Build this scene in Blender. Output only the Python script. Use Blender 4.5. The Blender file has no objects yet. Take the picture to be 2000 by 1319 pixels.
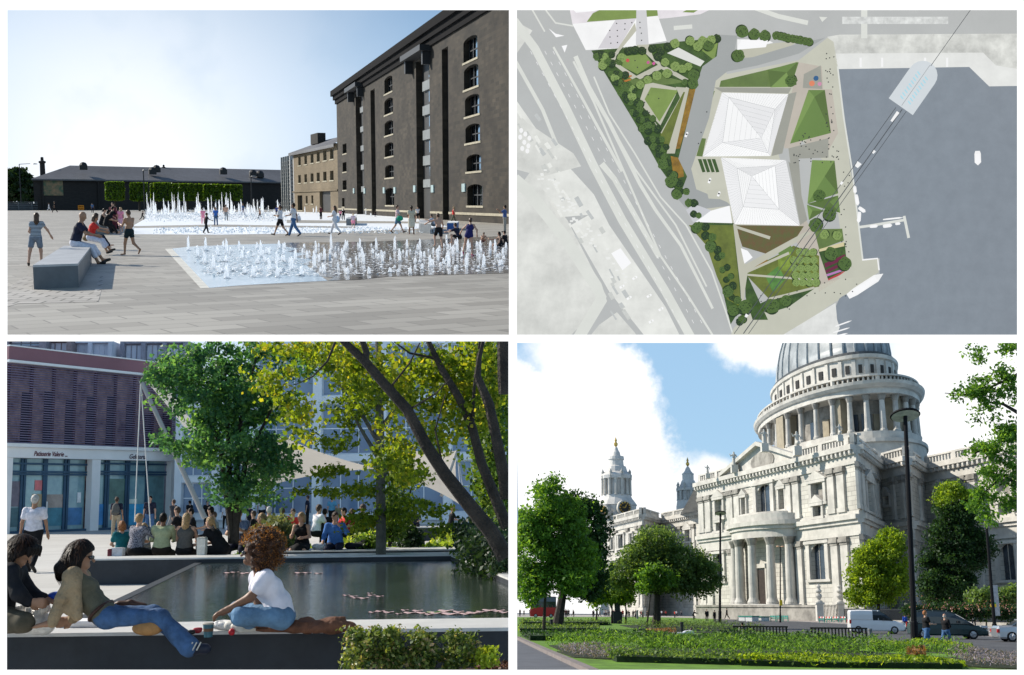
import bpy, math, random
import numpy as np
from mathutils import Matrix, Vector, Euler
R_ = math.radians
F = 2200.0; CX = 1000.0; CY = 659.5
HOR = {1: 396.0, 3: 966.0, 4: 1190.0}
ALPHA = math.atan((HOR[4]-CY)/F)
sc = bpy.context.scene
col = sc.collection
cd = bpy.data.cameras.new('camera'); cam = bpy.data.objects.new('camera', cd); col.objects.link(cam)
cd.sensor_width = 36; cd.lens = 36*F/2000; cd.clip_start = .05; cd.clip_end = 60000
cam.rotation_euler = (math.pi/2+ALPHA, 0, 0); sc.camera = cam
sc.view_settings.view_transform = 'Standard'; sc.view_settings.look = 'None'
sc.view_settings.exposure = 0.4; sc.view_settings.gamma = 1
sc.cycles.max_bounces = 6; sc.cycles.diffuse_bounces = 3; sc.cycles.glossy_bounces = 3
sc.cycles.transmission_bounces = 4; sc.cycles.transparent_max_bounces = 6
sc.cycles.use_denoising = True
SUN_AZ = -73.0; SUN_EL = 35.0        # azimuth measured from straight ahead, negative = to the left
sdir = Vector((math.sin(R_(SUN_AZ))*math.cos(R_(SUN_EL)), math.cos(R_(SUN_AZ))*math.cos(R_(SUN_EL)), math.sin(R_(SUN_EL))))
sl = bpy.data.lights.new('sun', 'SUN'); sl.energy = 5.0; sl.angle = R_(.5); sl.color = (1, .93, .82)
so = bpy.data.objects.new('sun', sl); col.objects.link(so)
so.rotation_euler = sdir.to_track_quat('Z', 'Y').to_euler()
w = bpy.data.worlds.new('World'); sc.world = w; w.use_nodes = True
nt = w.node_tree; nt.nodes.clear()
def N(t, **k):
 n = nt.nodes.new(t)
 for a, b in k.items(): setattr(n, a, b)
 return n
def raydir(px, py):
 v = Vector(((px-CX)/F, 1, (CY-py)/F)).normalized()
 return Matrix.Rotation(ALPHA, 3, 'X') @ v
sky = N('ShaderNodeTexSky'); sky.sky_type = 'NISHITA'; sky.sun_disc = False
sky.sun_elevation = R_(SUN_EL); sky.sun_rotation = R_(SUN_AZ)
sky.air_density = 1.0; sky.dust_density = .3; sky.ozone_density = 2.5
skm = N('ShaderNodeVectorMath', operation='SCALE'); nt.links.new(sky.outputs[0], skm.inputs[0]); skm.inputs['Scale'].default_value = .085
tc = N('ShaderNodeTexCoord'); nz = N('ShaderNodeTexNoise'); nz.inputs['Scale'].default_value = 9; nz.inputs['Detail'].default_value = 8; nz.inputs['Roughness'].default_value = .62
nt.links.new(tc.outputs['Generated'], nz.inputs['Vector'])
def blob(px, py, rdeg, soft, amp):
 c = raydir(px, py)
 d = N('ShaderNodeVectorMath', operation='DISTANCE'); nt.links.new(tc.outputs['Generated'], d.inputs[0]); d.inputs[1].default_value = c
 m = N('ShaderNodeMath', operation='MULTIPLY_ADD'); nt.links.new(nz.outputs['Fac'], m.inputs[0]); m.inputs[1].default_value = -amp; nt.links.new(d.outputs['Value'], m.inputs[2])
 r = N('ShaderNodeMapRange'); r.interpolation_type = 'SMOOTHSTEP'
 rr = 2*math.sin(R_(rdeg)/2) - amp*.5
 nt.links.new(m.outputs[0], r.inputs['Value']); r.inputs['From Min'].default_value = rr-soft; r.inputs['From Max'].default_value = rr+soft
 r.inputs['To Min'].default_value = 1; r.inputs['To Max'].default_value = 0
 return r.outputs['Result']
acc = None
BL = [  # sunlit clouds and bright haze banks low in the sky: (direction through px,py), radius deg, softness, raggedness
 (240, 345, 7.5, .20, .02), (60, 660, 6, .05, .05),
 (1010, 930, 5.9, .012, .16), (1060, 1080, 6.5, .012, .14), (1165, 940, 3.6, .010, .16), (1235, 1010, 2.9, .012, .14), (1330, 985, 1.5, .014, .12), (1150, 760, 2.6, .012, .16), (1090, 690, 1.6, .02, .12),
 (1440, 655, 1.5, .008, .08), (1500, 650, 1.9, .008, .08), (1395, 925, .7, .006, .05),
 (1990, 760, 6.2, .035, .06), (1960, 900, 5.5, .02, .05), (1320,1010,1.0,.01,.08)]
for b in BL:
 o = blob(*b)
 if acc is None: acc = o
 else:
  m = N('ShaderNodeMath', operation='MAXIMUM'); nt.links.new(acc, m.inputs[0]); nt.links.new(o, m.inputs[1]); acc = m.outputs[0]
hz = N('ShaderNodeMix', data_type='RGBA'); sxz = N('ShaderNodeSeparateXYZ'); nt.links.new(tc.outputs['Generated'], sxz.inputs[0]); mrz = N('ShaderNodeMapRange'); nt.links.new(sxz.outputs['Z'], mrz.inputs['Value']); mrz.inputs['From Min'].default_value = .42; mrz.inputs['From Max'].default_value = .62; mrz.inputs['To Min'].default_value = .62; mrz.inputs['To Max'].default_value = 0; nt.links.new(mrz.outputs[0], hz.inputs[0]); nt.links.new(skm.outputs[0], hz.inputs[6]); hz.inputs[7].default_value = (.36, .58, .80, 1)
mx = N('ShaderNodeMix', data_type='RGBA'); nt.links.new(acc, mx.inputs[0]); nt.links.new(hz.outputs[2], mx.inputs[6]); nz2 = N('ShaderNodeTexNoise'); nz2.inputs['Scale'].default_value = 14; nz2.inputs['Detail'].default_value = 6; nt.links.new(tc.outputs['Generated'], nz2.inputs['Vector'])
cr2 = N('ShaderNodeValToRGB'); nt.links.new(nz2.outputs['Fac'], cr2.inputs[0]); cr2.color_ramp.elements[0].position = .36; cr2.color_ramp.elements[1].position = .52; cr2.color_ramp.elements[0].color = (.80, .82, .84, 1); cr2.color_ramp.elements[1].color = (.90, .90, .90, 1)
nt.links.new(cr2.outputs[0], mx.inputs[7])
bg = N('ShaderNodeBackground'); bg.inputs['Strength'].default_value = 1.0
nt.links.new(mx.outputs[2], bg.inputs[0])
wo = N('ShaderNodeOutputWorld'); nt.links.new(bg.outputs[0], wo.inputs[0])
class Panel:
 def __init__(s, i, hor, h, scale, roll=0):
  e = ALPHA + math.atan((CY-hor)/F)
  s.R = Matrix.Rotation(e, 3, 'X') @ Matrix.Rotation(R_(roll), 3, 'Y')
  s.h = h; s.s = scale
  s.M = s.R.to_4x4() @ Matrix.Scale(scale, 4) @ Matrix.Translation((0, 0, -h))
  s.C = Matrix.Rotation(ALPHA, 3, 'X')
  s.Ri = s.R.transposed() @ s.C
 def ray(s, px, py): return s.Ri @ Vector(((px-CX)/F, 1, (CY-py)/F))
 def G(s, px, py, z=0.0):
  r = s.ray(px, py); t = (z-s.h)/r.z
  return Vector((r.x*t, r.y*t, z))
 def D(s, px, py, d):
  r = s.ray(px, py); t = d/r.y
  return Vector((r.x*t, d, s.h+r.z*t))
 def proj(s, p):   # back to photo pixels
  v = s.Ri.transposed() @ (Vector(p)-Vector((0, 0, s.h)))
  return (CX+F*v.x/v.y, CY-F*v.z/v.y)
P1 = Panel(1, HOR[1], 1.6, 90.0)
P3 = Panel(3, HOR[3], 1.65, 1.0, -.7)
P4 = Panel(4, HOR[4], 1.7, 2.5, .5)
PC = Panel(0, CY, 0.0, 1.0)          # camera-level frame, for the white border wall and upright plan
CP = [PC]
BASE = {}
def srgb(h):
 if isinstance(h, str):
  v = [int(h[i:i+2], 16)/255 for i in (0, 2, 4)]
  return tuple(((c+.055)/1.055)**2.4 if c > .04045 else c/12.92 for c in v)
 return tuple(h)
MATS = {}
def mk(name, c, rough=.75, var=.12, scale=4.0, bump=0.0, bscale=None, metal=0.0, spec=.35, emit=0.0, uv=False, c2=None, trans=0.0, coat=0.0, alpha=1.0):
 if name in MATS: return MATS[name]
 m = bpy.data.materials.new(name); m.use_nodes = True; t = m.node_tree; b = t.nodes['Principled BSDF']; L = t.links
 c = srgb(c)
 b.inputs['Roughness'].default_value = rough; b.inputs['Metallic'].default_value = metal
 b.inputs['Specular IOR Level'].default_value = spec; b.inputs['Coat Weight'].default_value = coat
 b.inputs['Transmission Weight'].default_value = trans; b.inputs['Alpha'].default_value = alpha
 tcn = t.nodes.new('ShaderNodeTexCoord'); src = tcn.outputs['UV' if uv else 'Object']
 if var > 0 or c2:
  n = t.nodes.new('ShaderNodeTexNoise'); n.inputs['Scale'].default_value = scale; n.inputs['Detail'].default_value = 5
  n.inputs['Roughness'].default_value = .65
  L.new(src, n.inputs['Vector'])
  r = t.nodes.new('ShaderNodeValToRGB'); L.new(n.outputs['Fac'], r.inputs[0])
  lo = tuple(max(0, x*(1-var*1.6)) for x in c); hi = tuple(min(1, x*(1+var*1.6)) for x in c)
  if c2: lo = c; hi = srgb(c2)
  r.color_ramp.elements[0].position = .34; r.color_ramp.elements[1].position = .66
  r.color_ramp.elements[0].color = (*lo, 1); r.color_ramp.elements[1].color = (*hi, 1)
  L.new(r.outputs[0], b.inputs['Base Color'])
  if emit: L.new(r.outputs[0], b.inputs['Emission Color'])
 else:
  b.inputs['Base Color'].default_value = (*c, 1)
  if emit: b.inputs['Emission Color'].default_value = (*c, 1)
 if emit:
  b.inputs['Emission Strength'].default_value = emit
  for l_ in list(b.inputs['Base Color'].links): L.remove(l_)
  b.inputs['Base Color'].default_value = (.04, .04, .04, 1)
 if bump:
  n2 = t.nodes.new('ShaderNodeTexNoise'); n2.inputs['Scale'].default_value = bscale or scale*6; n2.inputs['Detail'].default_value = 4
  L.new(src, n2.inputs['Vector'])
  bp = t.nodes.new('ShaderNodeBump'); bp.inputs['Strength'].default_value = min(1, bump); bp.inputs['Distance'].default_value = .05
  L.new(n2.outputs['Fac'], bp.inputs['Height']); L.new(bp.outputs[0], b.inputs['Normal'])
 MATS[name] = m; return m
def brick(name, c1, c2, mortar, bw, bh, ms=.01, rough=.85, rot=0, var=.25, vs=.3, bump=.3, off=.5, uvsrc='UV', sq=1.0, spec=.3):
 if name in MATS: return MATS[name]
 m = bpy.data.materials.new(name); m.use_nodes = True; t = m.node_tree; b = t.nodes['Principled BSDF']; L = t.links
 tcn = t.nodes.new('ShaderNodeTexCoord'); mp = t.nodes.new('ShaderNodeMapping'); L.new(tcn.outputs[uvsrc], mp.inputs[0]); mp.inputs['Rotation'].default_value = (0, 0, R_(rot))
 k = t.nodes.new('ShaderNodeTexBrick'); L.new(mp.outputs[0], k.inputs['Vector'])
 k.inputs['Color1'].default_value = (*srgb(c1), 1); k.inputs['Color2'].default_value = (*srgb(c2), 1); k.inputs['Mortar'].default_value = (*srgb(mortar), 1)
 k.inputs['Scale'].default_value = 1; k.inputs['Mortar Size'].default_value = ms; k.inputs['Brick Width'].default_value = bw; k.inputs['Row Height'].default_value = bh
 k.offset = off; k.squash = sq; k.inputs['Bias'].default_value = 0
 n = t.nodes.new('ShaderNodeTexNoise'); n.inputs['Scale'].default_value = vs; n.inputs['Detail'].default_value = 6; L.new(mp.outputs[0], n.inputs['Vector'])
 mr = t.nodes.new('ShaderNodeMapRange'); L.new(n.outputs['Fac'], mr.inputs['Value']); mr.inputs['From Min'].default_value = .3; mr.inputs['From Max'].default_value = .7
 mr.inputs['To Min'].default_value = 1-var; mr.inputs['To Max'].default_value = 1+var
 mm = t.nodes.new('ShaderNodeVectorMath'); mm.operation = 'SCALE'; L.new(k.outputs['Color'], mm.inputs[0]); L.new(mr.outputs[0], mm.inputs['Scale'])
 L.new(mm.outputs[0], b.inputs['Base Color']); b.inputs['Roughness'].default_value = rough; b.inputs['Specular IOR Level'].default_value = spec
 if bump:
  bp = t.nodes.new('ShaderNodeBump'); bp.inputs['Strength'].default_value = bump; bp.inputs['Distance'].default_value = .02; bp.invert = True
  L.new(k.outputs['Fac'], bp.inputs['Height']); L.new(bp.outputs[0], b.inputs['Normal'])
 MATS[name] = m; return m
def leafmat(name, cols, trans=.35, spec=.3):
 if name in MATS: return MATS[name]
 m = bpy.data.materials.new(name); m.use_nodes = True; t = m.node_tree; L = t.links; b = t.nodes['Principled BSDF']; out = t.nodes['Material Output']
 tcn = t.nodes.new('ShaderNodeTexCoord'); sx = t.nodes.new('ShaderNodeSeparateXYZ'); L.new(tcn.outputs['UV'], sx.inputs[0])
 r = t.nodes.new('ShaderNodeValToRGB'); L.new(sx.outputs[0], r.inputs[0]); e = r.color_ramp.elements
 while len(e) < len(cols): e.new(.5)
 for i, c in enumerate(cols): e[i].position = i/(len(cols)-1); e[i].color = (*srgb(c), 1)
 L.new(r.outputs[0], b.inputs['Base Color']); b.inputs['Roughness'].default_value = .5; b.inputs['Specular IOR Level'].default_value = spec
 tr = t.nodes.new('ShaderNodeBsdfTranslucent'); g = t.nodes.new('ShaderNodeVectorMath'); g.operation = 'MULTIPLY'; L.new(r.outputs[0], g.inputs[0]); g.inputs[1].default_value = (1.9, 1.7, .7)
 L.new(g.outputs[0], tr.inputs[0])
 mxn = t.nodes.new('ShaderNodeMixShader'); mxn.inputs[0].default_value = trans; L.new(b.outputs[0], mxn.inputs[1]); L.new(tr.outputs[0], mxn.inputs[2]); L.new(mxn.outputs[0], out.inputs[0])
 MATS[name] = m; return m
def tag(o, label=None, cat=None, group=None, kind=None):
 if label: o['label'] = label
 if cat: o['category'] = cat
 if group: o['group'] = group
 if kind: o['kind'] = kind
 return o
def thing(name, label, cat, base, group=None, rz=0):
 o = bpy.data.objects.new(name, None); col.objects.link(o); o.empty_display_size = .1
 base = Vector(base); o.matrix_basis = CP[0].M @ Matrix.Translation(base) @ Matrix.Rotation(rz, 4, 'Z')
 BASE[o.name] = (base, rz); return tag(o, label, cat, group)
def mesh_obj(name, V, FS, mat, parent=None, base=None, smooth=False, mi=None, uv=None, loose=None):
 """V in place coordinates. FS list of faces or int array (n,k)."""
 V = np.asarray(V, dtype=np.float64).reshape(-1, 3)
 if parent is not None: bs, rz = BASE[parent.name]
 else:
  rz = 0
  bs = Vector(base) if base is not None else Vector((float((V[:, 0].min()+V[:, 0].max())/2), float((V[:, 1].min()+V[:, 1].max())/2), float(V[:, 2].min())))
 VV = V - np.array(bs)
 if rz:
  c, s = math.cos(-rz), math.sin(-rz); VV = np.stack([VV[:, 0]*c-VV[:, 1]*s, VV[:, 0]*s+VV[:, 1]*c, VV[:, 2]], 1)
 me = bpy.data.meshes.new(name)
 if isinstance(FS, np.ndarray):
  n, k = FS.shape; me.vertices.add(len(VV)); me.vertices.foreach_set('co', VV.astype(np.float32).ravel())
  me.loops.add(n*k); me.loops.foreach_set('vertex_index', FS.astype(np.int32).ravel())
  me.polygons.add(n); me.polygons.foreach_set('loop_start', np.arange(0, n*k, k, dtype=np.int32))
  me.update(calc_edges=True)
 else: me.from_pydata([tuple(v) for v in VV], [], FS)
 mats = mat if isinstance(mat, (list, tuple)) else [mat]
 for m in mats: me.materials.append(m)
 if mi is not None: me.polygons.foreach_set('material_index', np.asarray(mi, dtype=np.int32))
 if smooth: me.polygons.foreach_set('use_smooth', np.ones(len(me.polygons), dtype=bool))
 ul = me.uv_layers.new(name='UVMap')
 nl = len(me.loops)
 if uv is not None: ul.data.foreach_set('uv', np.asarray(uv, dtype=np.float32).ravel())
 else:
  li = np.empty(nl, dtype=np.int32); me.loops.foreach_get('vertex_index', li)
  npoly = len(me.polygons); nm = np.empty(npoly*3, dtype=np.float32); me.polygons.foreach_get('normal', nm); nm = nm.reshape(-1, 3)
  lt = np.empty(npoly, dtype=np.int32); me.polygons.foreach_get('loop_total', lt)
  nn = np.repeat(nm, lt, axis=0); p = VV[li]+np.array(bs)
  flat = np.abs(nn[:, 2]) > .75; tx = -nn[:, 1]; ty = nn[:, 0]; ln = np.sqrt(tx*tx+ty*ty)+1e-9
  u = np.where(flat, p[:, 0], (p[:, 0]*tx+p[:, 1]*ty)/ln); v = np.where(flat, p[:, 1], p[:, 2])
  ul.data.foreach_set('uv', np.stack([u, v], 1).astype(np.float32).ravel())
 me.update()
 o = bpy.data.objects.new(name, me); col.objects.link(o)
 if parent is not None: o.parent = parent
 else: o.matrix_basis = CP[0].M @ Matrix.Translation(bs)
 BASE[o.name] = (bs, rz)
 return o
class MB:
 def __init__(s): s.v = []; s.f = []; s.m = []; s.c = 0
 def add(s, vs, fs):
  o = len(s.v); s.v += [tuple(v) for v in vs]
  for f in fs: s.f.append([i+o for i in f]); s.m.append(s.c)
  return s
 def hexa(s, b, t):   # bottom quad, top quad
  return s.add(list(b)+list(t), [(3, 2, 1, 0), (4, 5, 6, 7), (0, 1, 5, 4), (1, 2, 6, 5), (2, 3, 7, 6), (3, 0, 4, 7)])
 def box(s, x0, x1, y0, y1, z0, z1):
  return s.hexa([(x0, y0, z0), (x1, y0, z0), (x1, y1, z0), (x0, y1, z0)], [(x0, y0, z1), (x1, y0, z1), (x1, y1, z1), (x0, y1, z1)])
 def cbox(s, c, sx, sy, sz, rz=0):   # base-centred, rotated about z
  ca, sa = math.cos(rz), math.sin(rz)
  q = [(c[0]+ca*x-sa*y, c[1]+sa*x+ca*y) for x, y in ((-sx/2, -sy/2), (sx/2, -sy/2), (sx/2, sy/2), (-sx/2, sy/2))]
  return s.hexa([(x, y, c[2]) for x, y in q], [(x, y, c[2]+sz) for x, y in q])
 def prism(s, pts, z0, z1):
  n = len(pts); b = [(p[0], p[1], z0) for p in pts]; t = [(p[0], p[1], z1) for p in pts]
  a = sum(pts[i][0]*pts[(i+1) % n][1]-pts[(i+1) % n][0]*pts[i][1] for i in range(n))
  if a < 0: b.reverse(); t.reverse()
  return s.add(b+t, [list(range(n-1, -1, -1)), list(range(n, 2*n))]+[(i, (i+1) % n, (i+1) % n+n, i+n) for i in range(n)])
 def flat(s, pts):
  n = len(pts); a = sum(pts[i][0]*pts[(i+1) % n][1]-pts[(i+1) % n][0]*pts[i][1] for i in range(n))
  pts = list(pts) if a > 0 else list(pts)[::-1]
  return s.add(pts, [list(range(n))])
 def tube(s, pts, rs, n=8, cap=True):
  pts = [Vector(p) for p in pts];
  if not isinstance(rs, (list, tuple)): rs = [rs]*len(pts)
  o = len(s.v); ref = None
  for i, p in enumerate(pts):
   d = (pts[min(i+1, len(pts)-1)]-pts[max(i-1, 0)])
   d = d.normalized() if d.length > 1e-9 else Vector((0, 0, 1))
   if ref is None: ref = Vector((1, 0, 0)) if abs(d.x) < .8 else Vector((0, 1, 0))
   a = (ref-d*ref.dot(d)).normalized(); b = d.cross(a); ref = a
   for j in range(n):
    an = 2*math.pi*j/n; q = p+a*math.cos(an)*rs[i]+b*math.sin(an)*rs[i]; s.v.append(tuple(q))
  for i in range(len(pts)-1):
   for j in range(n):
    j2 = (j+1) % n; s.f.append([o+i*n+j, o+i*n+j2, o+(i+1)*n+j2, o+(i+1)*n+j]); s.m.append(s.c)
  if cap:
   s.f.append([o+j for j in range(n-1, -1, -1)]); s.m.append(s.c)
   e = o+(len(pts)-1)*n; s.f.append([e+j for j in range(n)]); s.m.append(s.c)
  return s
 def lathe(s, c, prof, n=16, sx=1, sy=1, a0=0, a1=2*math.pi, rot=0):
  full = abs(a1-a0-2*math.pi) < 1e-6; k = n if full else n+1; o = len(s.v)
  for r, z in prof:
   for j in range(k):
    a = a0+(a1-a0)*j/n+rot; s.v.append((c[0]+r*math.cos(a)*sx, c[1]+r*math.sin(a)*sy, c[2]+z))
  for i in range(len(prof)-1):
   for j in range(n):
    j2 = (j+1) % k; s.f.append([o+i*k+j, o+i*k+j2, o+(i+1)*k+j2, o+(i+1)*k+j]); s.m.append(s.c)
  if full:
   if prof[0][0] > 1e-6: s.f.append([o+j for j in range(k-1, -1, -1)]); s.m.append(s.c)
   if prof[-1][0] > 1e-6: e = o+(len(prof)-1)*k; s.f.append([e+j for j in range(k)]); s.m.append(s.c)
  return s
 def build(s, name, mat, parent=None, base=None, smooth=False, label=None, cat=None, group=None, kind=None):
  o = mesh_obj(name, s.v, s.f, mat, parent, base, smooth, mi=s.m if isinstance(mat, (list, tuple)) else None)
  return tag(o, label, cat, group, kind)
def copyobj(src, M, label=None):
 """copy a thing, its parts and their sub-parts; the copy stands at matrix M"""
 r = src.copy(); col.objects.link(r); r.matrix_basis = M
 if label: r['label'] = label
 for c in src.children:
  c2 = c.copy(); col.objects.link(c2); c2.parent = r
  for g in c.children:
   g2 = g.copy(); col.objects.link(g2); g2.parent = c2
 return r
class Fac:
 def __init__(s, A, B):
  s.A = Vector((A[0], A[1], 0)); d = Vector((B[0]-A[0], B[1]-A[1], 0)); s.L = d.length; s.u = d.normalized()
  s.n = Vector((s.u.y, -s.u.x, 0))
  if s.n.dot(-s.A) < 0: s.n = -s.n
 def h(s, px, py, o=0):
  P = CP[0]; r = P.ray(px, py); c = Vector((0, 0, P.h)); t = (s.A+s.n*o-c).dot(s.n)/r.dot(s.n); q = c+r*t
  return ((q-s.A).dot(s.u), q.z)
 def pt(s, a, z, o=0): q = s.A+s.u*a+s.n*o; return Vector((q.x, q.y, z))
 def box(s, mb, a0, a1, z0, z1, o0, o1):
  f = s.n.dot(Vector((-s.u.y, s.u.x, 0))) > 0
  q = [(a0, o0), (a1, o0), (a1, o1), (a0, o1)]
  if not f: q.reverse()
  return mb.hexa([s.pt(a, z0, o) for a, o in q], [s.pt(a, z1, o) for a, o in q])
 def poly(s, mb, pts, o0, o1):   # polygon in (s,z), thick from o0 to o1
  n = len(pts); a = sum(pts[i][0]*pts[(i+1) % n][1]-pts[(i+1) % n][0]*pts[i][1] for i in range(n))
  if a < 0: pts = pts[::-1]
  b = [s.pt(p[0], p[1], o0) for p in pts]; t = [s.pt(p[0], p[1], o1) for p in pts]
  return mb.add(b+t, [list(range(n-1, -1, -1)), list(range(n, 2*n))]+[(i, (i+1) % n, (i+1) % n+n, i+n) for i in range(n)])
 def wall(s, mb, a0, a1, z0, z1, holes, th=.4, o=0):
  """wall face with rectangular openings (with reveals)"""
  xs = sorted({a0, a1, *[min(max(h[i], a0), a1) for h in holes for i in (0, 1)]}); zs = sorted({z0, z1, *[min(max(h[i], z0), z1) for h in holes for i in (2, 3)]})
  for i in range(len(xs)-1):
   for j in range(len(zs)-1):
    mxx = (xs[i]+xs[i+1])/2; mz = (zs[j]+zs[j+1])/2
    if any(h[0] < mxx < h[1] and h[2] < mz < h[3] for h in holes): continue
    mb.add([s.pt(xs[i], zs[j], o), s.pt(xs[i+1], zs[j], o), s.pt(xs[i+1], zs[j+1], o), s.pt(xs[i], zs[j+1], o)], [(0, 1, 2, 3)])
  for h in holes:
   c = [(h[0], h[2]), (h[1], h[2]), (h[1], h[3]), (h[0], h[3])]
   for i in range(4):
    p, q = c[i], c[(i+1) % 4]
    mb.add([s.pt(*p, o), s.pt(*q, o), s.pt(*q, o-th), s.pt(*p, o-th)], [(0, 1, 2, 3)])
 def arch(s, mb, a0, a1, zs_, zt, o0, o1, n=6, seg=False):
  """fills the corners above an arched opening between spring zs_ and top zt"""
  m = (a0+a1)/2; r = (a1-a0)/2
  L = [(m-r*math.cos(math.pi/2*i/n), zs_+(zt-zs_)*math.sin(math.pi/2*i/n)) for i in range(n+1)]
  s.poly(mb, L+[(a0, zt)], o0, o1) if True else 0
  s.poly(mb, [(2*m-x, z) for x, z in L]+[(a1, zt)], o0, o1)
def prim_d(p, X, Y, Z):
 if p[0] == 'c':
  a, b, r1, r2 = p[1:5]; ba = (b[0]-a[0], b[1]-a[1], b[2]-a[2]); l2 = ba[0]**2+ba[1]**2+ba[2]**2+1e-9
  px, py, pz = X-a[0], Y-a[1], Z-a[2]; h = np.clip((px*ba[0]+py*ba[1]+pz*ba[2])/l2, 0, 1)
  return np.sqrt((px-ba[0]*h)**2+(py-ba[1]*h)**2+(pz-ba[2]*h)**2)-(r1+(r2-r1)*h)
 c, r, M = p[1:4]
 px, py, pz = X-c[0], Y-c[1], Z-c[2]
 if M is not None: px, py, pz = M[0][0]*px+M[1][0]*py+M[2][0]*pz, M[0][1]*px+M[1][1]*py+M[2][1]*pz, M[0][2]*px+M[1][2]*py+M[2][2]*pz
 k0 = np.sqrt((px/r[0])**2+(py/r[1])**2+(pz/r[2])**2)+1e-9; k1 = np.sqrt((px/r[0]**2)**2+(py/r[1]**2)**2+(pz/r[2]**2)**2)+1e-9
 return k0*(k0-1)/k1
def prim_bb(p):
 if p[0] == 'c':
  a, b = np.array(p[1]), np.array(p[2]); r = max(p[3], p[4]); return np.minimum(a, b)-r, np.maximum(a, b)+r
 r = max(p[2]); c = np.array(p[1]); return c-r, c+r
def sdf_mesh(prims, vox, k=.03, cuts=()):
 prims = [p if p[0] == 'c' else (p+(None,))[:4] for p in prims]
 bb = [prim_bb(p) for p in prims]; lo = np.min([b[0] for b in bb], 0)-2.5*vox; hi = np.max([b[1] for b in bb], 0)+2.5*vox
 n = np.ceil((hi-lo)/vox).astype(int)+1
 ax = [lo[i]+vox*np.arange(n[i]) for i in range(3)]
 D = np.full(tuple(n), 1.0)
 for p, (a, b) in zip(prims, bb):
  i0 = np.maximum(((a-lo-k-2*vox)/vox).astype(int), 0); i1 = np.minimum(((b-lo+k+2*vox)/vox).astype(int)+2, n)
  X, Y, Z = np.meshgrid(ax[0][i0[0]:i1[0]], ax[1][i0[1]:i1[1]], ax[2][i0[2]:i1[2]], indexing='ij', sparse=True)
  d = prim_d(p, X, Y, Z); s = D[i0[0]:i1[0], i0[1]:i1[1], i0[2]:i1[2]]
  h = np.maximum(k-np.abs(s-d), 0)/k; s[...] = np.minimum(s, d)-h*h*k*.25
 if cuts:
  X, Y, Z = np.meshgrid(*ax, indexing='ij', sparse=True)
  for p in cuts:
   if p[0] == 'pl': d = (X-p[1][0])*p[2][0]+(Y-p[1][1])*p[2][1]+(Z-p[1][2])*p[2][2]
   else: d = -prim_d((p+(None,))[:4] if p[0] == 'e' else p, X, Y, Z)
   D = np.maximum(D, d)
 D[0] = D[-1] = 1; D[:, 0] = D[:, -1] = 1; D[:, :, 0] = D[:, :, -1] = 1
 S = D < 0; nx, ny, nz_ = D.shape
 cnt = np.zeros((nx-1, ny-1, nz_-1)); acc = np.zeros((nx-1, ny-1, nz_-1, 3))
 I = np.indices((nx-1, ny-1, nz_-1))
 for axis in range(3):
  for da in (0, 1):
   for db in (0, 1):
    o = [0, 0, 0]; oth = [i for i in range(3) if i != axis]; o[oth[0]] = da; o[oth[1]] = db
    e = list(o); e[axis] = 1
    A = D[o[0]:nx-1+o[0], o[1]:ny-1+o[1], o[2]:nz_-1+o[2]]; B = D[e[0]:nx-1+e[0], e[1]:ny-1+e[1], e[2]:nz_-1+e[2]]
    ch = (A < 0) != (B < 0); t = np.where(ch, A/(A-B+1e-12), 0)
    cnt += ch
    for q in range(3):
     base = o[q]
     acc[..., q] += ch*(base+(t if q == axis else 0))
 m = cnt > 0; idx = -np.ones(m.shape, dtype=np.int64); idx[m] = np.arange(m.sum())
 V = np.stack([I[q][m]+acc[..., q][m]/cnt[m] for q in range(3)], 1)*vox+lo
 fs = []
 for axis in range(3):
  A = np.take(S, np.arange(0, D.shape[axis]-1), axis); B = np.take(S, np.arange(1, D.shape[axis]), axis)
  ch = A != B; ii = np.argwhere(ch); oth = [(axis+1) % 3, (axis+2) % 3]
  ok = (ii[:, oth[0]] > 0) & (ii[:, oth[1]] > 0); ii = ii[ok]
  for q in oth:
   ii = ii[ii[:, q] < m.shape[q]]
  if not len(ii): continue
  def g(d0, d1):
   j = ii.copy(); j[:, oth[0]] -= d0; j[:, oth[1]] -= d1; return idx[j[:, 0], j[:, 1], j[:, 2]]
  q4 = np.stack([g(1, 1), g(0, 1), g(0, 0), g(1, 0)], 1)
  inn = S[ii[:, 0], ii[:, 1], ii[:, 2]]; q4[~inn] = q4[~inn][:, ::-1]
  fs.append(q4)
 return V, np.concatenate(fs)
V3 = Vector
SKIN = mk('skin_light', (.46, .27, .19), .55, .05, 8, spec=.3); SKIND = mk('skin_brown', (.17, .085, .05), .5, .05, 8, spec=.3); SKINM = mk('skin_tan', (.33, .18, .11), .5, .05, 8, spec=.3)
def cl(c, name=None, var=.1, scale=14):
 c = srgb(c); return mk(name or 'cloth_%02x%02x%02x' % tuple(int(min(1, x)*255) for x in c), c, .85, var, scale, bump=.25, bscale=30, spec=.2)
HAIR = {'black': mk('hair_black', (.010, .007, .006), .5, .3, 30, bump=.3, bscale=60, spec=.12), 'brown': mk('hair_brown', (.06, .03, .015), .5, .3, 30, bump=.6, bscale=60),
  'fair': mk('hair_fair', (.36, .22, .10), .5, .25, 30, bump=.6, bscale=60), 'grey': mk('hair_grey', (.5, .48, .45), .55, .2, 30, bump=.6, bscale=60),
  'ginger': mk('hair_ginger', (.34, .13, .045), .6, .35, 40, bump=.8, bscale=60), 'straw': mk('straw', (.6, .5, .32), .8, .1, 30)}
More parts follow.
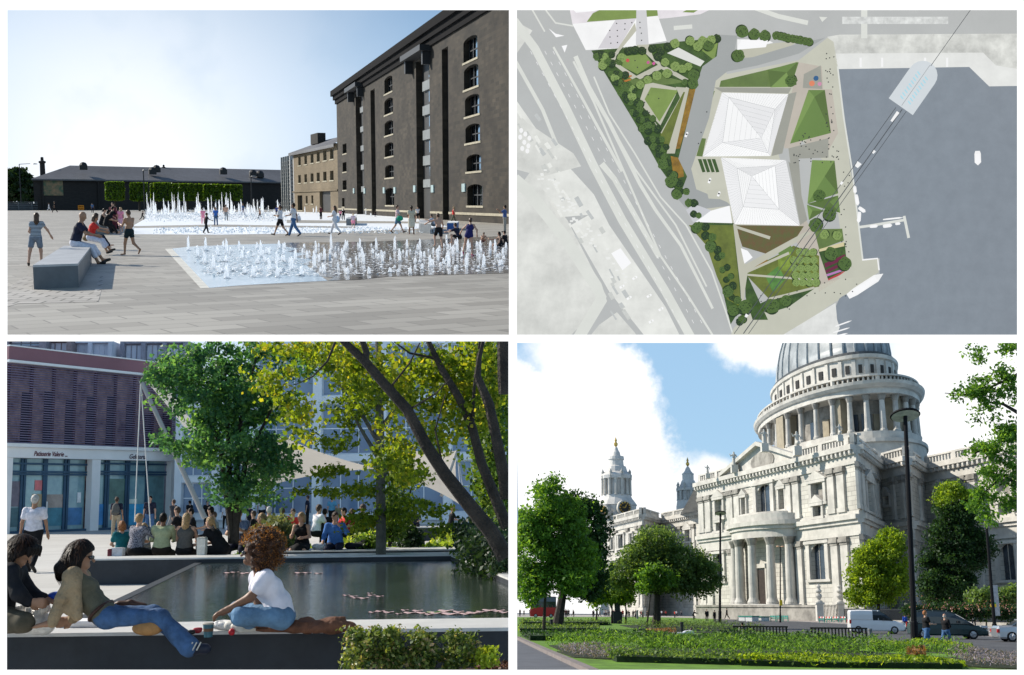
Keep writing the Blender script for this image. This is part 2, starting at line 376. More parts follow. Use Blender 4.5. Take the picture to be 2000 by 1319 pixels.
def pose_joints(lean=0, side=0, thL=(0, 4), knL=0, thR=(0, 4), knR=0, aL=(0, 10), eL=(10, 0), aR=(0, 10), eR=(10, 0), head=(0, 0), fem=False, twist=0):
 J = {}; pel = V3((0, 0, 0)); l, sd = R_(lean), R_(side)
 up = V3((math.sin(sd), math.sin(l)*math.cos(sd), math.cos(l)*math.cos(sd)))
 tw = R_(twist); X = V3((math.cos(tw), math.sin(tw), 0)); sw = .165 if fem else .19
 J['pel'] = pel; J['waist'] = pel+up*.17; J['chest'] = pel+up*.36; sh = pel+up*.47
 J['shL'] = sh-X*sw; J['shR'] = sh+X*sw; J['neck'] = pel+up*.53
 hd = R_(lean*.5+head[0]); hy = R_(head[1])
 hf = V3((-math.sin(hy)*math.cos(hd), math.cos(hy)*math.cos(hd), -math.sin(hd)))
 hu = V3((-math.sin(hy)*math.sin(hd), math.cos(hy)*math.sin(hd), math.cos(hd)))
 J['head'] = J['neck']+up*.05+hu*.12; J['hf'] = hf; J['hu'] = hu
 hw = .10 if fem else .095
 for s, q, th, kn, ar, el in ((-1, 'L', thL, knL, aL, eL), (1, 'R', thR, knR, aR, eR)):
  a, b = R_(ar[0]), R_(ar[1]); d = V3((s*math.sin(b), math.sin(a)*math.cos(b), -math.cos(a)*math.cos(b)))
  J['el'+q] = J['sh'+q]+d*.285
  a2 = R_(ar[0]+el[0]); iw = R_(el[1])
  d2 = V3((s*math.sin(b)*.5*math.cos(iw)-s*math.sin(iw), math.sin(a2)*math.cos(iw), -math.cos(a2)*math.cos(iw))).normalized()
  J['wr'+q] = J['el'+q]+d2*.25; J['hd'+q] = d2
  a, b = R_(th[0]), R_(th[1]); d = V3((s*math.sin(b), math.sin(a)*math.cos(b), -math.cos(a)*math.cos(b)))
  J['hip'+q] = pel+V3((s*hw, 0, -.04)); J['kn'+q] = J['hip'+q]+d*.43
  a2 = R_(th[0]-kn); d2 = V3((s*math.sin(b)*.5, math.sin(a2), -math.cos(a2))).normalized()
  J['an'+q] = J['kn'+q]+d2*.41
  fa = max(-75, min(20, (th[0]-kn)*.8)); fa = R_(fa)
  J['toe'+q] = J['an'+q]+V3((s*.03, math.cos(fa)*.17, math.sin(fa)*.17-.045))
 return J
def T(v): return (float(v[0]), float(v[1]), float(v[2]))
def cone(a, b, r1, r2): return ('c', T(a), T(b), r1, r2)
def body_prims(J, fat=1.0, hi=False, fem=False):
 P = []; X = (J['shR']-J['shL']).normalized(); hX = (J['hipR']-J['hipL']).normalized()
 ch, wa, pe = J['chest'], J['waist'], J['pel']
 P += [cone(ch-X*.075, ch+X*.075, .105*fat, .105*fat), cone(wa-X*.05, wa+X*.05, .098*fat, .098*fat), cone(pe-hX*.075, pe+hX*.075, .108*fat, .108*fat),
   cone(ch, wa, .11*fat, .10*fat), cone(wa, pe, .10*fat, .11*fat), cone(J['shL'], J['shR'], .052, .052), cone(J['neck'], J['neck']*.5+J['chest']*.5, .06, .09)]
 if fem:
  f = X.cross(V3((0, 0, 1))); f = V3((-X.y, X.x, 0)); P += [cone(ch-X*.07+f*.075, ch-X*.07+f*.08, .055, .05), cone(ch+X*.07+f*.075, ch+X*.07+f*.08, .055, .05)]
 hf, hu = J['hf'], J['hu']; hr = hf.cross(hu).normalized(); h = J['head']
 M = [[hr[i], hf[i], hu[i]] for i in range(3)]
 P += [cone(J['neck'], h-hu*.05-hf*.01, .052, .05), ('e', T(h+hu*.02-hf*.01), (.074, .092, .1), M), cone(h-hu*.06+hf*.02, h-hu*.07+hf*.05, .055, .035),
   cone(h+hf*.085+hu*.0, h+hf*.105-hu*.022, .008, .014)]
 for s in (-1, 1): P.append(cone(h+hr*s*.073-hu*.02, h+hr*s*.078+hu*.01-hf*.01, .013, .017))
 for q in 'LR':
  P += [cone(J['sh'+q], J['el'+q], .05*fat, .038), cone(J['el'+q], J['wr'+q], .039, .027)]
  d = J['hd'+q]; w_ = J['wr'+q]
  if hi: P += hand_prims(w_, d, J.get('hn'+q, hr if q == 'L' else -hr), J.get('curl'+q, 35), J.get('fan'+q, 1))
  else: P += [cone(w_, w_+d*.07, .03, .034), cone(w_+d*.07, w_+d*.15, .032, .02)]
  P += [cone(J['hip'+q], J['kn'+q], .088*fat, .056), cone(J['kn'+q], J['an'+q], .056, .036), cone(J['an'+q], J['toe'+q], .038, .03)]
 return P
def hand_prims(w_, d, n, curl, fan):
 """palm, four fingers with knuckles, thumb; n = palm normal"""
 d = d.normalized(); n = (n-d*n.dot(d)).normalized(); s = d.cross(n)
 P = [cone(w_, w_+d*.045, .024, .026)]
 for i, (o, L) in enumerate(((-.03, .062), (-.01, .075), (.01, .07), (.029, .055))):
  b0 = w_+d*.04+s*o*.7; b1 = w_+d*.088+s*o; P.append(cone(b0, b1, .014, .0115))
  c = R_(curl); dd = (d*math.cos(c*.45)+n*math.sin(c*.45)+s*o*2.2*fan).normalized(); p1 = b1+dd*L*.5
  d2 = (d*math.cos(c*1.2)+n*math.sin(c*1.2)+s*o*2.2*fan).normalized(); p2 = p1+d2*L*.5
  P += [cone(b1, p1, .0100, .0088), cone(p1, p2, .0088, .0072)]
 t0 = w_+d*.02-s*.02; t1 = t0+(d*.6-s*.75+n*.35).normalized()*.042; t2 = t1+(d*.95-s*.2+n*.3).normalized()*.034
 P += [cone(t0, t1, .015, .0115), cone(t1, t2, .011, .0085)]
 return P
def lerp(a, b, t): return a+(b-a)*t
def top_prims(J, sleeve='short', fat=1.0, inf=.014, fem=False, long=0.0, crop=0.0):
 X = (J['shR']-J['shL']).normalized(); hX = (J['hipR']-J['hipL']).normalized(); ch, wa, pe = J['chest'], J['waist'], J['pel']; i = inf
 P = [cone(ch-X*.078, ch+X*.078, .105*fat+i, .105*fat+i), cone(wa-X*.055, wa+X*.055, .098*fat+i, .098*fat+i), cone(ch, wa, .112*fat+i, .102*fat+i)]
 if crop < .5: P += [cone(lerp(wa, pe, .75)-hX*.07, lerp(wa, pe, .75)+hX*.07, .106*fat+i, .106*fat+i), cone(wa, lerp(wa, pe, .8), .102*fat+i, .112*fat+i)]
 if long: P += [cone(J['hip'+q], lerp(J['hip'+q], J['kn'+q], long), .1*fat+i, .1*fat+i) for q in 'LR']
 if fem:
  f = V3((-X.y, X.x, 0)); P += [cone(ch-X*.07+f*.075, ch-X*.07+f*.08, .055+i, .05+i), cone(ch+X*.07+f*.075, ch+X*.07+f*.08, .055+i, .05+i)]
 if sleeve != 'none': P += [cone(J['shL'], J['shR'], .052+i, .052+i)]
 else: P += [cone(lerp(J['shL'], J['shR'], .25), lerp(J['shL'], J['shR'], .75), .05+i, .05+i)]
 for q in 'LR':
  if sleeve == 'short': P.append(cone(J['sh'+q], lerp(J['sh'+q], J['el'+q], .55), .05*fat+i, .047+i*1.3))
  if sleeve == 'cap': P.append(cone(J['sh'+q], lerp(J['sh'+q], J['el'+q], .3), .05*fat+i, .048+i))
  if sleeve == 'long': P += [cone(J['sh'+q], J['el'+q], .05*fat+i, .04+i), cone(J['el'+q], lerp(J['el'+q], J['wr'+q], .93), .041+i, .03+i)]
 return P
def leg_prims(J, kind='long', fat=1.0, inf=.014):
 i = inf; hX = (J['hipR']-J['hipL']).normalized(); pe = J['pel']
 P = [cone(pe-hX*.078, pe+hX*.078, .108*fat+i, .108*fat+i), cone(lerp(J['waist'], pe, .6), pe, .100*fat+i, .108*fat+i)]
 for q in 'LR':
  h, k, a = J['hip'+q], J['kn'+q], J['an'+q]
  if kind == 'long': P += [cone(h, k, .09*fat+i, .06+i), cone(k, lerp(k, a, .97), .06+i, .05+i)]
  if kind == 'flare': P += [cone(h, k, .088*fat+i, .058+i), cone(k, lerp(k, a, .5), .058+i, .056+i), cone(lerp(k, a, .5), lerp(k, a, 1.02), .056+i, .08+i)]
  if kind == 'capri': P += [cone(h, k, .09*fat+i, .06+i), cone(k, lerp(k, a, .5), .06+i, .06+i)]
  if kind == 'shorts': P.append(cone(h, lerp(h, k, .6), .092*fat+i, .082+i))
  if kind == 'trunks': P.append(cone(h, lerp(h, k, .35), .09*fat+i, .082+i))
 if kind == 'brief': P.append(cone(J['hipL'], J['hipR'], .09+i, .09+i))
 if kind in ('skirt', 'longskirt'):
  t = .85 if kind == 'skirt' else 1.0; m = (lerp(J['hipL'], J['knL'], t)+lerp(J['hipR'], J['knR'], t))/2
  P += [cone(pe-V3((0, 0, .04)), m, .12+i, .15+i), cone(J['hipL'], lerp(J['hipL'], J['knL'], t), .09+i, .085+i), cone(J['hipR'], lerp(J['hipR'], J['knR'], t), .09+i, .085+i)]
  if kind == 'longskirt': P += [cone(J['kn'+q], lerp(J['kn'+q], J['an'+q], .7), .09, .1) for q in 'LR']
 return P
def hair_prims(J, kind, rng=None):
 h, hf, hu = J['head'], J['hf'], J['hu']; hr = hf.cross(hu).normalized(); M = [[hr[i], hf[i], hu[i]] for i in range(3)]
 P = [('e', T(h+hu*.035-hf*.018), (.086, .1, .1), M)]
 cuts = [('e', T(h+hf*.085-hu*.035), (.062, .062, .095), M)]
 if kind == 'short': P.append(('e', T(h-hf*.05-hu*.01), (.078, .06, .085), M))
 if kind == 'bob': P += [cone(h-hf*.03+hr*.07, h-hf*.03+hr*.075-hu*.1, .035, .03), cone(h-hf*.03-hr*.07, h-hf*.03-hr*.075-hu*.1, .035, .03), cone(h-hf*.06, h-hf*.065-hu*.1, .07, .06)]
 if kind == 'long': P += [cone(h-hf*.05, h-hf*.08-V3((0, 0, .16)), .085, .085), cone(h-hf*.08-V3((0, 0, .16)), h-hf*.1-V3((0, 0, .34)), .08, .045)]
 if kind == 'tail': P += [('e', T(h-hf*.05-hu*.01), (.078, .06, .085), M), cone(h-hf*.11+hu*.02, h-hf*.17-V3((0, 0, .14)), .03, .02)]
 if kind == 'bun': P += [('e', T(h-hf*.05-hu*.01), (.078, .06, .085), M), cone(h-hf*.12+hu*.03, h-hf*.13+hu*.03, .035, .035)]
 if kind == 'bald': P = [('e', T(h-hf*.03-hu*.01), (.081, .075, .07), M)]
 return P, cuts
def patt(name, c1, c2, kind='h', sc_=30, thr=.5):
 if name in MATS: return MATS[name]
 m = mk(name, c1, .85, 0); t = m.node_tree; L = t.links; b = t.nodes['Principled BSDF']; tcn = t.nodes['Texture Coordinate']
 if kind in 'hv':
  wv = t.nodes.new('ShaderNodeTexWave'); wv.bands_direction = 'Z' if kind == 'h' else 'X'; wv.inputs['Scale'].default_value = sc_; L.new(tcn.outputs['Object'], wv.inputs[0]); o = wv.outputs['Fac']
 elif kind == 'dot':
  wv = t.nodes.new('ShaderNodeTexVoronoi'); wv.inputs['Scale'].default_value = sc_; L.new(tcn.outputs['Object'], wv.inputs[0]); o = wv.outputs['Distance']
 r = t.nodes.new('ShaderNodeValToRGB'); r.color_ramp.interpolation = 'CONSTANT'; r.color_ramp.elements[1].position = thr
 r.color_ramp.elements[0].color = (*srgb(c1), 1); r.color_ramp.elements[1].color = (*srgb(c2), 1); L.new(o, r.inputs[0]); L.new(r.outputs[0], b.inputs['Base Color']); return m
def person(px, ytop, yfeet, yaw, label, pose=None, seat=None, depth=None, top=None, sleeve='short', legs=None, legk='long', hair='short', hairc='brown', skin=None, shoes=None,
   fem=False, fat=1.0, vox=.03, group=None, base=None, long=0, k=None, J=None, topfem=None):
 """px: photo column of the hips; ytop/yfeet: photo rows of the head top and the feet (or of the seat)"""
 P = CP[0]; pose = pose or {}; J = J or pose_joints(fem=fem, **pose)
 if seat is None: dz = -min(J['anL'].z, J['anR'].z, J['toeL'].z, J['toeR'].z)+.03
 else: dz = .11*fat
 if base is None: base = P.G(px, yfeet, 0 if seat is None else seat)
 zt = P.D(px, ytop, base.y).z
 hz = J['head'].z+.118+dz
 if k is None: k = (zt-base.z)/hz
 JJ = {}
 for n, v in J.items(): JJ[n] = v+V3((0, 0, dz)) if n not in ('hf', 'hu') and not n.startswith(('hd', 'hn', 'curl', 'fan')) else v
 J = JJ; skin = skin or SKIN
 def mk_(name, prims, mat, parent, kk=.03, cuts=(), v=None):
  V, Fc = sdf_mesh(prims, v or vox, kk, cuts); V = np.array(V)
  o = mesh_obj(name, V, Fc, mat, parent, base=(0, 0, 0), smooth=True)
  return o
 body = mk_('person', body_prims(J, fat, fem=fem), skin, None, .035)
 BASE[body.name] = (V3((0, 0, 0)), 0)
 body.matrix_basis = P.M @ Matrix.Translation(base) @ Matrix.Rotation(R_(yaw), 4, 'Z') @ Matrix.Scale(k, 4)
 tag(body, label, 'person', group)
 if legs: mk_({'long': 'trousers', 'flare': 'trousers', 'capri': 'trousers', 'shorts': 'shorts', 'trunks': 'shorts', 'brief': 'shorts', 'skirt': 'skirt', 'longskirt': 'skirt'}[legk], leg_prims(J, legk, fat), legs, body, .04)
 if top: mk_('shirt', top_prims(J, sleeve, fat, .018, fem, long), top, body, .035)
 if hair != 'none':
  hp, cu = hair_prims(J, hair); mk_('hair', hp, HAIR[hairc], body, .03, cu, v=min(vox, .022))
 if shoes:
  for q in 'LR': mk_('shoe', [cone(J['an'+q]-V3((0, 0, .03)), J['toe'+q], .047, .04)], shoes, body, .01)
 return body
WALK = dict(thL=(24, 3), knL=4, thR=(-18, 3), knR=22, aL=(-22, 8), eL=(18, 5), aR=(22, 8), eR=(25, 5))
WALK2 = dict(thL=(-20, 3), knL=18, thR=(22, 3), knR=4, aL=(20, 8), eL=(60, 30), aR=(-20, 8), eR=(15, 5))
STAND = dict()
SIT = dict(thL=(86, 8), knL=80, thR=(84, 8), knR=76, aL=(28, 12), eL=(45, 25), aR=(32, 12), eR=(45, 25), lean=8)
SITL = dict(thL=(78, 8), knL=45, thR=(74, 8), knR=50, aL=(35, 12), eL=(40, 30), aR=(38, 12), eR=(42, 30), lean=18, head=(10, 0))
RUN = dict(lean=14, thL=(50, 4), knL=70, thR=(-22, 3), knR=25, aL=(-45, 12), eL=(60, 5), aR=(40, 12), eR=(70, 5))
CROUCH = dict(lean=40, thL=(110, 14), knL=120, thR=(105, 14), knR=118, aL=(60, 14), eL=(25, 5), aR=(70, 14), eR=(25, 5))
FLOORSIT = dict(lean=10, thL=(82, 12), knL=10, thR=(100, 12), knR=80, aL=(10, 14), eL=(30, 15), aR=(60, 12), eR=(30, 15))
def leaves_mesh(name, C, size, mat, parent=None, seed=1, up=.3, asp=.62, base=None, zvar=None, flat=False):
 rng = np.random.default_rng(seed); n = len(C); C = np.asarray(C)
 d = rng.normal(size=(n, 3)); d[:, 2] -= .25
 if flat: d[:, 2] *= .03
 d /= np.linalg.norm(d, axis=1)[:, None]
 nn = rng.normal(size=(n, 3)); nn[:, 2] += up*3; s = np.cross(d, nn); s /= np.linalg.norm(s, axis=1)[:, None]+1e-9
 f = np.cross(s, d); L = size*(.6+.8*rng.random((n, 1))); W = L*asp*.5
 a = C-d*L*.5; b = C+s*W+f*L*.08; c = C+d*L*.5; e = C-s*W+f*L*.08
 V = np.stack([a, b, c, e], 1).reshape(-1, 3); Q = np.arange(4*n).reshape(n, 4)
 u = rng.random(n) if zvar is None else np.clip(rng.random(n)*.5+zvar*.5, 0, 1)
 uv = np.repeat(np.stack([u, rng.random(n)], 1), 4, axis=0)
 return mesh_obj(name, V, Q, mat, parent, base, uv=uv)
def strands(name, V, mat, parent, n=1500, L=.09, W=.006, seed=1, out=.004, cen=None, curl=.25):
 rng = np.random.default_rng(seed); V = np.asarray(V); P = V[rng.integers(0, len(V), n)]; c = V.mean(0) if cen is None else np.array(cen); o = P-c; o /= np.linalg.norm(o, axis=1)[:, None]
 d = np.array([0, 0, -1.])+rng.normal(size=(n, 3))*curl; d -= o*np.sum(d*o, 1)[:, None]*.9; d /= np.linalg.norm(d, axis=1)[:, None]; s = np.cross(d, o); s /= np.linalg.norm(s, axis=1)[:, None]+1e-9
 P = P+o*out*(.3+rng.random((n, 1))); l = L*(.5+rng.random((n, 1))); Q = np.stack([P-s*W*.5, P+s*W*.5, P+d*l+s*W*.2+o*.004, P+d*l-s*W*.2+o*.004], 1).reshape(-1, 3)
 return mesh_obj(name, Q, np.arange(4*n).reshape(n, 4), mat, parent, uv=np.repeat(rng.random((n, 2)), 4, axis=0))
def folds(V, amp, fr=55, seed=0):
 r = np.random.default_rng(seed); c = V.mean(0); d = V-c; d /= np.linalg.norm(d, axis=1)[:, None]+1e-9; t = np.zeros(len(V))
 for i in range(5): k = r.normal(size=3); k /= np.linalg.norm(k); t += np.sin(V@(k*fr*(.6+.7*r.random()))+2.2*np.sin(V@r.normal(size=3)*9)+r.random()*6)
 return V+d*(t*amp*.4)[:, None]
def clumps(ells, nc, nl, r, seed=1, shell=.55, flat=.7):
 """leaf points in clumps spread through ellipsoids (cx,cy,cz,rx,ry,rz)"""
 rng = np.random.default_rng(seed); E = np.array(ells, float); vol = E[:, 3]*E[:, 4]*E[:, 5]; pr = vol**.75; pr /= pr.sum()
 k = rng.choice(len(E), nc, p=pr); d = rng.normal(size=(nc, 3)); d /= np.linalg.norm(d, axis=1)[:, None]
 rad = (shell+(1-shell)*rng.random(nc))**(.6); c = E[k, :3]+d*E[k, 3:]*rad[:, None]
 cr = r*(.55+.9*rng.random(nc)); per = rng.poisson(nl, nc)
 idx = np.repeat(np.arange(nc), per); g = rng.normal(size=(len(idx), 3)); g /= np.linalg.norm(g, axis=1)[:, None]; g *= (rng.random((len(idx), 1))**.45)
 g[:, 2] *= flat
 tone = rng.random(nc)
 return c[idx]+g*cr[idx][:, None], tone[idx]
def limbs(mb, base, top, r0, ells, n, seed=1, rmin=.15, start=.35, nseg=5):
 rng = random.Random(seed); base = V3(base); top = V3(top)
 pts = [base]; m = 5
 for i in range(1, m+1):
  t = i/m; p = lerp(base, top, t)+V3((rng.uniform(-1, 1), rng.uniform(-1, 1), 0))*r0*1.0*(t); pts.append(p)
 mb.tube(pts, [r0*(1.25 if i == 0 else 1-.72*i/m) for i in range(m+1)], 8)
 for i in range(n):
  e = rng.choice(ells); t = rng.uniform(start, .95); a = lerp(base, top, t)
  an = rng.uniform(0, 2*math.pi); rr = rng.uniform(.5, .92)
  q = V3((e[0]+math.cos(an)*e[3]*rr, e[1]+math.sin(an)*e[4]*rr, e[2]+rng.uniform(-.5, .7)*e[5]))
  mid = lerp(a, q, .5)+V3((0, 0, abs(q.z-a.z)*-.08)); r = r0*rng.uniform(.22, .4)*(1-.4*t)
  mb.tube([a, lerp(a, mid, .5)+V3((0, 0, .02)), mid, lerp(mid, q, .5), q], [r, r*.8, r*.6, r*.4, r*.15], 5)
# ================================================================ white border wall with four openings, glow added
CP[0] = PC
M_FRAME = mk('glowing_white_border', (.8, .8, .8), .6, 0, emit=1.05)  # glow added so the sunless white border looks bright
M_FRAMED = mk('white_panel_edge', (.8, .8, .8), .6, 0)
OPEN = [(13, 994, 19, 654), (1009.5, 1988, 19, 654), (12, 993, 667, 1309.5), (1010, 1988, 670, 1309.5)]
def build_frame(d=5.0, th=.008):
 fw = Fac(PC.D(-900, CY, d), PC.D(2900, CY, d)); hs = []
 for a, b, c, e in OPEN:
  s0, z1 = fw.h(a, c); s1, z0 = fw.h(b, e); hs.append((s0, s1, z0, z1))
 s0, z1 = fw.h(-700, -600); s1, z0 = fw.h(2700, 1920)
 mb = MB(); fw.wall(mb, s0, s1, z0, z1, hs, th)
 mb.c = 1; fw.wall(mb, s0, s1, z0, z1, hs, 0, o=-th)
 mb.build('glowing_border_wall', [M_FRAME, M_FRAMED], label='big white border wall with added glow and four picture openings', cat='wall')
build_frame()
# ================================================================ place 1: fountain square and brick granary
CP[0] = P1
M_PAVE = brick('plaza_pavers', (.29, .265, .225), (.43, .40, .345), (.22, .20, .17), 1.0, .5, .014, .55, rot=-34, var=.1, vs=.15, bump=.15, uvsrc='Object', spec=.5)
M_SETT = brick('sett_strip', (.37, .345, .31), (.46, .43, .39), (.16, .15, .13), .42, .42, .02, .6, rot=-10, var=.1, bump=.4, uvsrc='Object')
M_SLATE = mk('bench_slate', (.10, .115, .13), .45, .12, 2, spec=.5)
M_BRICK = brick('granary_brick', (.015, .0125, .009), (.034, .027, .019), (.022, .019, .015), 1.0, .30, .02, .9, var=.5, vs=.35)
M_BRICK2 = brick('tan_brick', (.13, .10, .062), (.17, .13, .08), (.12, .10, .07), .55, .16, .012, .9, var=.25, vs=.15)
M_DARKBRICK = brick('shed_brick', (.022, .02, .02), (.03, .027, .026), (.02, .019, .018), .6, .2, .012, .9, var=.3, vs=.05)
M_ROOF = brick('slate_roof', (.10, .10, .105), (.13, .13, .14), (.06, .06, .065), .8, .35, .02, .6, var=.2, vs=.05)
M_STONE1 = mk('stone_sill', (.30, .27, .20), .8, .1, 2); M_IRON = mk('dark_iron', (.015, .016, .018), .5, .1, 2)
M_GLASS1 = mk('sky_glass', (.34, .46, .54), .10, .05, .3, spec=1.0, metal=.85); M_STEEL = mk('grey_steel', (.16, .17, .17), .5, .1, 1)
M_DKGLASS = mk('dark_glass', (.008, .010, .012), .08, .2, .3, spec=.7)
M_WATER1 = mk('wet_film_blue', (.34, .44, .52), .18, .12, .5, bump=.5, bscale=3.5, spec=.7, c2=(.50, .60, .67)); M_WATER2 = mk('wet_film_dark', (.10, .092, .085), .10, .3, .8, bump=1.0, bscale=5, spec=.8, c2=(.32, .31, .31))
M_FOAM = mk('foam_white', (.82, .85, .88), .6, .04, 1, bump=.6, bscale=3)
M_KERBW = mk('pale_kerb', (.62, .60, .54), .7, .08, 2)
def jetmat():
 m = mk('water_jet', (.9, .92, .95), .35, .05, 3, bump=.6, bscale=20, spec=.5); t = m.node_tree; L = t.links; b = t.nodes['Principled BSDF']; o = t.nodes['Material Output']
 tr = t.nodes.new('ShaderNodeBsdfTranslucent'); tr.inputs[0].default_value = (.95, .97, 1, 1); x = t.nodes.new('ShaderNodeMixShader'); x.inputs[0].default_value = .7
 L.new(b.outputs[0], x.inputs[1]); L.new(tr.outputs[0], x.inputs[2]); L.new(x.outputs[0], o.inputs[0]); return m
M_JET = jetmat()
near = P1.G(1000, 664).y
mb = MB(); mb.flat([(-near*.62, near, 0), (.2, near, 0), (30, 420, 0), (-260, 420, 0)])
mb.build('pavement', M_PAVE, kind='structure')
def gpoly(pts, z): return [tuple(P1.G(x, y)[:2])+(z,) for x, y in pts]
mb = MB(); mb.flat(gpoly([(52, 538), (66, 545), (63, 566), (183, 572), (196, 540), (205, 541), (192, 590), (35, 594), (13, 600), (13, 566)], .004)); mb.build('sett_path', M_SETT, kind='structure')
mb = MB(); mb.flat(gpoly([(322, 486.5), (336, 486), (409, 563), (392, 564)], .004)); mb.build('kerb', M_KERBW, kind='structure')
mb = MB(); mb.flat(gpoly([(336, 486), (372, 482), (470, 478), (560, 476), (640, 480), (620, 500), (600, 520), (640, 549), (560, 553), (470, 558), (409, 563)], .004)); mb.build('water', M_WATER1, kind='structure')
mb = MB(); mb.flat(gpoly([(560, 474.5), (700, 473), (820, 469), (994, 461), (1030, 462), (1030, 532), (994, 534), (870, 537), (760, 541), (700, 547), (640, 549), (652, 543), (622, 540), (634, 533), (604, 529), (626, 522), (590, 517), (612, 508), (576, 503), (598, 496), (562, 492), (584, 486), (550, 481)], .008)); mb.build('water', M_WATER2, kind='structure')
mb = MB(); mb.flat(gpoly([(255, 440), (285, 438), (290, 455), (262, 456)], .004))
mb.build('puddle', M_WATER1, kind='structure')
mb = MB(); mb.flat(gpoly([(262, 458), (262, 440), (285, 427), (285, 416), (570, 414), (720, 418), (830, 430), (875, 443), (800, 448), (700, 452), (560, 457), (430, 459)], .006)); mb.build('water', M_FOAM, kind='structure')
mb = MB(); mb.flat(gpoly([(262, 442), (430, 439), (700, 443), (690, 446), (430, 443.5), (262, 446)], .010)); mb.flat(gpoly([(560, 430), (860, 434), (860, 437), (560, 436)], .010)); mb.build('kerb', M_PAVE, kind='structure')
rng = random.Random(7)
def jet_mesh(seed, h=1.0):
 r = random.Random(seed); mb = MB(); n = 9; pts = []; rs = []
 for i in range(n+1):
  t = i/n; pts.append((r.uniform(-.02, .02)*t, r.uniform(-.02, .02)*t, h*t)); rs.append((.052*(1-t**5)+.026*math.sin(t*11+seed)**2*(1-t)+.010)*(1.0 if i else 1.8))
 mb.tube(pts, rs, 7)
 for i in range(14):
  a = r.uniform(0, 6.28); q = r.uniform(.06, .24); z = r.uniform(0, .95)*h; mb.lathe((q*math.cos(a), q*math.sin(a), z), [(0, -.012), (.012, 0), (0, .016)], 4)
 mb.lathe((0, 0, 0), [(.26, .002), (.15, .02), (.08, .04), (0, .05)], 9)
 return mb
protos = []
def jet(px, py, hpx, group, label, w=1.0):
 g = P1.G(px, py); h = hpx*g.y/F
 i = rng.randrange(6)
 M = P1.M @ Matrix.Translation(g) @ Matrix.Rotation(rng.uniform(0, 6.28), 4, 'Z') @ Matrix.Diagonal((w*.62, w*.62, h, 1))
 if len(protos) <= i:
  i = len(protos); o = jet_mesh(i).build('water_jet', M_JET, smooth=True, base=(0, 0, 0)); protos.append(o); o.matrix_basis = M
  return tag(o, label, 'water jet', group)
 o = copyobj(protos[i], M); tag(o, label, 'water jet', group)
GN = 'short jets of the near fountain pool'; LN = 'short white water jet rising from the near fountain pool'
JN = [(368, 490, 30), (402, 491, 28), (425, 500, 22), (443, 496, 30), (436, 486, 16), (467, 486, 16), (386, 503, 24), (400, 515, 24), (417, 526, 30), (429, 535, 18), (443, 545, 32), (478, 536, 17), (494, 542, 24), (473, 506, 19), (510, 503, 34), (521, 496, 14),
  (545, 487, 18), (541, 516, 26), (526, 530, 26), (542, 543, 24), (570, 529, 28), (577, 510, 26), (589, 540, 22), (600, 507, 18), (614, 525, 36), (617, 492, 22), (634, 509, 26), (633, 535, 20), (647, 490, 34), (655, 505, 12), (668, 505, 20), (675, 490, 22), (672, 515, 18), (679, 537, 16),
  (703, 487, 22), (707, 503, 20), (710, 516, 24), (721, 537, 16), (728, 497, 12), (735, 490, 26), (745, 500, 12), (747, 514, 20), (771, 489, 28), (781, 512, 26), (762, 534, 12), (795, 487, 20), (801, 537, 16), (816, 490, 14), (820, 484, 18), (811, 515, 12), (822, 505, 16), (840, 523, 26), (845, 522, 16),
  (858, 493, 14), (855, 504, 20), (877, 522, 24), (876, 505, 16), (893, 494, 30), (885, 500, 22), (911, 522, 26), (914, 492, 26), (938, 489, 20), (945, 521, 26), (967, 491, 24), (958, 482, 12), (980, 519, 12), (988, 487, 14), (872, 468, 10)]
for a in JN: jet(*a, GN, LN, 1.0)
for i in range(150):
 x = rng.uniform(385, 985); y = rng.uniform(486-(x-400)*.012, 536-max(0, x-700)*.03);
 if x < 409+(563-y)*.0-(563-y)*.95+20: continue
 jet(x, y, rng.uniform(7, 15), GN, LN, rng.uniform(.6, .9))
GF = 'tall jets of the far fountain pool'; LF = 'taller white water jet spraying up from the far fountain pool'
for i in range(118):
 x = rng.uniform(287, 552) if i < 92 else rng.uniform(552, 760); y = rng.uniform(412, 424)
 edge = min(1, (x-280)/60); h = rng.choice([9, 12, 15, 19, 24, 32])*(.75+.25*edge);
 if i >= 92: h *= .55
 jet(x, y, h, GF, LF, rng.uniform(1.5, 2.6))
for x in (288, 301, 337, 349, 360, 388, 434, 443, 451): jet(x, 414, 38, GF, LF, 1.9)
pts = []
for i in range(4200):
 x = rng.uniform(283, 560); g = P1.G(x, rng.uniform(416, 434)); pts.append((g.x, g.y, abs(rng.gauss(0, .30))+.02))
for i in range(1500):
 x = rng.uniform(300, 860); g = P1.G(x, rng.uniform(445, 457)); pts.append((g.x, g.y, abs(rng.gauss(0, .03))+.012))
leaves_mesh('splash_foam', pts, .12, M_FOAM, seed=5); bpy.data.objects['splash_foam']['kind'] = 'stuff'
pts = []
for i in range(2300):
 x = rng.uniform(380, 992); y = rng.uniform(482-(x-400)*.01, 541-max(0, x-600)*.025)
 if x < 340+(y-486)*.95+10: continue
 g = P1.G(x, y); pts.append((g.x, g.y, .014+rng.random()*.02))
leaves_mesh('splash_ripple', pts, .15, M_FOAM, seed=6, up=12, asp=.5, flat=True); bpy.data.objects['splash_ripple']['kind'] = 'stuff'
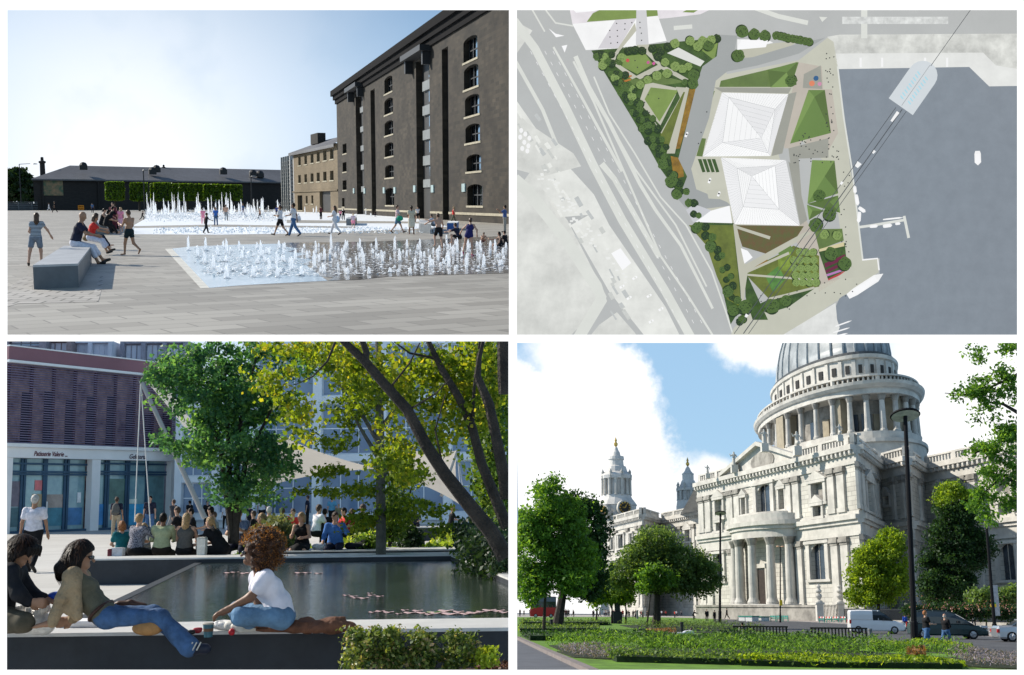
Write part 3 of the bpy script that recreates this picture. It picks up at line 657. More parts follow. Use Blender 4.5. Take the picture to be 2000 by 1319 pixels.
def box_px(P, tl, tr, bl, zt, back, name, mat, label, cat, group=None, top=None, inset=0):
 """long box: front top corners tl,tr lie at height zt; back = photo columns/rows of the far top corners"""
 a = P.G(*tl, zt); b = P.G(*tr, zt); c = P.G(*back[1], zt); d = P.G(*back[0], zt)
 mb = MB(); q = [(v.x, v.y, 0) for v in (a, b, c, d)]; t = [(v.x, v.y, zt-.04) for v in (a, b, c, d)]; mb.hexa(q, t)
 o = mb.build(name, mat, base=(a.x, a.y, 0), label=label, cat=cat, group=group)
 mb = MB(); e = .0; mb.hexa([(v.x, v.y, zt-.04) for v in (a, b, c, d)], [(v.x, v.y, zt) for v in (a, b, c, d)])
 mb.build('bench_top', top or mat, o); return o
M_SLATET = mk('bench_top_sunlit', (.40, .41, .42), .5, .08, 2, spec=.5)  # slate tops coloured paler to carry the sunlight
zb = P1.D(63, 518, P1.G(63, 566).y).z
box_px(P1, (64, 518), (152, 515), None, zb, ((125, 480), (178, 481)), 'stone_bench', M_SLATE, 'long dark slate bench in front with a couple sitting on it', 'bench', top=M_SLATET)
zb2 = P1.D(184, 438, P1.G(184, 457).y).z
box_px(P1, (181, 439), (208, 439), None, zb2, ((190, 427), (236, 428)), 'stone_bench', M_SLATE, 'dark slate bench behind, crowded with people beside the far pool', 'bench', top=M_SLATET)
zb3 = .55
box_px(P1, (821, 435), (842, 436), None, zb3, ((818, 430), (842, 430)), 'stone_bench', M_SLATE, 'small dark block seat near the big dark doorway', 'bench', top=M_SLATET)
M_BLUE = mk('blue_box_paint', (.03, .10, .32), .5, .05, 2)
zb4 = P1.D(875, 434, P1.G(875, 449).y).z
box_px(P1, (873, 435), (893, 435), None, zb4, ((876, 432), (896, 432)), 'blue_block_seat', M_BLUE, 'blue block seat with white top near the granary wall', 'bench', top=mk('white_top', (.7, .7, .7)))
box_px(P1, (676, 427), (694, 427), None, .5, ((680, 424), (697, 424)), 'stone_bench', M_SLATE, 'small dark bench behind the pink child in the far pool', 'bench', top=M_SLATET)
g = P1.G(158, 411)
t = thing('orange_sign', 'bright orange block sign standing far behind the seated man', 'sign', g); f_ = Fac(g, g+V3((1, 0, 0))); M_OR = mk('orange_paint', (.75, .25, .01), .5, .05); mb = MB()
s0, z0 = f_.h(152.5, 410.5); s1, z1 = f_.h(163.5, 401); ss = (s1-s0)
f_.wall(mb, s0, s1, z0, z1, [(s0+ss*(.1+.3*i), s0+ss*(.3+.3*i), z0+(z1-z0)*(.12+.45*j), z0+(z1-z0)*(.4+.45*j)) for i in range(3) for j in range(2)], .3)
mb.build('panel', M_OR, t); mb = MB(); f_.box(mb, s0+.1, s1-.1, z0+.1, z1-.1, -.5, -.32); mb.build('backing', mk('orange_dark', (.35, .10, .01)), t)
A = P1.G(67, 411); B = P1.G(548, 408.5)
D0 = 235.0; A = P1.D(67, 400, D0); B = P1.D(552, 400, D0*1.16); fs_ = Fac(A, B)
_, ze0 = fs_.h(67, 349.5); ze = ze0; L = fs_.L
t = thing('long_brick_shed', 'long low dark brick shed with grey slate roof and round-topped chimneys', 'building', A)
mb = MB(); f_ = fs_; KB = fs_.n.x/fs_.u.x; bk_ = lambda s, z, o: f_.pt(s+o*KB, z, -o); mb.hexa([f_.pt(0, 0), f_.pt(L+6, 0), bk_(L+6, 0, 10), bk_(0, 0, 10)], [f_.pt(0, ze), f_.pt(L+6, ze), bk_(L+6, ze, 10), bk_(0, ze, 10)])
for px in (83, 192): s, _ = f_.h(px, 380); f_.box(mb, s-.15, s+.15, 0, ze, 0, .3)
mb.build('wall', M_DARKBRICK, t)
mb = MB(); zr = P1.D(80, 322, D0+14).z
q0 = [f_.pt(-.6, ze, .7), f_.pt(L+6, ze, .7), bk_(L+6, zr, 14), bk_(.6, zr, 14)]
mb.add(q0+[f_.pt(-.6, ze-.3, .7), f_.pt(L+6, ze-.3, .7), bk_(-.6, ze-.3, 24), bk_(-.6, ze, 24)], [(0, 1, 2, 3), (4, 5, 1, 0), (0, 3, 7), (4, 0, 7, 6)])
roof = mb.build('roof', M_ROOF, t)
for px, py, hp, r in ((83, 330, 23, .8), (320, 336, 14, .55), (525, 342, 10, .5)):
 mb = MB(); s, _ = f_.h(px, py, -12); c = P1.D(px, py, f_.pt(s, 0).y+11); H = hp*c.y/F; mb.lathe(tuple(c), [(r*.8, -3), (r*.7, H*.45), (r, H*.5), (r, H*.62), (r*.45, H*.68), (r*.4, H*.95), (0, H)], 8); mb.build('chimney', M_DARKBRICK, roof)
for px, py in ((298, 341), (306, 337), (436, 341), (494, 345), (508, 347), (163, 332)):
 mb = MB(); c = P1.D(px, py, f_.pt(f_.h(px, py)[0], 0).y+4); mb.cbox(c, 1.6, 1.6, 1.0, .4); mb.lathe((c.x, c.y, c.z+1), [(.9, 0), (.6, .5), (0, .7)], 8); mb.build('roof_vent', M_IRON, roof)
mb = MB(); s, z = f_.h(100, 367); f_.box(mb, s-1.6, s+2.4, z-1.6, z+1.6, .01, .12); w_ = mb.build('window', mk('green_poster', (.05, .10, .06), .6, .3, 1, c2=(.30, .18, .10)), t)
fz = Fac(P1.G(10, 411.5), P1.G(556, 408.5)); t = thing('rail_fence', 'low grey rail fence running in front of the long shed', 'fence', fz.A)
_, zf = fz.h(200, 394.5); mb = MB();
for i in range(5): z = zf*(i+.8)/5; fz.box(mb, 0, fz.L, z-.05, z+.06, 0, .08)
mb.build('rail', mk('fence_grey', (.12, .13, .14), .6), t)
for i in range(26): mb = MB(); s = fz.L*i/25; fz.box(mb, s-.09, s+.09, 0, zf, -.1, -.01); mb.build('post', mk('fence_grey'  , (.12, .13, .14), .6), t)
mb = MB(); fz.box(mb, 0, fz.L, 0, zf*.82, -.9, -.6); mb.build('low_boundary_wall', mk('dark_low_wall', (.07, .075, .08), .8, .2, .3), label='low dark boundary wall just behind the rail fence', cat='wall')
LF1 = leafmat('leaf_box_tree', [(.03, .06, .008), (.08, .16, .014), (.17, .28, .02)], .45)
BARK = mk('bark_dark', (.035, .028, .022), .9, .3, 6, bump=.6)
for i, (px, y0, y1, wpx, yb) in enumerate([(225, 356, 391, 35, 412), (272, 358, 392, 33, 413), (305, 359, 391, 20, 412), (319, 358, 391, 34, 413), (346, 360, 391, 20, 412), (366, 360, 391, 30, 413), (389, 361, 391, 20, 412), (414, 361, 391, 31, 413), (437, 362, 391, 18, 412), (456, 362, 391, 33, 413)]):
 d = 215+ (8 if wpx < 22 else 0); c = P1.D(px, y1, d); top = P1.D(px, y0, d); wd = wpx*d/F
 rr = np.random.default_rng(i); n = 2200; p = rr.uniform(-1, 1, (n, 3)); ax = rr.integers(0, 3, n); p[np.arange(n), ax] = np.sign(p[np.arange(n), ax])*rr.uniform(.86, 1.04, n)
 p[:, 2] = p[:, 2]*(1-.05*(p[:, 0]**4)); H = top.z-c.z; C = np.stack([c.x+p[:, 0]*wd*.47, d+p[:, 1]*wd*.17, c.z+H/2+p[:, 2]*H/2], 1)
 NM = ['first from the orange sign end', 'second from the orange sign end', 'third, half hidden behind its neighbour', 'fourth and wide', 'fifth, half hidden', 'sixth and wide', 'seventh, half hidden', 'eighth and wide', 'ninth, half hidden', 'last, farthest from the orange sign'][i]
 t = thing('clipped_tree', 'box-clipped green tree before the long shed, %s' % NM, 'tree', (c.x, d, 0), 'row of box-clipped trees')
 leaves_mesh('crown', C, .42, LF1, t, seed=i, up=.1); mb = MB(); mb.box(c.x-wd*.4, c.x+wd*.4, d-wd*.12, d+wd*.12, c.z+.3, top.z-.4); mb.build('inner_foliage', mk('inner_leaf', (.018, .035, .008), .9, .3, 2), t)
 mb = MB(); mb.tube([(c.x, d, 0), (c.x, d, c.z+.5)], [.22, .18], 8); mb.build('trunk', BARK, t)
LFD = leafmat('leaf_dark', [(.008, .018, .007), (.02, .045, .012), (.05, .09, .02)], .25)
for i, (px, py, rx, ry) in enumerate([(20, 365, 26, 34), (50, 372, 24, 30), (35, 345, 14, 14)]):
 d = 300; c = P1.D(px, py, d); k_ = d/F; e = [(c.x, c.y, c.z, rx*k_, 6, ry*k_)]; C, tn = clumps(e, 120, 16, .9, i, .3)
 t = thing('broadleaf_tree', ['dense dark green tree at the far end of the shed', 'dark rounded tree touching the end of the long shed', 'small pointed dark treetop above the fence end'][i], 'tree', (c.x, c.y, 0)); leaves_mesh('crown', C, 1.3, LFD, t, seed=i, zvar=tn)
 mb = MB(); mb.tube([(c.x, c.y, 0), (c.x, c.y, c.z)], [.5, .3], 7); mb.build('trunk', BARK, t)
def lamp1(px, yb, yt, arm, label, r=.12):
 g = P1.G(px, yb); zt = P1.D(px, yt, g.y).z; t = thing('street_lamp', label, 'street lamp', g)
 mb = MB(); mb.tube([g, (g.x, g.y, zt)], [r*1.3, r*.8], 8); mb.build('pole', M_IRON, t); e = P1.D(px+arm, yt, g.y)
 mb = MB(); mb.tube([(g.x, g.y, zt), (lerp(g.x, e.x, .7), g.y, zt+.12)], [r*.6, r*.5], 6); mb.build('arm', M_IRON, t)
 mb = MB(); mb.lathe((e.x, e.y, zt), [(0, .2), (.5, .12), (.6, 0), (0, -.05)], 10); mb.build('lamp_head', M_STEEL, t)
lamp1(42, 410, 321, 26, 'thin tall lamp post with one arm at the far fence end'); lamp1(283, 413, 333, 1, 'thin lamp post behind the clipped trees'); lamp1(492, 411, 345, 3, 'lamp post with small round head before the shed')
VPX = 223.0
def facade_line(px0, px1, ybase0, ybase1): return Fac(P1.G(px0, ybase0), P1.G(px1, ybase1))
ft = Fac(P1.G(574, 413.2), P1.G(661, 416.5))
def tri(px0, py0, px1, py1, f):
 a = f.h(px0, py0); b = f.h(px1, py1); return (min(a[0], b[0]), max(a[0], b[0]), min(a[1], b[1]), max(a[1], b[1]))
t = thing('tan_brick_house', 'tan brick three-storey house with grey slate roof beside the tall granary', 'building', ft.A)
holes = []; wins = []
for i in range(6):
 px = [585, 597, 609.5, 621.5, 634.5, 648][i]; wv = [2.6, 2.7, 3, 3.1, 3.4, 3.6][i]
 yt = 307-(px-585)*.245; hgt = 16+i*.55; wins.append(tri(px-wv, yt, px+wv, yt+hgt, ft)); yt2 = 342.5-(px-585)*.13; wins.append(tri(px-wv, yt2, px+wv, yt2+hgt*.93, ft))
doors = [tri(581, 382, 591, 411, ft), tri(597, 383, 601, 398, ft), tri(608, 382, 612, 398, ft), tri(624, 373, 646, 414.5, ft)]
s0, z0 = ft.h(574, 303); s1, z1 = ft.h(661, 279); ztop = z1
Lf = ft.h(661, 400)[0]
mb = MB(); ft.wall(mb, 0, Lf, 0, ztop, wins+doors, .5); ft.box(mb, 0, Lf, ft.h(600, 374)[1]-.1, ft.h(600, 374)[1]+.1, .003, .2); mb.add([ft.pt(0, 0), ft.pt(0, 0, -16), ft.pt(0, ztop, -16), ft.pt(0, ztop)], [(0, 1, 2, 3)])
mb.build('wall', M_BRICK2, t)
for i, h in enumerate(wins+doors[:3]):
 mb = MB(); ft.box(mb, h[0], h[1], h[2], h[3], -.5, -.45); a = mb.build('window', M_DKGLASS if i % 2 or i > 11 else M_GLASS1, t)
 mb = MB(); ft.box(mb, h[0]-.3, h[1]+.3, h[2]-.2, h[2]-.003, .003, .08); mb.build('sill', M_STONE1, a)
mb = MB(); ft.box(mb, doors[3][0], doors[3][1], 0, doors[3][3], -.5, -.45); mb.build('door', M_IRON, t)
mb = MB(); zr = P1.D(660, 269, ft.B.y+4 if hasattr(ft, 'B') else ft.pt(Lf, 0).y).z
mb.add([ft.pt(-1, ztop-.1, .6), ft.pt(Lf, ztop-.1, .6), ft.pt(Lf, ztop+2.1, -5), ft.pt(5, ztop+2.1, -5), ft.pt(-1, ztop-.1, -16), ft.pt(-1, ztop-.6, .6), ft.pt(Lf, ztop-.6, .6), ft.pt(-1, ztop-.6, -16)], [(0, 1, 2, 3), (0, 3, 4), (5, 6, 1, 0), (7, 5, 0, 4)])
rf = mb.build('roof', M_ROOF, t); mb = MB(); c = ft.pt(ft.h(621, 268, -3)[0], ztop+1.2, -3); mb.cbox(c, 1.4, 6, 1.8, math.atan2(ft.u.y, ft.u.x)-math.pi/2); mb.build('chimney', M_DARKBRICK, rf)
tw = Fac(P1.G(548, 412), P1.G(574, 413.2)); Lw = tw.L; _, zt = tw.h(548, 314)
t = thing('slatted_stair_tower', 'narrow dark stair tower with pale vertical slats beside the tan house', 'building', tw.A)
mb = MB(); tw.box(mb, 0, Lw-.01, 0, zt, -8, -.6); mb.build('wall', M_DKGLASS, t)
for i, px in enumerate((549, 553, 557, 561, 566, 573)):
 mb = MB(); s, _ = tw.h(px, 350); tw.box(mb, s-.18, s+.5, 0, zt+.6, -.55, 0); mb.build('slat', M_STEEL if i < 4 else mk('pale_slat', (.4, .4, .4)), t)
mb = MB();
for j in range(14): z = zt*(j+.5)/14; tw.box(mb, 0, Lw*.8, z-.08, z+.08, -.59, -.2)
mb.build('floor_bands', M_STEEL, t)
fg = Fac(P1.G(661, 416.5), P1.G(994, 438));
t = thing('brick_granary', 'tall six-storey dark brick granary with recessed window bays', 'building', fg.A)
ztop = fg.h(661, 184)[1]; Lg = fg.h(1010, 400)[0]
W = []; blk = [];
c1 = [(669, 282.5, 677, 299), (669, 318, 677, 335), (669, 353, 677, 371), (668, 387, 673, 404)]
c2 = [(750.5, 154, 766.5, 177), (750.5, 196, 767.5, 219), (751, 239, 768, 261), (751.5, 281, 768.5, 304), (752, 324, 769, 346), (753, 368, 770, 401)]
c3 = [(905, 79, 932.5, 111), (906, 134, 934.5, 166), (908, 190, 936.5, 221), (909, 246, 938, 275), (911, 304, 940, 333), (912.5, 361, 943, 402)]
WW = [tri(*q, fg) for q in c1+c2+c3]
SL = [tri(694, 183, 712, 420, fg), tri(812, 122, 841, 430, fg)]      # recessed hoist bays
SL = [(a, b, 0, d) for a, b, c, d in SL]
rs_ = []
for px0, px1, yt in ((726.5, 735, 160), (865, 877, 75)):
 a = fg.h(px0, 400)[0]; b = fg.h(px1, 400)[0]; rs_.append((a, b, 0, ztop-2.2))
mb = MB(); fg.wall(mb, 0, Lg, 0, ztop, WW+SL+rs_, .75); mb.add([fg.pt(0, 0), fg.pt(0, 0, -30), fg.pt(0, ztop, -30), fg.pt(0, ztop)], [(0, 1, 2, 3)])
for h in WW[4:]: fg.arch(mb, h[0]-.003, h[1]+.003, h[3]-.35, h[3]+.003, -.3, .004)
mb.add([fg.pt(0, ztop-.01), fg.pt(Lg, ztop-.01), fg.pt(Lg, ztop-.01, -30), fg.pt(0, ztop-.01, -30)], [(0, 1, 2, 3)])
mb.build('wall', M_BRICK, t)
for i, h in enumerate(WW):
 ar = i >= 4; mb = MB(); fg.box(mb, h[0], h[1], h[2], h[3], -.62, -.58); a = mb.build('window', M_DKGLASS, t)
 mb = MB(); m_ = h[0]+(h[1]-h[0])*.45; fg.box(mb, m_, h[1], h[2]+(h[3]-h[2])*.1, h[3], -.57, -.55)
 if ar and i not in (9, 15): mb.build('pane', M_GLASS1, a)
 mb = MB(); q = (h[1]-h[0])
 for x in (.02, .30, .60, .94): fg.box(mb, h[0]+q*x, h[0]+q*(x+.04), h[2], h[3], -.54, -.48)
 fg.box(mb, h[0], h[1], (h[2]+h[3])/2-.05, (h[2]+h[3])/2+.05, -.535, -.49); mb.build('frame', M_IRON, a)
 mb = MB(); fg.box(mb, h[0]-.25, h[1]+.25, h[2]-.17, h[2]-.003, .003, .06); mb.build('sill', M_STONE1, a)
for k_, h in enumerate(SL):
 mb = MB(); fg.box(mb, h[0], h[1], 0, h[3], -.75, -.7); bay = mb.build('window_bay', M_IRON, t)
 ys = [(206, 217), (245, 256), (283, 294), (321, 331), (364, 375)] if k_ == 0 else [(154, 173), (203, 222), (252, 271), (303, 322), (350, 366)]
 pp = 705 if k_ == 0 else 830; tops = [h[3]]
 for y0, y1 in ys:
  za = fg.h(pp, y0)[1]; zb_ = fg.h(pp, y1)[1]; mb = MB(); fg.box(mb, h[0]+(h[1]-h[0])*.15, h[1]-.01, zb_, za, -.69, -.45); mb.build('spandrel', M_STEEL, t)
  mb = MB(); fg.box(mb, h[0]+(h[1]-h[0])*.5, h[1]-.05, za+.3, tops[-1]-.15, -.69, -.64); mb.build('pane', M_GLASS1, bay); tops.append(zb_)
 if k_: mb = MB(); fg.box(mb, h[0], h[1], 0, fg.h(830, 368)[1], -.69, -.6); mb.build('door', mk('black_door', (.004, .004, .004), .6), t)
for i, (a, b, c, d) in enumerate(rs_): mb = MB(); fg.box(mb, a, b, c, d, -.75, -.5); mb.build('drain_pipe', M_IRON, t)
mb = MB(); zc = ztop; fg.box(mb, -1.2, Lg, zc-.1, zc+.7, -1, .75); fg.box(mb, -.8, Lg, zc-.7, zc-.103, -1, .45); fg.box(mb, -.4, Lg, zc-1.3, zc-.703, -.5, .2); mb.build('cornice', mk('cornice_black', (.006, .006, .007), .95, .1, 2, spec=.08), t)
mb = MB()
for h in SL:
 fg.box(mb, h[0]-2.5, h[1]+1.0, h[3]+.25, h[3]+.8, 0.003, 1.15); fg.box(mb, h[0]-2, h[0]-1.5, h[3]-1.0, h[3]+.247, .003, .8); fg.box(mb, h[1]+.1, h[1]+.6, h[3]-1.0, h[3]+.247, .003, .8)
mb.build('hoist_canopy', M_IRON, t)
mb = MB(); zt_ = fg.h(860, 416)[1]; last = 0
for h in sorted(SL+rs_): fg.box(mb, last, h[0], zt_-.09, zt_+.12, .003, .07); last = h[1]
fg.box(mb, last, Lg, zt_-.09, zt_+.12, .003, .07); mb.build('string_course', M_STONE1, t)
for px, py in ((751, 372), (772, 372), (811, 369), (846, 369), (907, 367), (692, 373), (713, 373)):
 mb = MB(); s, z = fg.h(px, py); fg.box(mb, s-.55, s+.55, z-.35, z+.35, .003, .12); mb.build('wall_lamp', mk('pale_lamp', (.25, .33, .34)), t)
W_ = cl((.62, .62, .66)); NV = cl((.018, .02, .04)); BK = cl((.010, .010, .012)); RD = cl((.55, .035, .03)); JN_ = cl((.06, .13, .27), 'denim'); PK = cl((.75, .25, .35)); GR = cl((.2, .21, .22)); BR = cl((.10, .02, .03))
ST = patt('navy_white_stripe', (.03, .04, .07), (.5, .55, .6), 'h', 7, .6)
SH = mk('shoe_black', (.01, .01, .01), .5); gN = 'people at the fountain square'
person(72, 416, 520, 12, 'girl in a striped top and grey shorts walking past the front bench', dict(lean=4, side=6, thL=(-14, 10), knL=5, thR=(10, 5), knR=25, aL=(-10, 14), eL=(25, 40), aR=(22, 32), eR=(8, -5)), top=ST, sleeve='cap', legs=cl((.16, .19, .24)), legk='shorts', hair='long', hairc='brown', shoes=SH, fem=True, vox=.022, group=gN)
sb = P1.G(150, 487, zb)
person(147, 414, 482, -78, 'bald man in navy shirt and white trousers sitting on the front bench', SITL, seat=zb, top=NV, legs=cl((.6, .6, .68)), legk='capri', hair='none', shoes=SH, vox=.02, group=gN, skin=SKINM)
person(176, 420, 469, -75, 'woman in a red top and white capri trousers sitting on the front bench', SITL, seat=zb, top=RD, legs=cl((.55, .57, .68)), legk='capri', hair='bob', hairc='brown', shoes=SH, fem=True, vox=.02, group=gN, skin=SKINM)
person(178, 417, 462, -75, 'person half hidden behind the woman in red on the bench', SITL, seat=zb, top=GR, legs=NV, hair='bob', hairc='black', vox=.03, group=gN)
person(254, 411, 499, 60, 'shirtless boy in dark trunks standing with one foot back', dict(lean=-3, thL=(16, 3), knL=12, thR=(-12, 3), knR=42, aL=(30, 6), eL=(75, 20), aR=(15, 6), eR=(60, 10), head=(25, 0)), legs=cl((.01, .02, .025)), legk='trunks', hair='short', hairc='brown', vox=.02, group=gN, skin=SKINM)
person(198, 407, 439, -80, 'woman in a black top sitting at the near end of the rear bench', SITL, seat=zb2, top=BK, sleeve='none', legs=BK, hair='tail', hairc='black', fem=True, vox=.025, group=gN)
person(215, 404, 455, -30, 'person in black bending over beside the rear bench', dict(lean=28, thL=(10, 4), thR=(5, 4), aL=(30, 8), aR=(35, 8), eL=(30, 10)), top=BK, legs=BK, hair='short', hairc='black', vox=.03, group=gN)
person(222, 396, 452, 160, 'person in a dark red robe standing behind the rear bench', dict(aL=(20, 10), eL=(60, 30)), top=BR, sleeve='long', long=.9, legs=BR, legk='longskirt', hair='short', hairc='brown', vox=.03, group=gN)
person(228, 403, 450, 150, 'person in maroon standing close behind the rear bench', STAND, top=BR, sleeve='long', legs=BK, hair='short', hairc='black', vox=.03, group=gN)
person(237, 405, 455, 170, 'small girl in a pink and white dress by the rear bench', dict(thL=(6, 3), thR=(-4, 3)), top=PK, sleeve='cap', legs=patt('pink_white', (.75, .1, .25), (.8, .7, .7), 'h', 12, .5), legk='skirt', hair='long', hairc='fair', vox=.03, group=gN, fem=True)
person(206, 410, 441, -60, 'person in black sitting in the middle of the rear bench', SITL, seat=zb2, top=BK, legs=BK, hair='bob', hairc='black', vox=.03, group=gN)
person(403, 416, 457, -70, 'tiny child in black running in front of the far pool', dict(lean=8, thL=(12, 3), thR=(-8, 3), knR=20, aL=(-35, 20), eL=(30, 0), aR=(40, 20), eR=(30, 0)), top=BK, legs=BK, hair='short', hairc='black', skin=SKIND, vox=.03, group=gN)
person(548, 401, 461, 82, 'woman in a white shirt and black shorts walking with crossed arms', dict(WALK, aL=(15, 5), eL=(85, 40), aR=(15, 5), eR=(85, 40)), top=W_, legs=BK, legk='shorts', hair='tail', hairc='brown', shoes=SH, fem=True, vox=.025, group=gN, skin=SKINM)
person(574, 397, 462, 82, 'person in a white shirt and blue jeans walking with a white bag', dict(WALK2), top=W_, legs=JN_, hair='short', hairc='black', shoes=SH, vox=.025, group=gN, skin=SKIND)
person(654, 402, 459, 82, 'woman in white trousers carrying a light blue shoulder bag', dict(WALK2, aR=(5, 8)), top=W_, legs=W_, hair='long', hairc='brown', shoes=SH, fem=True, vox=.025, group=gN)
person(690, 417, 447, 0, 'small child in a pink top wading in the far pool', STAND, top=cl((.6, .45, .5)), legs=PK, legk='shorts', hair='short', hairc='fair', vox=.035, group=gN)
person(777, 401, 456, -95, 'man in a pale shirt walking with a green bag', WALK, top=cl((.6, .45, .47)), legs=cl((.1, .2, .3)), legk='shorts', hair='short', hairc='brown', shoes=SH, vox=.028, group=gN)
person(804, 402, 459, 10, 'woman with a large red bag on her back walking away', dict(thL=(4, 2), thR=(-4, 2), knR=8, aL=(20, 12), eL=(60, 20)), top=cl((.5, .45, .35)), legs=cl((.6, .55, .45)), legk='skirt', hair='bun', hairc='black', fem=True, vox=.028, group=gN, skin=SKIND)
person(816, 404, 431, -160, 'child in a white top and dark shorts before the dark doorway', WALK, top=W_, legs=BK, legk='shorts', hair='short', vox=.035, group=gN)
person(857, 417, 486, 20, 'shirtless man in black shorts running with one arm out', dict(lean=10, thL=(40, 5), knL=60, thR=(-8, 3), knR=15, aL=(60, 60), eL=(5, 0), aR=(20, 20), eR=(40, 0)), legs=BK, legk='shorts', hair='short', hairc='brown', vox=.022, group=gN)
person(848, 419, 450, 80, 'boy in a grey shirt crouching by the pool edge', dict(CROUCH, lean=20), top=cl((.45, .45, .5)), legs=GR, legk='shorts', hair='short', vox=.03, group=gN)
person(886, 404, 438, 100, 'woman in a red top and khaki shorts by the blue block seat', WALK, top=RD, sleeve='none', legs=cl((.12, .12, .08)), legk='capri', hair='bob', hairc='fair', fem=True, vox=.03, group=gN)
person(916, 426, 500, -8, 'girl in a navy swimsuit stepping between the jets', dict(lean=14, side=6, thL=(14, 14), knL=50, thR=(-2, 6), knR=4, aL=(30, 48), eL=(10, -10), aR=(-20, 35), eR=(50, 20)), top=cl((.02, .02, .10)), sleeve='none', legs=cl((.02, .02, .10)), legk='brief', hair='bun', hairc='brown', shoes=cl((.5, .02, .15)), fem=True, vox=.022, group=gN)
person(897, 436, 478, 60, 'child stooping behind the girl in the navy swimsuit', dict(CROUCH, lean=25), top=NV, legs=BK, legk='shorts', hair='short', vox=.03, group=gN)
person(942, 454, 480, -160, 'shirtless child crouching at the far edge of the near pool', CROUCH, legs=BR, legk='trunks', hair='short', hairc='brown', vox=.028, group=gN)
person(978, 453, 482, 100, 'woman with dark hair sitting in the water of the near pool', dict(FLOORSIT), seat=.02, top=BK, sleeve='none', legs=BK, legk='shorts', hair='bob', hairc='black', fem=True, vox=.028, group=gN)
person(988, 451, 478, 60, 'person in dark clothes sitting behind the dark-haired woman', dict(FLOORSIT), seat=.02, top=BK, legs=BK, hair='short', hairc='black', vox=.03, group=gN)
person(986, 401, 454, 80, 'photographer in a blue and black shirt holding up a camera', dict(aL=(60, 15), eL=(70, 20), aR=(60, 15), eR=(70, 20)), top=cl((.06, .10, .25)), legs=cl((.3, .28, .25)), hair='short', hairc='black', shoes=SH, vox=.028, group=gN, skin=SKINM)
for i, (x, yt, yf, lab, tp, lg, po, yw) in enumerate([(107, 394, 416, 'tiny man in dark clothes striding far off near the fence', BK, BK, WALK, 80), (96, 397, 413, 'tiny person in white walking far off near the fence', W_, W_, WALK, -80), (181, 397, 416, 'tiny standing figure in blue far behind the couple', JN_, NV, STAND, 0),
  (278, 412, 431, 'small child in black at the edge of the far pool', BK, BK, RUN, -70), (397, 407, 438, 'girl in a pink dress standing in the far jets', PK, PK, STAND, 10), (422, 405, 441, 'child in a bright blue top wading among the far jets', cl((.05, .15, .5)), JN_, STAND, 170),
  (442, 400, 432, 'bare-chested adult standing in the spray', SKIN, GR, STAND, 0), (475, 397, 427, 'person in blue and white walking through the spray', JN_, W_, WALK, 80), (627, 402, 429, 'seated figure in dark clothes beyond the far pool', BR, BK, STAND, 60), (665, 410, 428, 'child in pink far beyond the woman with the blue bag', PK, NV, STAND, 0),
  (671, 408, 430, 'child in black beside the distant child in pink', BK, BK, STAND, 0), (733, 412, 424, 'distant pair of legs and dark top by the granary wall', BK, NV, STAND, 0), (508, 407, 430, 'small bare figure at the red strip beyond the jets', SKINM, BK, WALK, 80), (541, 402, 424, 'distant person in blue beside the woman with crossed arms', cl((.03, .05, .2)), NV, STAND, 0)]):
 person(x, yt, yf, yw, lab, po, top=tp, legs=lg, hair='short', hairc='brown', vox=.045, group='distant people across the square')
def blobthing(name, prims, mat, base, label, cat, vox=.03, k=.03, cuts=(), Mx=None, scale=1, group=None):
 V, Fc = sdf_mesh(prims, vox, k, cuts); o = mesh_obj(name, V, Fc, mat, None, base=(0, 0, 0), smooth=True)
 o.matrix_basis = CP[0].M @ Matrix.Translation(base) @ (Mx or Matrix.Identity(4)) @ Matrix.Scale(scale, 4); return tag(o, label, cat, group)
def bagpx(px, py, yf, w_, h_, mat, label, name='shoulder_bag'):
 d = P1.G(px, yf).y; c = P1.D(px, py, d-.25); k_ = d/F
 blobthing(name, [('e', (0, 0, 0), (w_*k_, .10, h_*k_)), cone((-w_*k_*.6, 0, h_*k_*.6), (0, 0, h_*k_*2.2), .02, .02), cone((w_*k_*.6, 0, h_*k_*.6), (0, 0, h_*k_*2.2), .02, .02)], mat, c, label, 'bag', .035)
bagpx(657, 429, 458, 7, 7, cl((.35, .5, .7)), 'light blue shoulder bag held by the woman in white'); bagpx(781, 427, 456, 6.5, 5, cl((.02, .3, .18)), 'green bag carried by the man in the pale shirt'); bagpx(804, 423, 458, 7.5, 7, cl((.5, .02, .02)), 'large red bag on the back of the walking woman')
bagpx(583, 428, 461, 5, 5, cl((.7, .7, .75)), 'white plastic bag carried by the person in jeans'); bagpx(168, 466, 497, 7, 5, cl((.2, .14, .08)), 'brown bag on the lap of the woman in red')
# ================================================================ place 2: the upright masterplan relief, glow put into its colours
CP[0] = PC
DP = 5.30
ES = .79  # glow added to the plan colours; the sun misses this face
def pm(name, c, var=.05, scale=6, c2=None):
 c = srgb(c); return mk('plan_'+name, c, .8, var, scale, emit=ES, c2=c2, spec=.1)
G_ROAD = pm('grey_road', 'b2b4b3', .03, 3); G_ROAD2 = pm('dark_road', '9c9f9e', .02, 3); G_LAND = pm('pale_land', 'd3d4cf', .10, 5); G_LAND2 = pm('pale_yard', 'dcddd8', .06, 8); G_STRIP = pm('pale_strip', 'd6d8d2', .03, 4)
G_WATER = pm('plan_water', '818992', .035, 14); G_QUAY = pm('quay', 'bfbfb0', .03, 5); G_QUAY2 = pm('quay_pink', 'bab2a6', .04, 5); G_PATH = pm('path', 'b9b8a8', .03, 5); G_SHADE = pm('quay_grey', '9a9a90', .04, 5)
G_WHITE = pm('white', 'f2f2f3', .01, 5); G_PAPER = pm('paper', 'eeeeee', .03, 8)
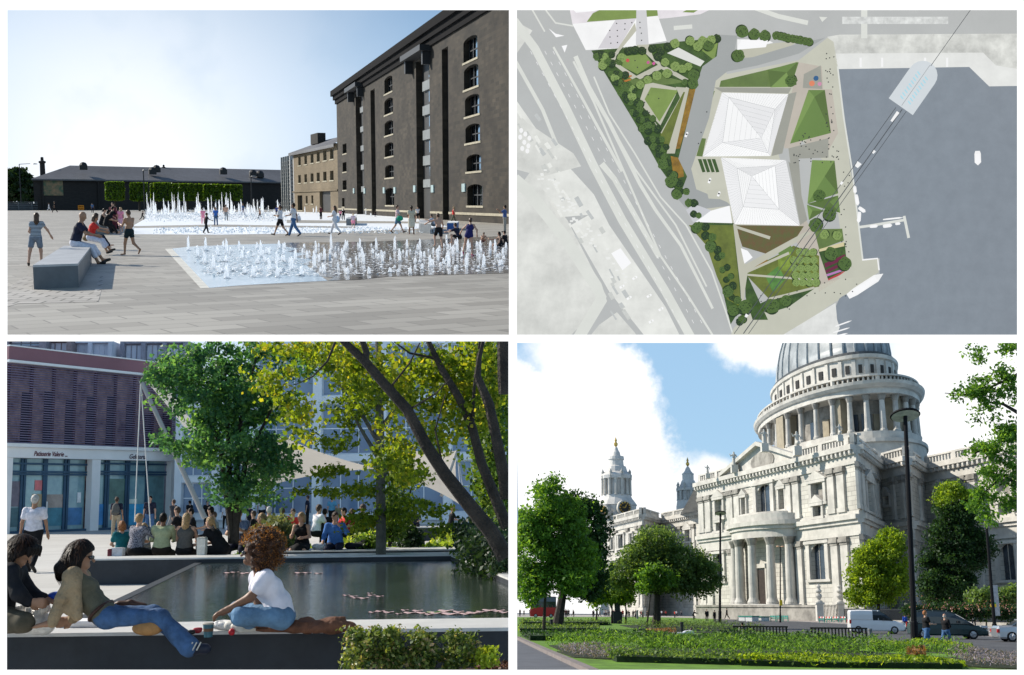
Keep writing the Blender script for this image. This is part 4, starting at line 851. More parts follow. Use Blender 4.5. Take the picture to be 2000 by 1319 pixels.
G_GRASS = pm('grass', '7a9048', .08, 9); G_LAWN = pm('lawn', '62763c', .10, 9); G_DEEP = pm('deep_green', '3d5420', .25, 20); G_OLIVE = pm('olive', '66702a', .15, 16); G_OCHRE = pm('ochre', '8a6a20', .25, 20)
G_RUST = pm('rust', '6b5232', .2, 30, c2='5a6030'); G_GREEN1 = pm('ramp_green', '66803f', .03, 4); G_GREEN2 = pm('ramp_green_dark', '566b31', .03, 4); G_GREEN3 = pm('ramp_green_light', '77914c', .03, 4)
G_TREE = pm('tree', '4c6429', .5, 60); G_TREED = pm('tree_dark', '24350f', .4, 50); G_TREEL = pm('tree_light', '7d9450', .4, 60); G_BLACK = pm('black', '3a3a38', 0)
G_LINE = pm('line', '8c8f90', 0); G_CABLE = pm('cable', '4d4f52', 0)
def pp(px, py, lay): return PC.D(px, py, DP-lay*.0012)
def plate(name, pts, lay, mat, th=.0010, parent=None, **k):
 """thin plate of the plan, seen face on"""
 n = len(pts); a = sum(pts[i][0]*pts[(i+1) % n][1]-pts[(i+1) % n][0]*pts[i][1] for i in range(n))
 if a > 0: pts = pts[::-1]
 f = [pp(x, y, lay) for x, y in pts]; b = [v+V3((0, th, 0)) for v in f]
 mb = MB(); mb.add(f+b, [list(range(n)), list(range(2*n-1, n-1, -1))]+[((i+1) % n, i, i+n, (i+1) % n+n) for i in range(n)])
 return mb.build(name, mat, parent, **k)
def sp(name, pts, lay, mat, th=.001): return plate(name, pts, lay, mat, th, kind='structure')
def strip(name, pts, w0, lay, mat, w1=None):
 w1 = w0 if w1 is None else w1; L = []; R = []; n = len(pts)
 for i, p in enumerate(pts):
  a = pts[max(i-1, 0)]; b = pts[min(i+1, n-1)]; dx, dy = b[0]-a[0], b[1]-a[1]; l = math.hypot(dx, dy); ww = (w0+(w1-w0)*i/(n-1))/2
  L.append((p[0]-dy/l*ww, p[1]+dx/l*ww)); R.append((p[0]+dy/l*ww, p[1]-dx/l*ww))
 return L+R[::-1]
mb = MB(); a = PC.D(1000, 10, DP+.03); b = PC.D(2000, 665, DP); mb.box(a.x-.01, b.x+.01, DP+.002, DP+.05, b.z-.01, a.z+.01)
mb.build('plan_board', mk('plan_back', (.5, .5, .5), .8, 0), label='upright white board carrying the self-glowing masterplan relief', cat='board')
XL, XR, YT, YB = 1004, 1994, 14, 660
sp('land', [(XL, YT), (XR, YT), (XR, YB), (XL, YB)], 0, G_ROAD)
for i, q in enumerate([[(1004, 112), (1040, 60), (1004, 40)], [(1004, 380), (1040, 330), (1062, 372), (1108, 430), (1175, 560), (1185, 580), (1174, 600), (1130, 640), (1110, 660), (1004, 660)],
   [(1004, 190), (1060, 270), (1090, 310), (1004, 300)], [(1045, 340), (1110, 325), (1160, 380), (1190, 440), (1300, 600), (1330, 660), (1262, 660), (1190, 570), (1115, 440), (1150, 420), (1088, 425), (1060, 370)],
   [(1205, 610), (1240, 650), (1245, 660), (1150, 660), (1170, 635)]]): sp('land', q, 1, [G_LAND, G_LAND, G_LAND2, G_LAND2, G_LAND][i])
sp('land', [(1004, 215), (1030, 240), (1120, 300), (1135, 325), (1060, 345), (1004, 330)], 2, G_LAND)
for pts, w0, w1 in [([(1004, 40), (1045, 95), (1105, 210), (1160, 325), (1215, 430), (1300, 570), (1350, 660)], 16, 17), ([(1040, 20), (1064, 62)], 3, 3), ([(1081, 92), (1136, 190), (1215, 335)], 4, 6), ([(1120, 120), (1160, 200), (1290, 500), (1345, 580), (1395, 660)], 4, 4),
     ([(1124, 110), (1150, 170), (1190, 240), (1250, 360), (1280, 410), (1330, 480), (1392, 603)], 9, 5), ([(1175, 320), (1200, 350), (1287, 503)], 12, 9), ([(1186, 232), (1240, 330), (1320, 440), (1380, 560)], 4, 3), ([(1004, 350), (1030, 372), (1100, 460), (1165, 560), (1175, 585), (1130, 660)], 24, 22),
     ([(1004, 115), (1060, 215), (1090, 290)], 7, 7), ([(1160, 150), (1190, 222), (1240, 300), (1290, 385), (1340, 440), (1390, 530), (1418, 610), (1432, 655)], 3, 3), ([(1066, 20), (1085, 45), (1120, 51)], 3, 3)]:
 sp('road_verge', strip('', pts, w0, 3, None, w1), 3, G_STRIP)
for q in ([(1072, 56), (1085, 66), (1102, 70), (1086, 73)], [(1097, 90), (1108, 88), (1103, 103)]): sp('road_island', q, 3, G_WHITE)
sp('land', [(1112, 14), (1260, 14), (1350, 14), (1385, 20), (1368, 28), (1300, 36), (1118, 47)], 2, pm('blush', 'dbd6da', .06, 8)); sp('lawn', [(1146, 43), (1158, 26), (1183, 14), (1243, 14), (1243, 36)], 3, G_GRASS); sp('lawn', [(1262, 14), (1283, 14), (1285, 31), (1263, 33)], 3, G_GRASS)
sp('lawn', [(1333, 24), (1350, 15), (1363, 20), (1355, 25)], 3, G_GRASS)
sp('land', [(1115, 14), (1185, 14), (1160, 22), (1125, 25)], 3, G_WHITE)
sp('plaza', [(1118, 47), (1243, 36), (1285, 31), (1302, 80), (1215, 95), (1144, 98)], 4, G_PAPER); sp('plaza', [(1202, 39), (1243, 36), (1208, 94), (1168, 95)], 5, pm('lilac', 'cfccd0', .03, 5));
sp('plaza', [(1243, 14), (1262, 14), (1267, 87), (1242, 88)], 5, pm('greypath', 'cbcbcd', .02, 5)); sp('road_island', strip('', [(1316, 55), (1352, 52)], 8, 4, None), 4, G_STRIP); sp('road_island', strip('', [(1470, 14), (1520, 32), (1578, 45)], 9, 4, None), 4, G_STRIP)
sp('road_island', strip('', [(1645, 40), (1852, 40)], 14, 4, None), 4, pm('hatch', 'cfd1cf', .12, 30)); sp('road_island', strip('', [(1688, 14), (1688, 75)], 12, 4, None), 3, G_STRIP); sp('road_island', [(1600, 33), (1616, 34), (1606, 43)], 4, G_STRIP)
sp('land', [(1616, 72), (1640, 68), (1990, 66), (1994, 66), (1994, 172), (1932, 172), (1893, 131), (1637, 135), (1625, 100)], 2, pm('pale_trees', 'cdcec9', .16, 9))
sp('pavement', [(1628, 105), (1920, 103), (1945, 128), (1994, 136), (1994, 172), (1932, 169), (1893, 131), (1637, 135)], 3, pm('palequay', 'dddedb', .04, 9))
for x in (1681, 1723, 1807, 1850): sp('pavement', strip('', [(x, 113), (x, 131)], 4, 4, None), 4, G_PAPER)
sp('water', [(1637, 135.5), (1893, 131), (1932, 169), (1994, 168), (1994, 660), (1625, 660), (1632, 600), (1640, 582), (1718, 540), (1718, 505), (1684, 507), (1672, 400), (1660, 320), (1650, 230)], 4, G_WATER)
sp('pavement', [(1616, 74), (1628, 82), (1638, 140), (1648, 230), (1664, 330), (1685, 507), (1716, 505), (1716, 532), (1640, 585), (1520, 660), (1425, 660), (1434, 640), (1500, 585), (1600, 548), (1655, 515), (1640, 440), (1625, 330), (1540, 250), (1520, 300), (1560, 440), (1440, 440), (1345, 395), (1330, 320), (1395, 110), (1420, 145), (1560, 118)], 3, G_QUAY)
sp('pavement', strip('', [(1636, 130), (1648, 230), (1664, 330), (1685, 507)], 3, 5, None), 6, G_STRIP)
sp('pavement', [(1560, 122), (1605, 130), (1608, 175), (1560, 290), (1532, 290), (1530, 250)], 4, G_QUAY2); sp('pavement', [(1570, 145), (1603, 128), (1606, 174), (1568, 172)], 5, G_SHADE); sp('pavement', [(1608, 175), (1625, 175), (1637, 260), (1615, 300), (1570, 290)], 4, G_QUAY2)
sp('pavement', [(1540, 290), (1618, 270), (1618, 308), (1560, 310), (1570, 440), (1545, 330)], 5, G_SHADE); sp('pavement', [(1500, 585), (1640, 545), (1700, 540), (1560, 640), (1434, 655)], 4, G_QUAY); sp('pavement', [(1574, 430), (1590, 455), (1640, 545), (1600, 570), (1560, 480), (1540, 450)], 4, G_QUAY2)
sp('pavement', strip('', [(1684, 508), (1714, 505), (1717, 528)], 3, 6, None), 7, G_PAPER)
sp('park', [(1155, 99), (1300, 84), (1365, 78), (1405, 68), (1402, 110), (1340, 310), (1345, 340), (1355, 400), (1440, 440), (1448, 600), (1427, 634), (1400, 520), (1340, 400), (1290, 330), (1240, 240)], 4, G_DEEP)
sp('park_path', [(1405, 70), (1365, 78), (1360, 90), (1395, 118)], 5, G_GRASS)
for q, m_, l in [([(1218, 110), (1240, 108), (1260, 105), (1275, 125), (1245, 145), (1215, 130)], G_GRASS, 5), ([(1210, 140), (1245, 155), (1290, 148), (1340, 160), (1310, 165), (1250, 168), (1225, 165)], G_LAWN, 5),
     ([(1260, 165), (1275, 162), (1322, 172), (1320, 185), (1290, 245), (1252, 205), (1250, 195)], G_PATH, 6), ([(1271, 171), (1324, 177), (1288, 238), (1259, 194)], G_GRASS, 7), ([(1333, 178), (1347, 172), (1330, 250), (1305, 300), (1290, 262), (1330, 200)], G_OLIVE, 6),
     ([(1347, 172), (1360, 175), (1328, 290), (1316, 292)], G_OCHRE, 6), ([(1320, 170), (1346, 172), (1318, 300), (1302, 300), (1330, 195)], G_PATH, 7), ([(1270, 225), (1292, 257), (1340, 170), (1345, 172), (1296, 268)], G_PATH, 7), ([(1335, 180), (1338, 180), (1305, 290), (1290, 265)], G_OLIVE, 7.5),
     ([(1240, 45), (1243, 60), (1210, 100), (1200, 120), (1245, 150), (1235, 155), (1190, 120)], G_PATH, 6), ([(1243, 88), (1267, 87), (1275, 110), (1292, 125), (1345, 155), (1335, 158), (1292, 135), (1250, 155), (1240, 150), (1285, 127)], G_PATH, 6), ([(1303, 104), (1325, 93), (1376, 120), (1368, 130)], G_STRIP, 6),
     ([(1440, 77), (1500, 78), (1510, 84), (1440, 98)], G_PAPER, 6), ([(1434, 100), (1510, 85), (1560, 80), (1545, 90), (1440, 125)], G_PATH, 5), ([(1345, 440), (1432, 440), (1448, 600), (1420, 585), (1400, 540), (1380, 480)], G_OLIVE, 5),
     ([(1408, 158), (1560, 122), (1545, 170), (1405, 170)], G_LAWN, 6), ([(1560, 122), (1535, 142), (1500, 136), (1440, 150)], G_GREEN1, 7), ([(1385, 178), (1396, 178), (1388, 204), (1378, 203)], G_LAWN, 5), ([(1370, 270), (1379, 271), (1372, 306), (1360, 305)], G_LAWN, 5), ([(1310, 305), (1332, 310), (1336, 345), (1316, 350)], G_OCHRE, 5)]:
 sp('park_lawn', q, l, m_)
sp('road', [(1405, 68), (1440, 70), (1432, 115), (1470, 112), (1560, 85), (1612, 74), (1560, 105), (1480, 128), (1420, 140), (1398, 158), (1385, 230), (1350, 330), (1360, 370), (1420, 395), (1428, 402), (1360, 410), (1338, 405), (1325, 390), (1342, 345), (1325, 310), (1345, 230), (1362, 160), (1372, 130), (1400, 110)], 7, G_ROAD2)
sp('pavement', [(1355, 318), (1405, 312), (1412, 335), (1365, 345)], 8, G_QUAY); sp('pavement', [(1380, 372), (1418, 368), (1418, 390), (1384, 388)], 8, G_QUAY)
for i in range(4): sp('planting', [(1363+i*9, 311), (1370+i*9, 311), (1378+i*9, 336), (1372+i*9, 337)], 9, G_DEEP)
for q, m_, l in [([(1436, 440), (1570, 442), (1552, 470), (1500, 497), (1450, 482)], G_RUST, 6), ([(1432, 438), (1438, 438), (1460, 535), (1450, 600), (1446, 560)], G_PATH, 7), ([(1435, 440), (1505, 462), (1503, 468), (1437, 446)], G_PATH, 7), ([(1450, 520), (1575, 452), (1585, 456), (1460, 530)], G_PATH, 8),
     ([(1452, 532), (1520, 498), (1550, 480), (1600, 500), (1600, 560), (1500, 582), (1460, 540)], G_OLIVE, 6), ([(1515, 490), (1540, 475), (1552, 490), (1530, 505)], G_GREEN1, 7), ([(1462, 525), (1500, 500), (1498, 515), (1466, 530)], G_OCHRE, 7), ([(1495, 540), (1520, 520), (1535, 545), (1510, 572)], pm('bright', '55803a', .2, 25), 7),
     ([(1520, 500), (1545, 492), (1545, 530), (1520, 528)], pm('lime', '7a8f35', .25, 25), 7), ([(1460, 535), (1590, 545), (1590, 549), (1460, 539)], G_PATH, 8), ([(1500, 583), (1590, 560), (1592, 564), (1500, 588)], G_PATH, 8), ([(1452, 532), (1540, 492), (1542, 497), (1452, 537)], G_PATH, 8),
     ([(1455, 528), (1470, 560), (1500, 625), (1470, 625), (1456, 580)], G_DEEP, 6), ([(1500, 586), (1592, 563), (1540, 600), (1500, 612), (1470, 600)], G_DEEP, 6),
     ([(1590, 448), (1645, 447), (1648, 470), (1600, 488)], G_LAWN, 6), ([(1598, 488), (1650, 475), (1655, 525), (1618, 548)], G_DEEP, 6), ([(1600, 487), (1648, 473), (1649, 481), (1600, 492)], pm('sand', 'cfc49a', .03), 7), ([(1610, 515), (1650, 497), (1652, 506), (1612, 523)], pm('crimson', '6a1f3c', .1), 7),
     ([(1612, 528), (1640, 515), (1652, 516), (1614, 534)], pm('crimson', '6a1f3c'), 7), ([(1614, 536), (1654, 523), (1654, 527), (1616, 540)], pm('pink', 'b27ab5', .05), 7), ([(1617, 545), (1655, 527), (1640, 538), (1618, 548)], pm('scarlet', 'b43a40', .05), 7)]:
 sp('garden', q, l, m_)
def folded(label, outline, apex, lay, mats, h=.006):
 t = thing('folded_lawn', label, 'lawn', pp(*apex, lay), 'folded green lawns on the quay'); n = len(outline)
 for i in range(n):
  a, b = outline[i], outline[(i+1) % n]; mb = MB(); ax = pp(*apex, lay)-V3((0, h, 0)); tri_ = [pp(*a, lay), pp(*b, lay), ax]
  mb.add(tri_, [(0, 1, 2)]); mb.build('slope', mats[i % len(mats)], t)  # lighter and darker greens put the slope shading into the colour
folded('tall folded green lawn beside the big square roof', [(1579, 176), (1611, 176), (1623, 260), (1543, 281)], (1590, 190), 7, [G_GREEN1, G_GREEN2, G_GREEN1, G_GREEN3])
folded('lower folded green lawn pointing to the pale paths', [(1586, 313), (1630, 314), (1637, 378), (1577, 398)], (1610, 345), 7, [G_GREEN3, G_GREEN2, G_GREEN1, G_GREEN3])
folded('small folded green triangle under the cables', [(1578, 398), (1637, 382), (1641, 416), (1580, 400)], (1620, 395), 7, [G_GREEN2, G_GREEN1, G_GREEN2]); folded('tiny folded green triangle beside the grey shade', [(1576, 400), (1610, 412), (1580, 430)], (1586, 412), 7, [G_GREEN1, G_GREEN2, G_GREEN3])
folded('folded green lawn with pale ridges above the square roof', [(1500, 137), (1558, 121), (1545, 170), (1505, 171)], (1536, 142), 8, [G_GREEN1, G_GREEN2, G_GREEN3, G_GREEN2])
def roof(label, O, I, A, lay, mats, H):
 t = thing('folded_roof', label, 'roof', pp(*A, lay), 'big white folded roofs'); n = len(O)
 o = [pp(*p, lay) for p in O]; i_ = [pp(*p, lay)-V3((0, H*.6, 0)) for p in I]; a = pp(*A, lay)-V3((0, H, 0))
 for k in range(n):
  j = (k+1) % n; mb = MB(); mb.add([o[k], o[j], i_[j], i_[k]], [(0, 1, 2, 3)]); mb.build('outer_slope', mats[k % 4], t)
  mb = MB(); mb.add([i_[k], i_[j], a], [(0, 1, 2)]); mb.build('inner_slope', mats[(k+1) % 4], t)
 ln = MB(); e = V3((0, .0008, 0))
 def seg(p, q, w=.0011):
  d = (q-p).normalized(); s = V3((-d.z, 0, d.x))*w/2; ln.add([p+s-e, q+s-e, q-s-e, p-s-e], [(0, 1, 2, 3)])
 for k in range(n):
  j = (k+1) % n; seg(o[k], i_[k]); seg(i_[k], i_[j]); seg(i_[k], a, .0008)
  m_ = 22
  dirv = o[1]-o[0]
  for q in range(1, m_):
   t_ = q/m_
   if k % 2 == 0: seg(lerp(o[k], o[j], t_), lerp(i_[k], i_[j], t_), .0005)
   else: seg(lerp(o[k], o[j], t_), lerp(i_[k], i_[j], t_), .0005)
  for q in range(1, 7): seg(lerp(i_[k], a, q/7), lerp(i_[j], a, q/7), .0006)
 ln.build('seam_lines', G_LINE, t)
WM = [pm('roof_a', 'f0f0f0', .01), pm('roof_b', 'e2e2e3', .01), pm('roof_c', 'f5f5f5', .01), pm('roof_d', 'e9e9ea', .01)]  # facet tints stand in for shading on the glowing roofs
roof('big upper white folded roof with a square ridge', [(1410, 181), (1540, 184), (1505, 305), (1372, 306)], [(1422, 192), (1512, 215), (1498, 300), (1410, 280)], (1484, 272), 11, WM, .03)
roof('big lower white folded roof leaning toward the gardens', [(1408, 308), (1535, 313), (1562, 441), (1434, 438)], [(1438, 330), (1512, 325), (1520, 410), (1450, 405)], (1466, 346), 10, WM, .028)
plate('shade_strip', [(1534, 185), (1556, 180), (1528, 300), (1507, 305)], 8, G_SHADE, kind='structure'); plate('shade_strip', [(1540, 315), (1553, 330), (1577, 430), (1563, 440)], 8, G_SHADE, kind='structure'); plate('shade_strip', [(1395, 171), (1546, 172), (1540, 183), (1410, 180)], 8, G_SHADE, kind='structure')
for nm, lab, q in [('small_roof', 'white angular roof with thin ribs by the parking bays', [(1388, 412), (1425, 402), (1430, 436), (1358, 434)]), ('small_roof', 'grey angular roof beside the ribbed white roof', [(1340, 410), (1356, 399), (1389, 411), (1362, 434), (1354, 434)]), ('small_roof', 'tiny white kiosk roof at the garden path', [(1447, 485), (1460, 490), (1470, 503), (1454, 515)]),
    ('pale_shed_roof', 'pale rectangular shed roof amid the faded car park', [(1194, 495), (1212, 485), (1233, 514), (1216, 528)]), ('white_canopy', 'white fan-shaped canopy beside the row of green trees', [(1448, 78), (1500, 79), (1496, 92), (1440, 97)])]:
 plate(nm, q, 9, pm('grey_roof', 'c3c4c8', .02) if 'grey' in lab else G_WHITE, .004, label=lab, cat='roof')
rq = random.Random(44)
for i in range(46):
 k = rq.random(); x = 1015+k*190+rq.uniform(-10, 40); y = 235+k*380+rq.uniform(-30, 25); a = R_(58+rq.uniform(-6, 6)); l_, w_ = rq.uniform(5, 22), rq.uniform(3, 9)
 if x > 1290: continue
 sp('land', strip('', [(x, y), (x+l_*math.cos(a), y+l_*math.sin(a))], w_, 4, None), 4+i*.05, [pm('y1', 'e3e4df', .06, 30), pm('y2', 'c6c8c4', .06, 30), pm('y3', 'bcbfbe', .05, 30)][i % 3])
for o_ in (-14, 14, 30):
 for i in range(0, 26): x, y = 1050+i*11.5+o_, 100+i*21; sp('road_marking', strip('', [(x, y), (x+3.5, y+6.5)], .8, 3.4, None), 3.4, G_PAPER)
def crown2(n, seed, r):
 rr = random.Random(seed); mb = MB(); k = 18
 for ring, (q, y) in enumerate(((1, 0), (.72, -.35), (.4, -.55))):
  pass
 o = [(0, 0, 0)]; prof = [(1.0, 0), (.86, -.30), (.55, -.5), (.22, -.62)]
 vs = [];
 for q, y in prof:
  for j in range(k): a = 2*math.pi*j/k; w_ = q*(1+rr.uniform(-.12, .12)); vs.append((w_*math.cos(a), y+rr.uniform(-.1, .1), w_*math.sin(a)))
 vs.append((0, -.7, 0)); fs = []
 for i in range(len(prof)-1):
  for j in range(k): fs.append((i*k+j, i*k+(j+1) % k, (i+1)*k+(j+1) % k, (i+1)*k+j))
 for j in range(k): fs.append(((len(prof)-1)*k+j, (len(prof)-1)*k+(j+1) % k, len(vs)-1))
 mb.add(vs, fs); rim = len(mb.f)
 mb.c = 1
 for j in range(14):
  a = rr.uniform(0, 6.28); q = rr.uniform(.25, .8); x, z = q*math.cos(a), q*math.sin(a); s_ = .09; mb.add([(x-s_, -.68, z-s_), (x+s_, -.68, z-s_*.3), (x+s_*.4, -.7, z+s_), (x-s_*.7, -.68, z+s_*.7)], [(0, 1, 2, 3)])
 return mb
TP = {}
def plantree(px, py, r, kind, label, group, lay=9):
 c = pp(px, py, lay); R = r*DP/F
 M = PC.M @ Matrix.Translation(c) @ Matrix.Rotation(rng.uniform(0, 6.28), 4, 'Y') @ Matrix.Diagonal((R, R*.5, R, 1))
 k = (kind, rng.randrange(3))
 if k not in TP:
  o = thing('plan_tree', label, 'tree', (0, 0, 0), group); TP[k] = o
  mats = {'d': [G_TREED, G_TREE], 'm': [G_TREE, G_TREED], 'l': [G_TREEL, G_TREE]}[kind]
  m_ = crown2(1, hash(k[1]) % 97, 1); m_.build('crown', mats, o)
  s = MB(); s.lathe((0, 0, 0), [(0, 0), (0, 0)], 3) if 0 else None
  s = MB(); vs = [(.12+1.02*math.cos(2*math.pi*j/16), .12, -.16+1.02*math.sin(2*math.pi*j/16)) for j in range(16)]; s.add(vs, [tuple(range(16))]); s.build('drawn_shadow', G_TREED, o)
  o.matrix_basis = M; return o
 return copyobj(TP[k], M, label)
SPT = [(1180, 112, 9, 'at the top corner of the park wedge'), (1214, 113, 9, 'on the path corner by the play lawn'), (1177, 128, 9, 'below the corner tree at the wedge edge'), (1201, 151, 9, 'left of the orange benches'), (1222, 170, 10, 'under the orange benches'), (1233, 174, 8, 'second under the orange benches'), (1234, 190, 9, 'beside the kite-shaped lawn'), (1250, 166, 8, 'above the kite-shaped lawn, left'),
  (1265, 156, 8, 'above the kite-shaped lawn, second'), (1283, 148, 9, 'above the kite-shaped lawn, third'), (1303, 144, 9, 'above the kite-shaped lawn, fourth'), (1299, 122, 8, 'left of the pale slab'), (1319, 130, 9, 'below the pale slab'), (1333, 135, 8, 'below the pale slab, second'), (1344, 130, 8, 'below the pale slab, third'), (1355, 147, 11, 'at the road bend'), (1354, 164, 10, 'just under the road bend'), (1337, 161, 6, 'small beside the road bend tree'),
  (1318, 85, 9, 'above the pale slab, left'), (1348, 80, 9, 'above the pale slab, middle'), (1363, 91, 9, 'above the pale slab, right'), (1372, 80, 9, 'near the road junction'), (1384, 88, 11, 'largest near the road junction'), (1390, 78, 9, 'topmost near the road junction'), (1265, 246, 10, 'beside the tip of the kite lawn'), (1295, 320, 11, 'at the narrow waist of the park'), (1310, 355, 11, 'opposite the parking bays'), (1322, 380, 10, 'below the parking bays'),
  (1360, 445, 10, 'at the top of the olive strip'), (1388, 482, 11, 'halfway down the olive strip'), (1422, 570, 11, 'low in the olive strip'), (1432, 607, 11, 'at the foot of the olive strip'), (1450, 62, 12, 'first of the roadside row'), (1473, 67, 11, 'second of the roadside row'), (1494, 70, 11, 'third of the roadside row'), (1442, 109, 12, 'alone below the white canopy'),
  (1600, 382, 12, 'on the lower folded lawn'), (1620, 418, 13, 'under the cables by the quay'), (1593, 440, 13, 'under the cables above the gardens'), (1623, 496, 13, 'over the crimson stripes'), (1650, 515, 13, 'at the end of the crimson stripes'), (1545, 158, 12, 'dark at the left of the ridged lawn'), (1455, 600, 14, 'in the lowest green wedge'), (1535, 588, 11, 'at the right of the lowest green wedge'), (1508, 598, 14, 'in the middle of the lowest green wedge'), (1610, 458, 9, 'above the sand stripe'), (1635, 460, 9, 'right above the sand stripe')]
for x, y, r, lb in SPT: plantree(x, y, r, 'l' if r in (8, 9) else 'm', 'round tree drawn from above, '+lb, 'trees of the plan')
for i in range(9): x = 1516+i*8; plantree(x, 70+i*1.5, 8, 'm', 'roadside row tree in the dark clump left of the parking fan' if i < 5 else 'roadside row tree at the tip of the dark clump', 'roadside tree row of the plan')
for j in range(5):
 for i in range(4):
  x = 1549+i*13+j*1.5; y = 493+j*15.5 if j < 3 else 498+j*13.5
  if j == 0 and i == 0: continue
  plantree(x, y, 7.5, 'l', 'small orchard tree from above, in the grid beside the striped garden', 'orchard grid of the plan')
wl = [(1160, 102), (1172, 120), (1186, 140), (1195, 160), (1205, 178), (1216, 196), (1226, 214), (1238, 232), (1248, 250), (1258, 268), (1268, 286), (1278, 300), (1290, 318), (1300, 336), (1310, 352), (1322, 372), (1335, 395), (1348, 415), (1360, 440), (1372, 460), (1383, 480), (1394, 500), (1402, 520), (1410, 540), (1417, 560), (1424, 580), (1430, 600), (1434, 620)]
for i, (x, y) in enumerate(wl):
 for j in range(4 if y < 300 else 2):
  plantree(x+8+j*9+rng.uniform(-3, 3), y+4+rng.uniform(-5, 5), rng.uniform(6, 8.5), 'd' if (i+j) % 2 else 'm', 'dark tree in the dense belt along the motorway edge of the park', 'dense tree belt of the plan', 8+j % 2)
for x, y in [(1275, 95), (1290, 100), (1305, 92), (1285, 112), (1240, 98), (1228, 100), (1400, 75), (1255, 100)]: plantree(x, y, 8, 'd', 'dark bushy clump under the white paper triangles', 'dark clumps of the plan', 8)
for i, (x, y) in enumerate([(1218, 145), (1224, 151), (1222, 158)]): plate('bench', strip('', [(x-8, y+3), (x+10, y-3)], 3, 8, None), 8, pm('orange', 'b5702a', .05), .003, label='%s orange bench bar in the park corner' % ['upper', 'middle', 'lowest'][i], cat='bench')
for x, y, r, c, lb in [(1594, 153, 5, '2f5a86', 'blue'), (1586, 163, 5.5, 'd9825f', 'orange'), (1601, 164, 4, 'c98aa8', 'pink'), (1226, 118, 3.5, 'c0504a', 'red'), (1266, 122, 3, 'c05a90', 'magenta'), (1277, 124, 3, 'c75a98', 'bright pink')]:
 plate('parasol', [(x+r*math.cos(a*.785), y+r*math.sin(a*.785)) for a in range(8)], 9, pm('p'+lb, c, .05), .004, label='small %s round parasol seen from above' % lb, cat='parasol')
tp = plate('person', [(-1.0+1000, 659), (1001, 659), (1001.3, 661), (999, 661)], 0, G_BLACK, .002); tp0 = pp(1000, 660, 0)
me_ = tp.data; cc = None
def speck(px, py, first=[True]):
 c = pp(px, py, 8.5); M = PC.M @ Matrix.Translation(c) @ Matrix.Rotation(rng.uniform(0, 6.28), 4, 'Y')
 if first[0]:
  first[0] = False; o = tp; BASE[o.name] = (c, 0)
 else: o = tp.copy(); col.objects.link(o)
 o.matrix_basis = M; tag(o, 'tiny dark person seen from above on the pale quay and paths', 'person', 'tiny people of the plan')
for i in range(112):
 k = rng.random()
 if k < .45: x, y = rng.uniform(1548, 1640), rng.uniform(262, 320)
 elif k < .65: x, y = rng.uniform(1612, 1632), rng.uniform(100, 260)
 elif k < .8: x, y = rng.uniform(1640, 1660), rng.uniform(330, 500)
 elif k < .9: x, y = rng.uniform(1555, 1680), rng.uniform(545, 580)
 else: x, y = rng.uniform(1480, 1550), rng.uniform(572, 620)
 speck(x, y)
for x, y in [(1265, 185), (1258, 200), (1268, 221), (1286, 192), (1311, 208), (1302, 222), (1241, 118), (1244, 132), (1200, 105), (1380, 218), (1370, 258), (1365, 280)]: speck(x, y)
for i in range(5):
 for x in (1187, 1203, 1221, 1250):
  pass
for x0, y0 in [(1204, 47), (1220, 46), (1235, 44), (1190, 60), (1205, 59), (1221, 58), (1192, 72), (1206, 70), (1194, 85), (1207, 83), (1250, 43), (1251, 54), (1252, 66), (1253, 78)]:
 speck(x0, y0)
def linepl(name, a, b, w_, lay, label): plate(name, strip('', [a, b], w_, lay, None), lay, G_CABLE, .002, label=label, cat='cable')
linepl('cable', (1896, 19), (1818, 129), 1.0, 30, 'thin cable running up from the round-ended station roof'); linepl('cable', (1750, 210), (1434, 652), 1.1, 30, 'left cable of the pair below the station roof'); linepl('cable', (1762, 214), (1452, 652), 1.6, 30, 'thick middle cable below the station roof'); linepl('cable', (1770, 218), (1462, 652), 1.0, 30, 'right cable of the pair below the station roof')
t = thing('cable_station', 'pale translucent round-ended cable station roof over the water', 'station', pp(1783, 175, 14))
ax = V3((.60, -.80, 0));
def st(u, v): return (1760+u*.575-v*.82+0, 208-u*.82-v*.575)
arc = [st(74+28.5*math.sin(a*math.pi/10), 28.5*math.cos(a*math.pi/10)) for a in range(11)]
plate('roof', [st(0, -28.5)]+[st(0, 28.5)]+arc, 14, pm('station', 'ccd2d6', .015), .006, t)
for side in (-9, 9):
 for i in range(9): c = st(14+i*7.2, side); plate('skylight', strip('', [st(14+i*7.2, side-4), st(16.5+i*7.2, side+4)], 2.6, 15.5, None), 15.5, pm('sky_blue', 'a9d3e0', .02), .001, t)
plate('ridge', strip('', [st(2, 0), st(98, 0)], .8, 15, None), 15, G_LINE, .001, t)
for i, (x, y, L_, w_, an, lb) in enumerate([(1748, 228, 22, 6, -54, 'slim white cable cabin just below the station roof'), (1707, 297, 6, 5, -54, 'little white cabin halfway down the cables'), (1676, 322, 10, 10, -54, 'white pylon head where the cables meet the quay'), (1644, 358, 6, 5, -54, 'little white cabin above the quay edge'), (1458, 617, 6, 6, -54, 'little white cabin low on the cables')]):
 a = R_(an); d = (math.cos(a)*L_/2, math.sin(a)*L_/2); plate('cable_cabin', strip('', [(x-d[0], y-d[1]), (x, y), (x+d[0], y+d[1])], w_*.7, 31, None, w_), 31, G_PAPER, .005, label=lb, cat='cable cabin')
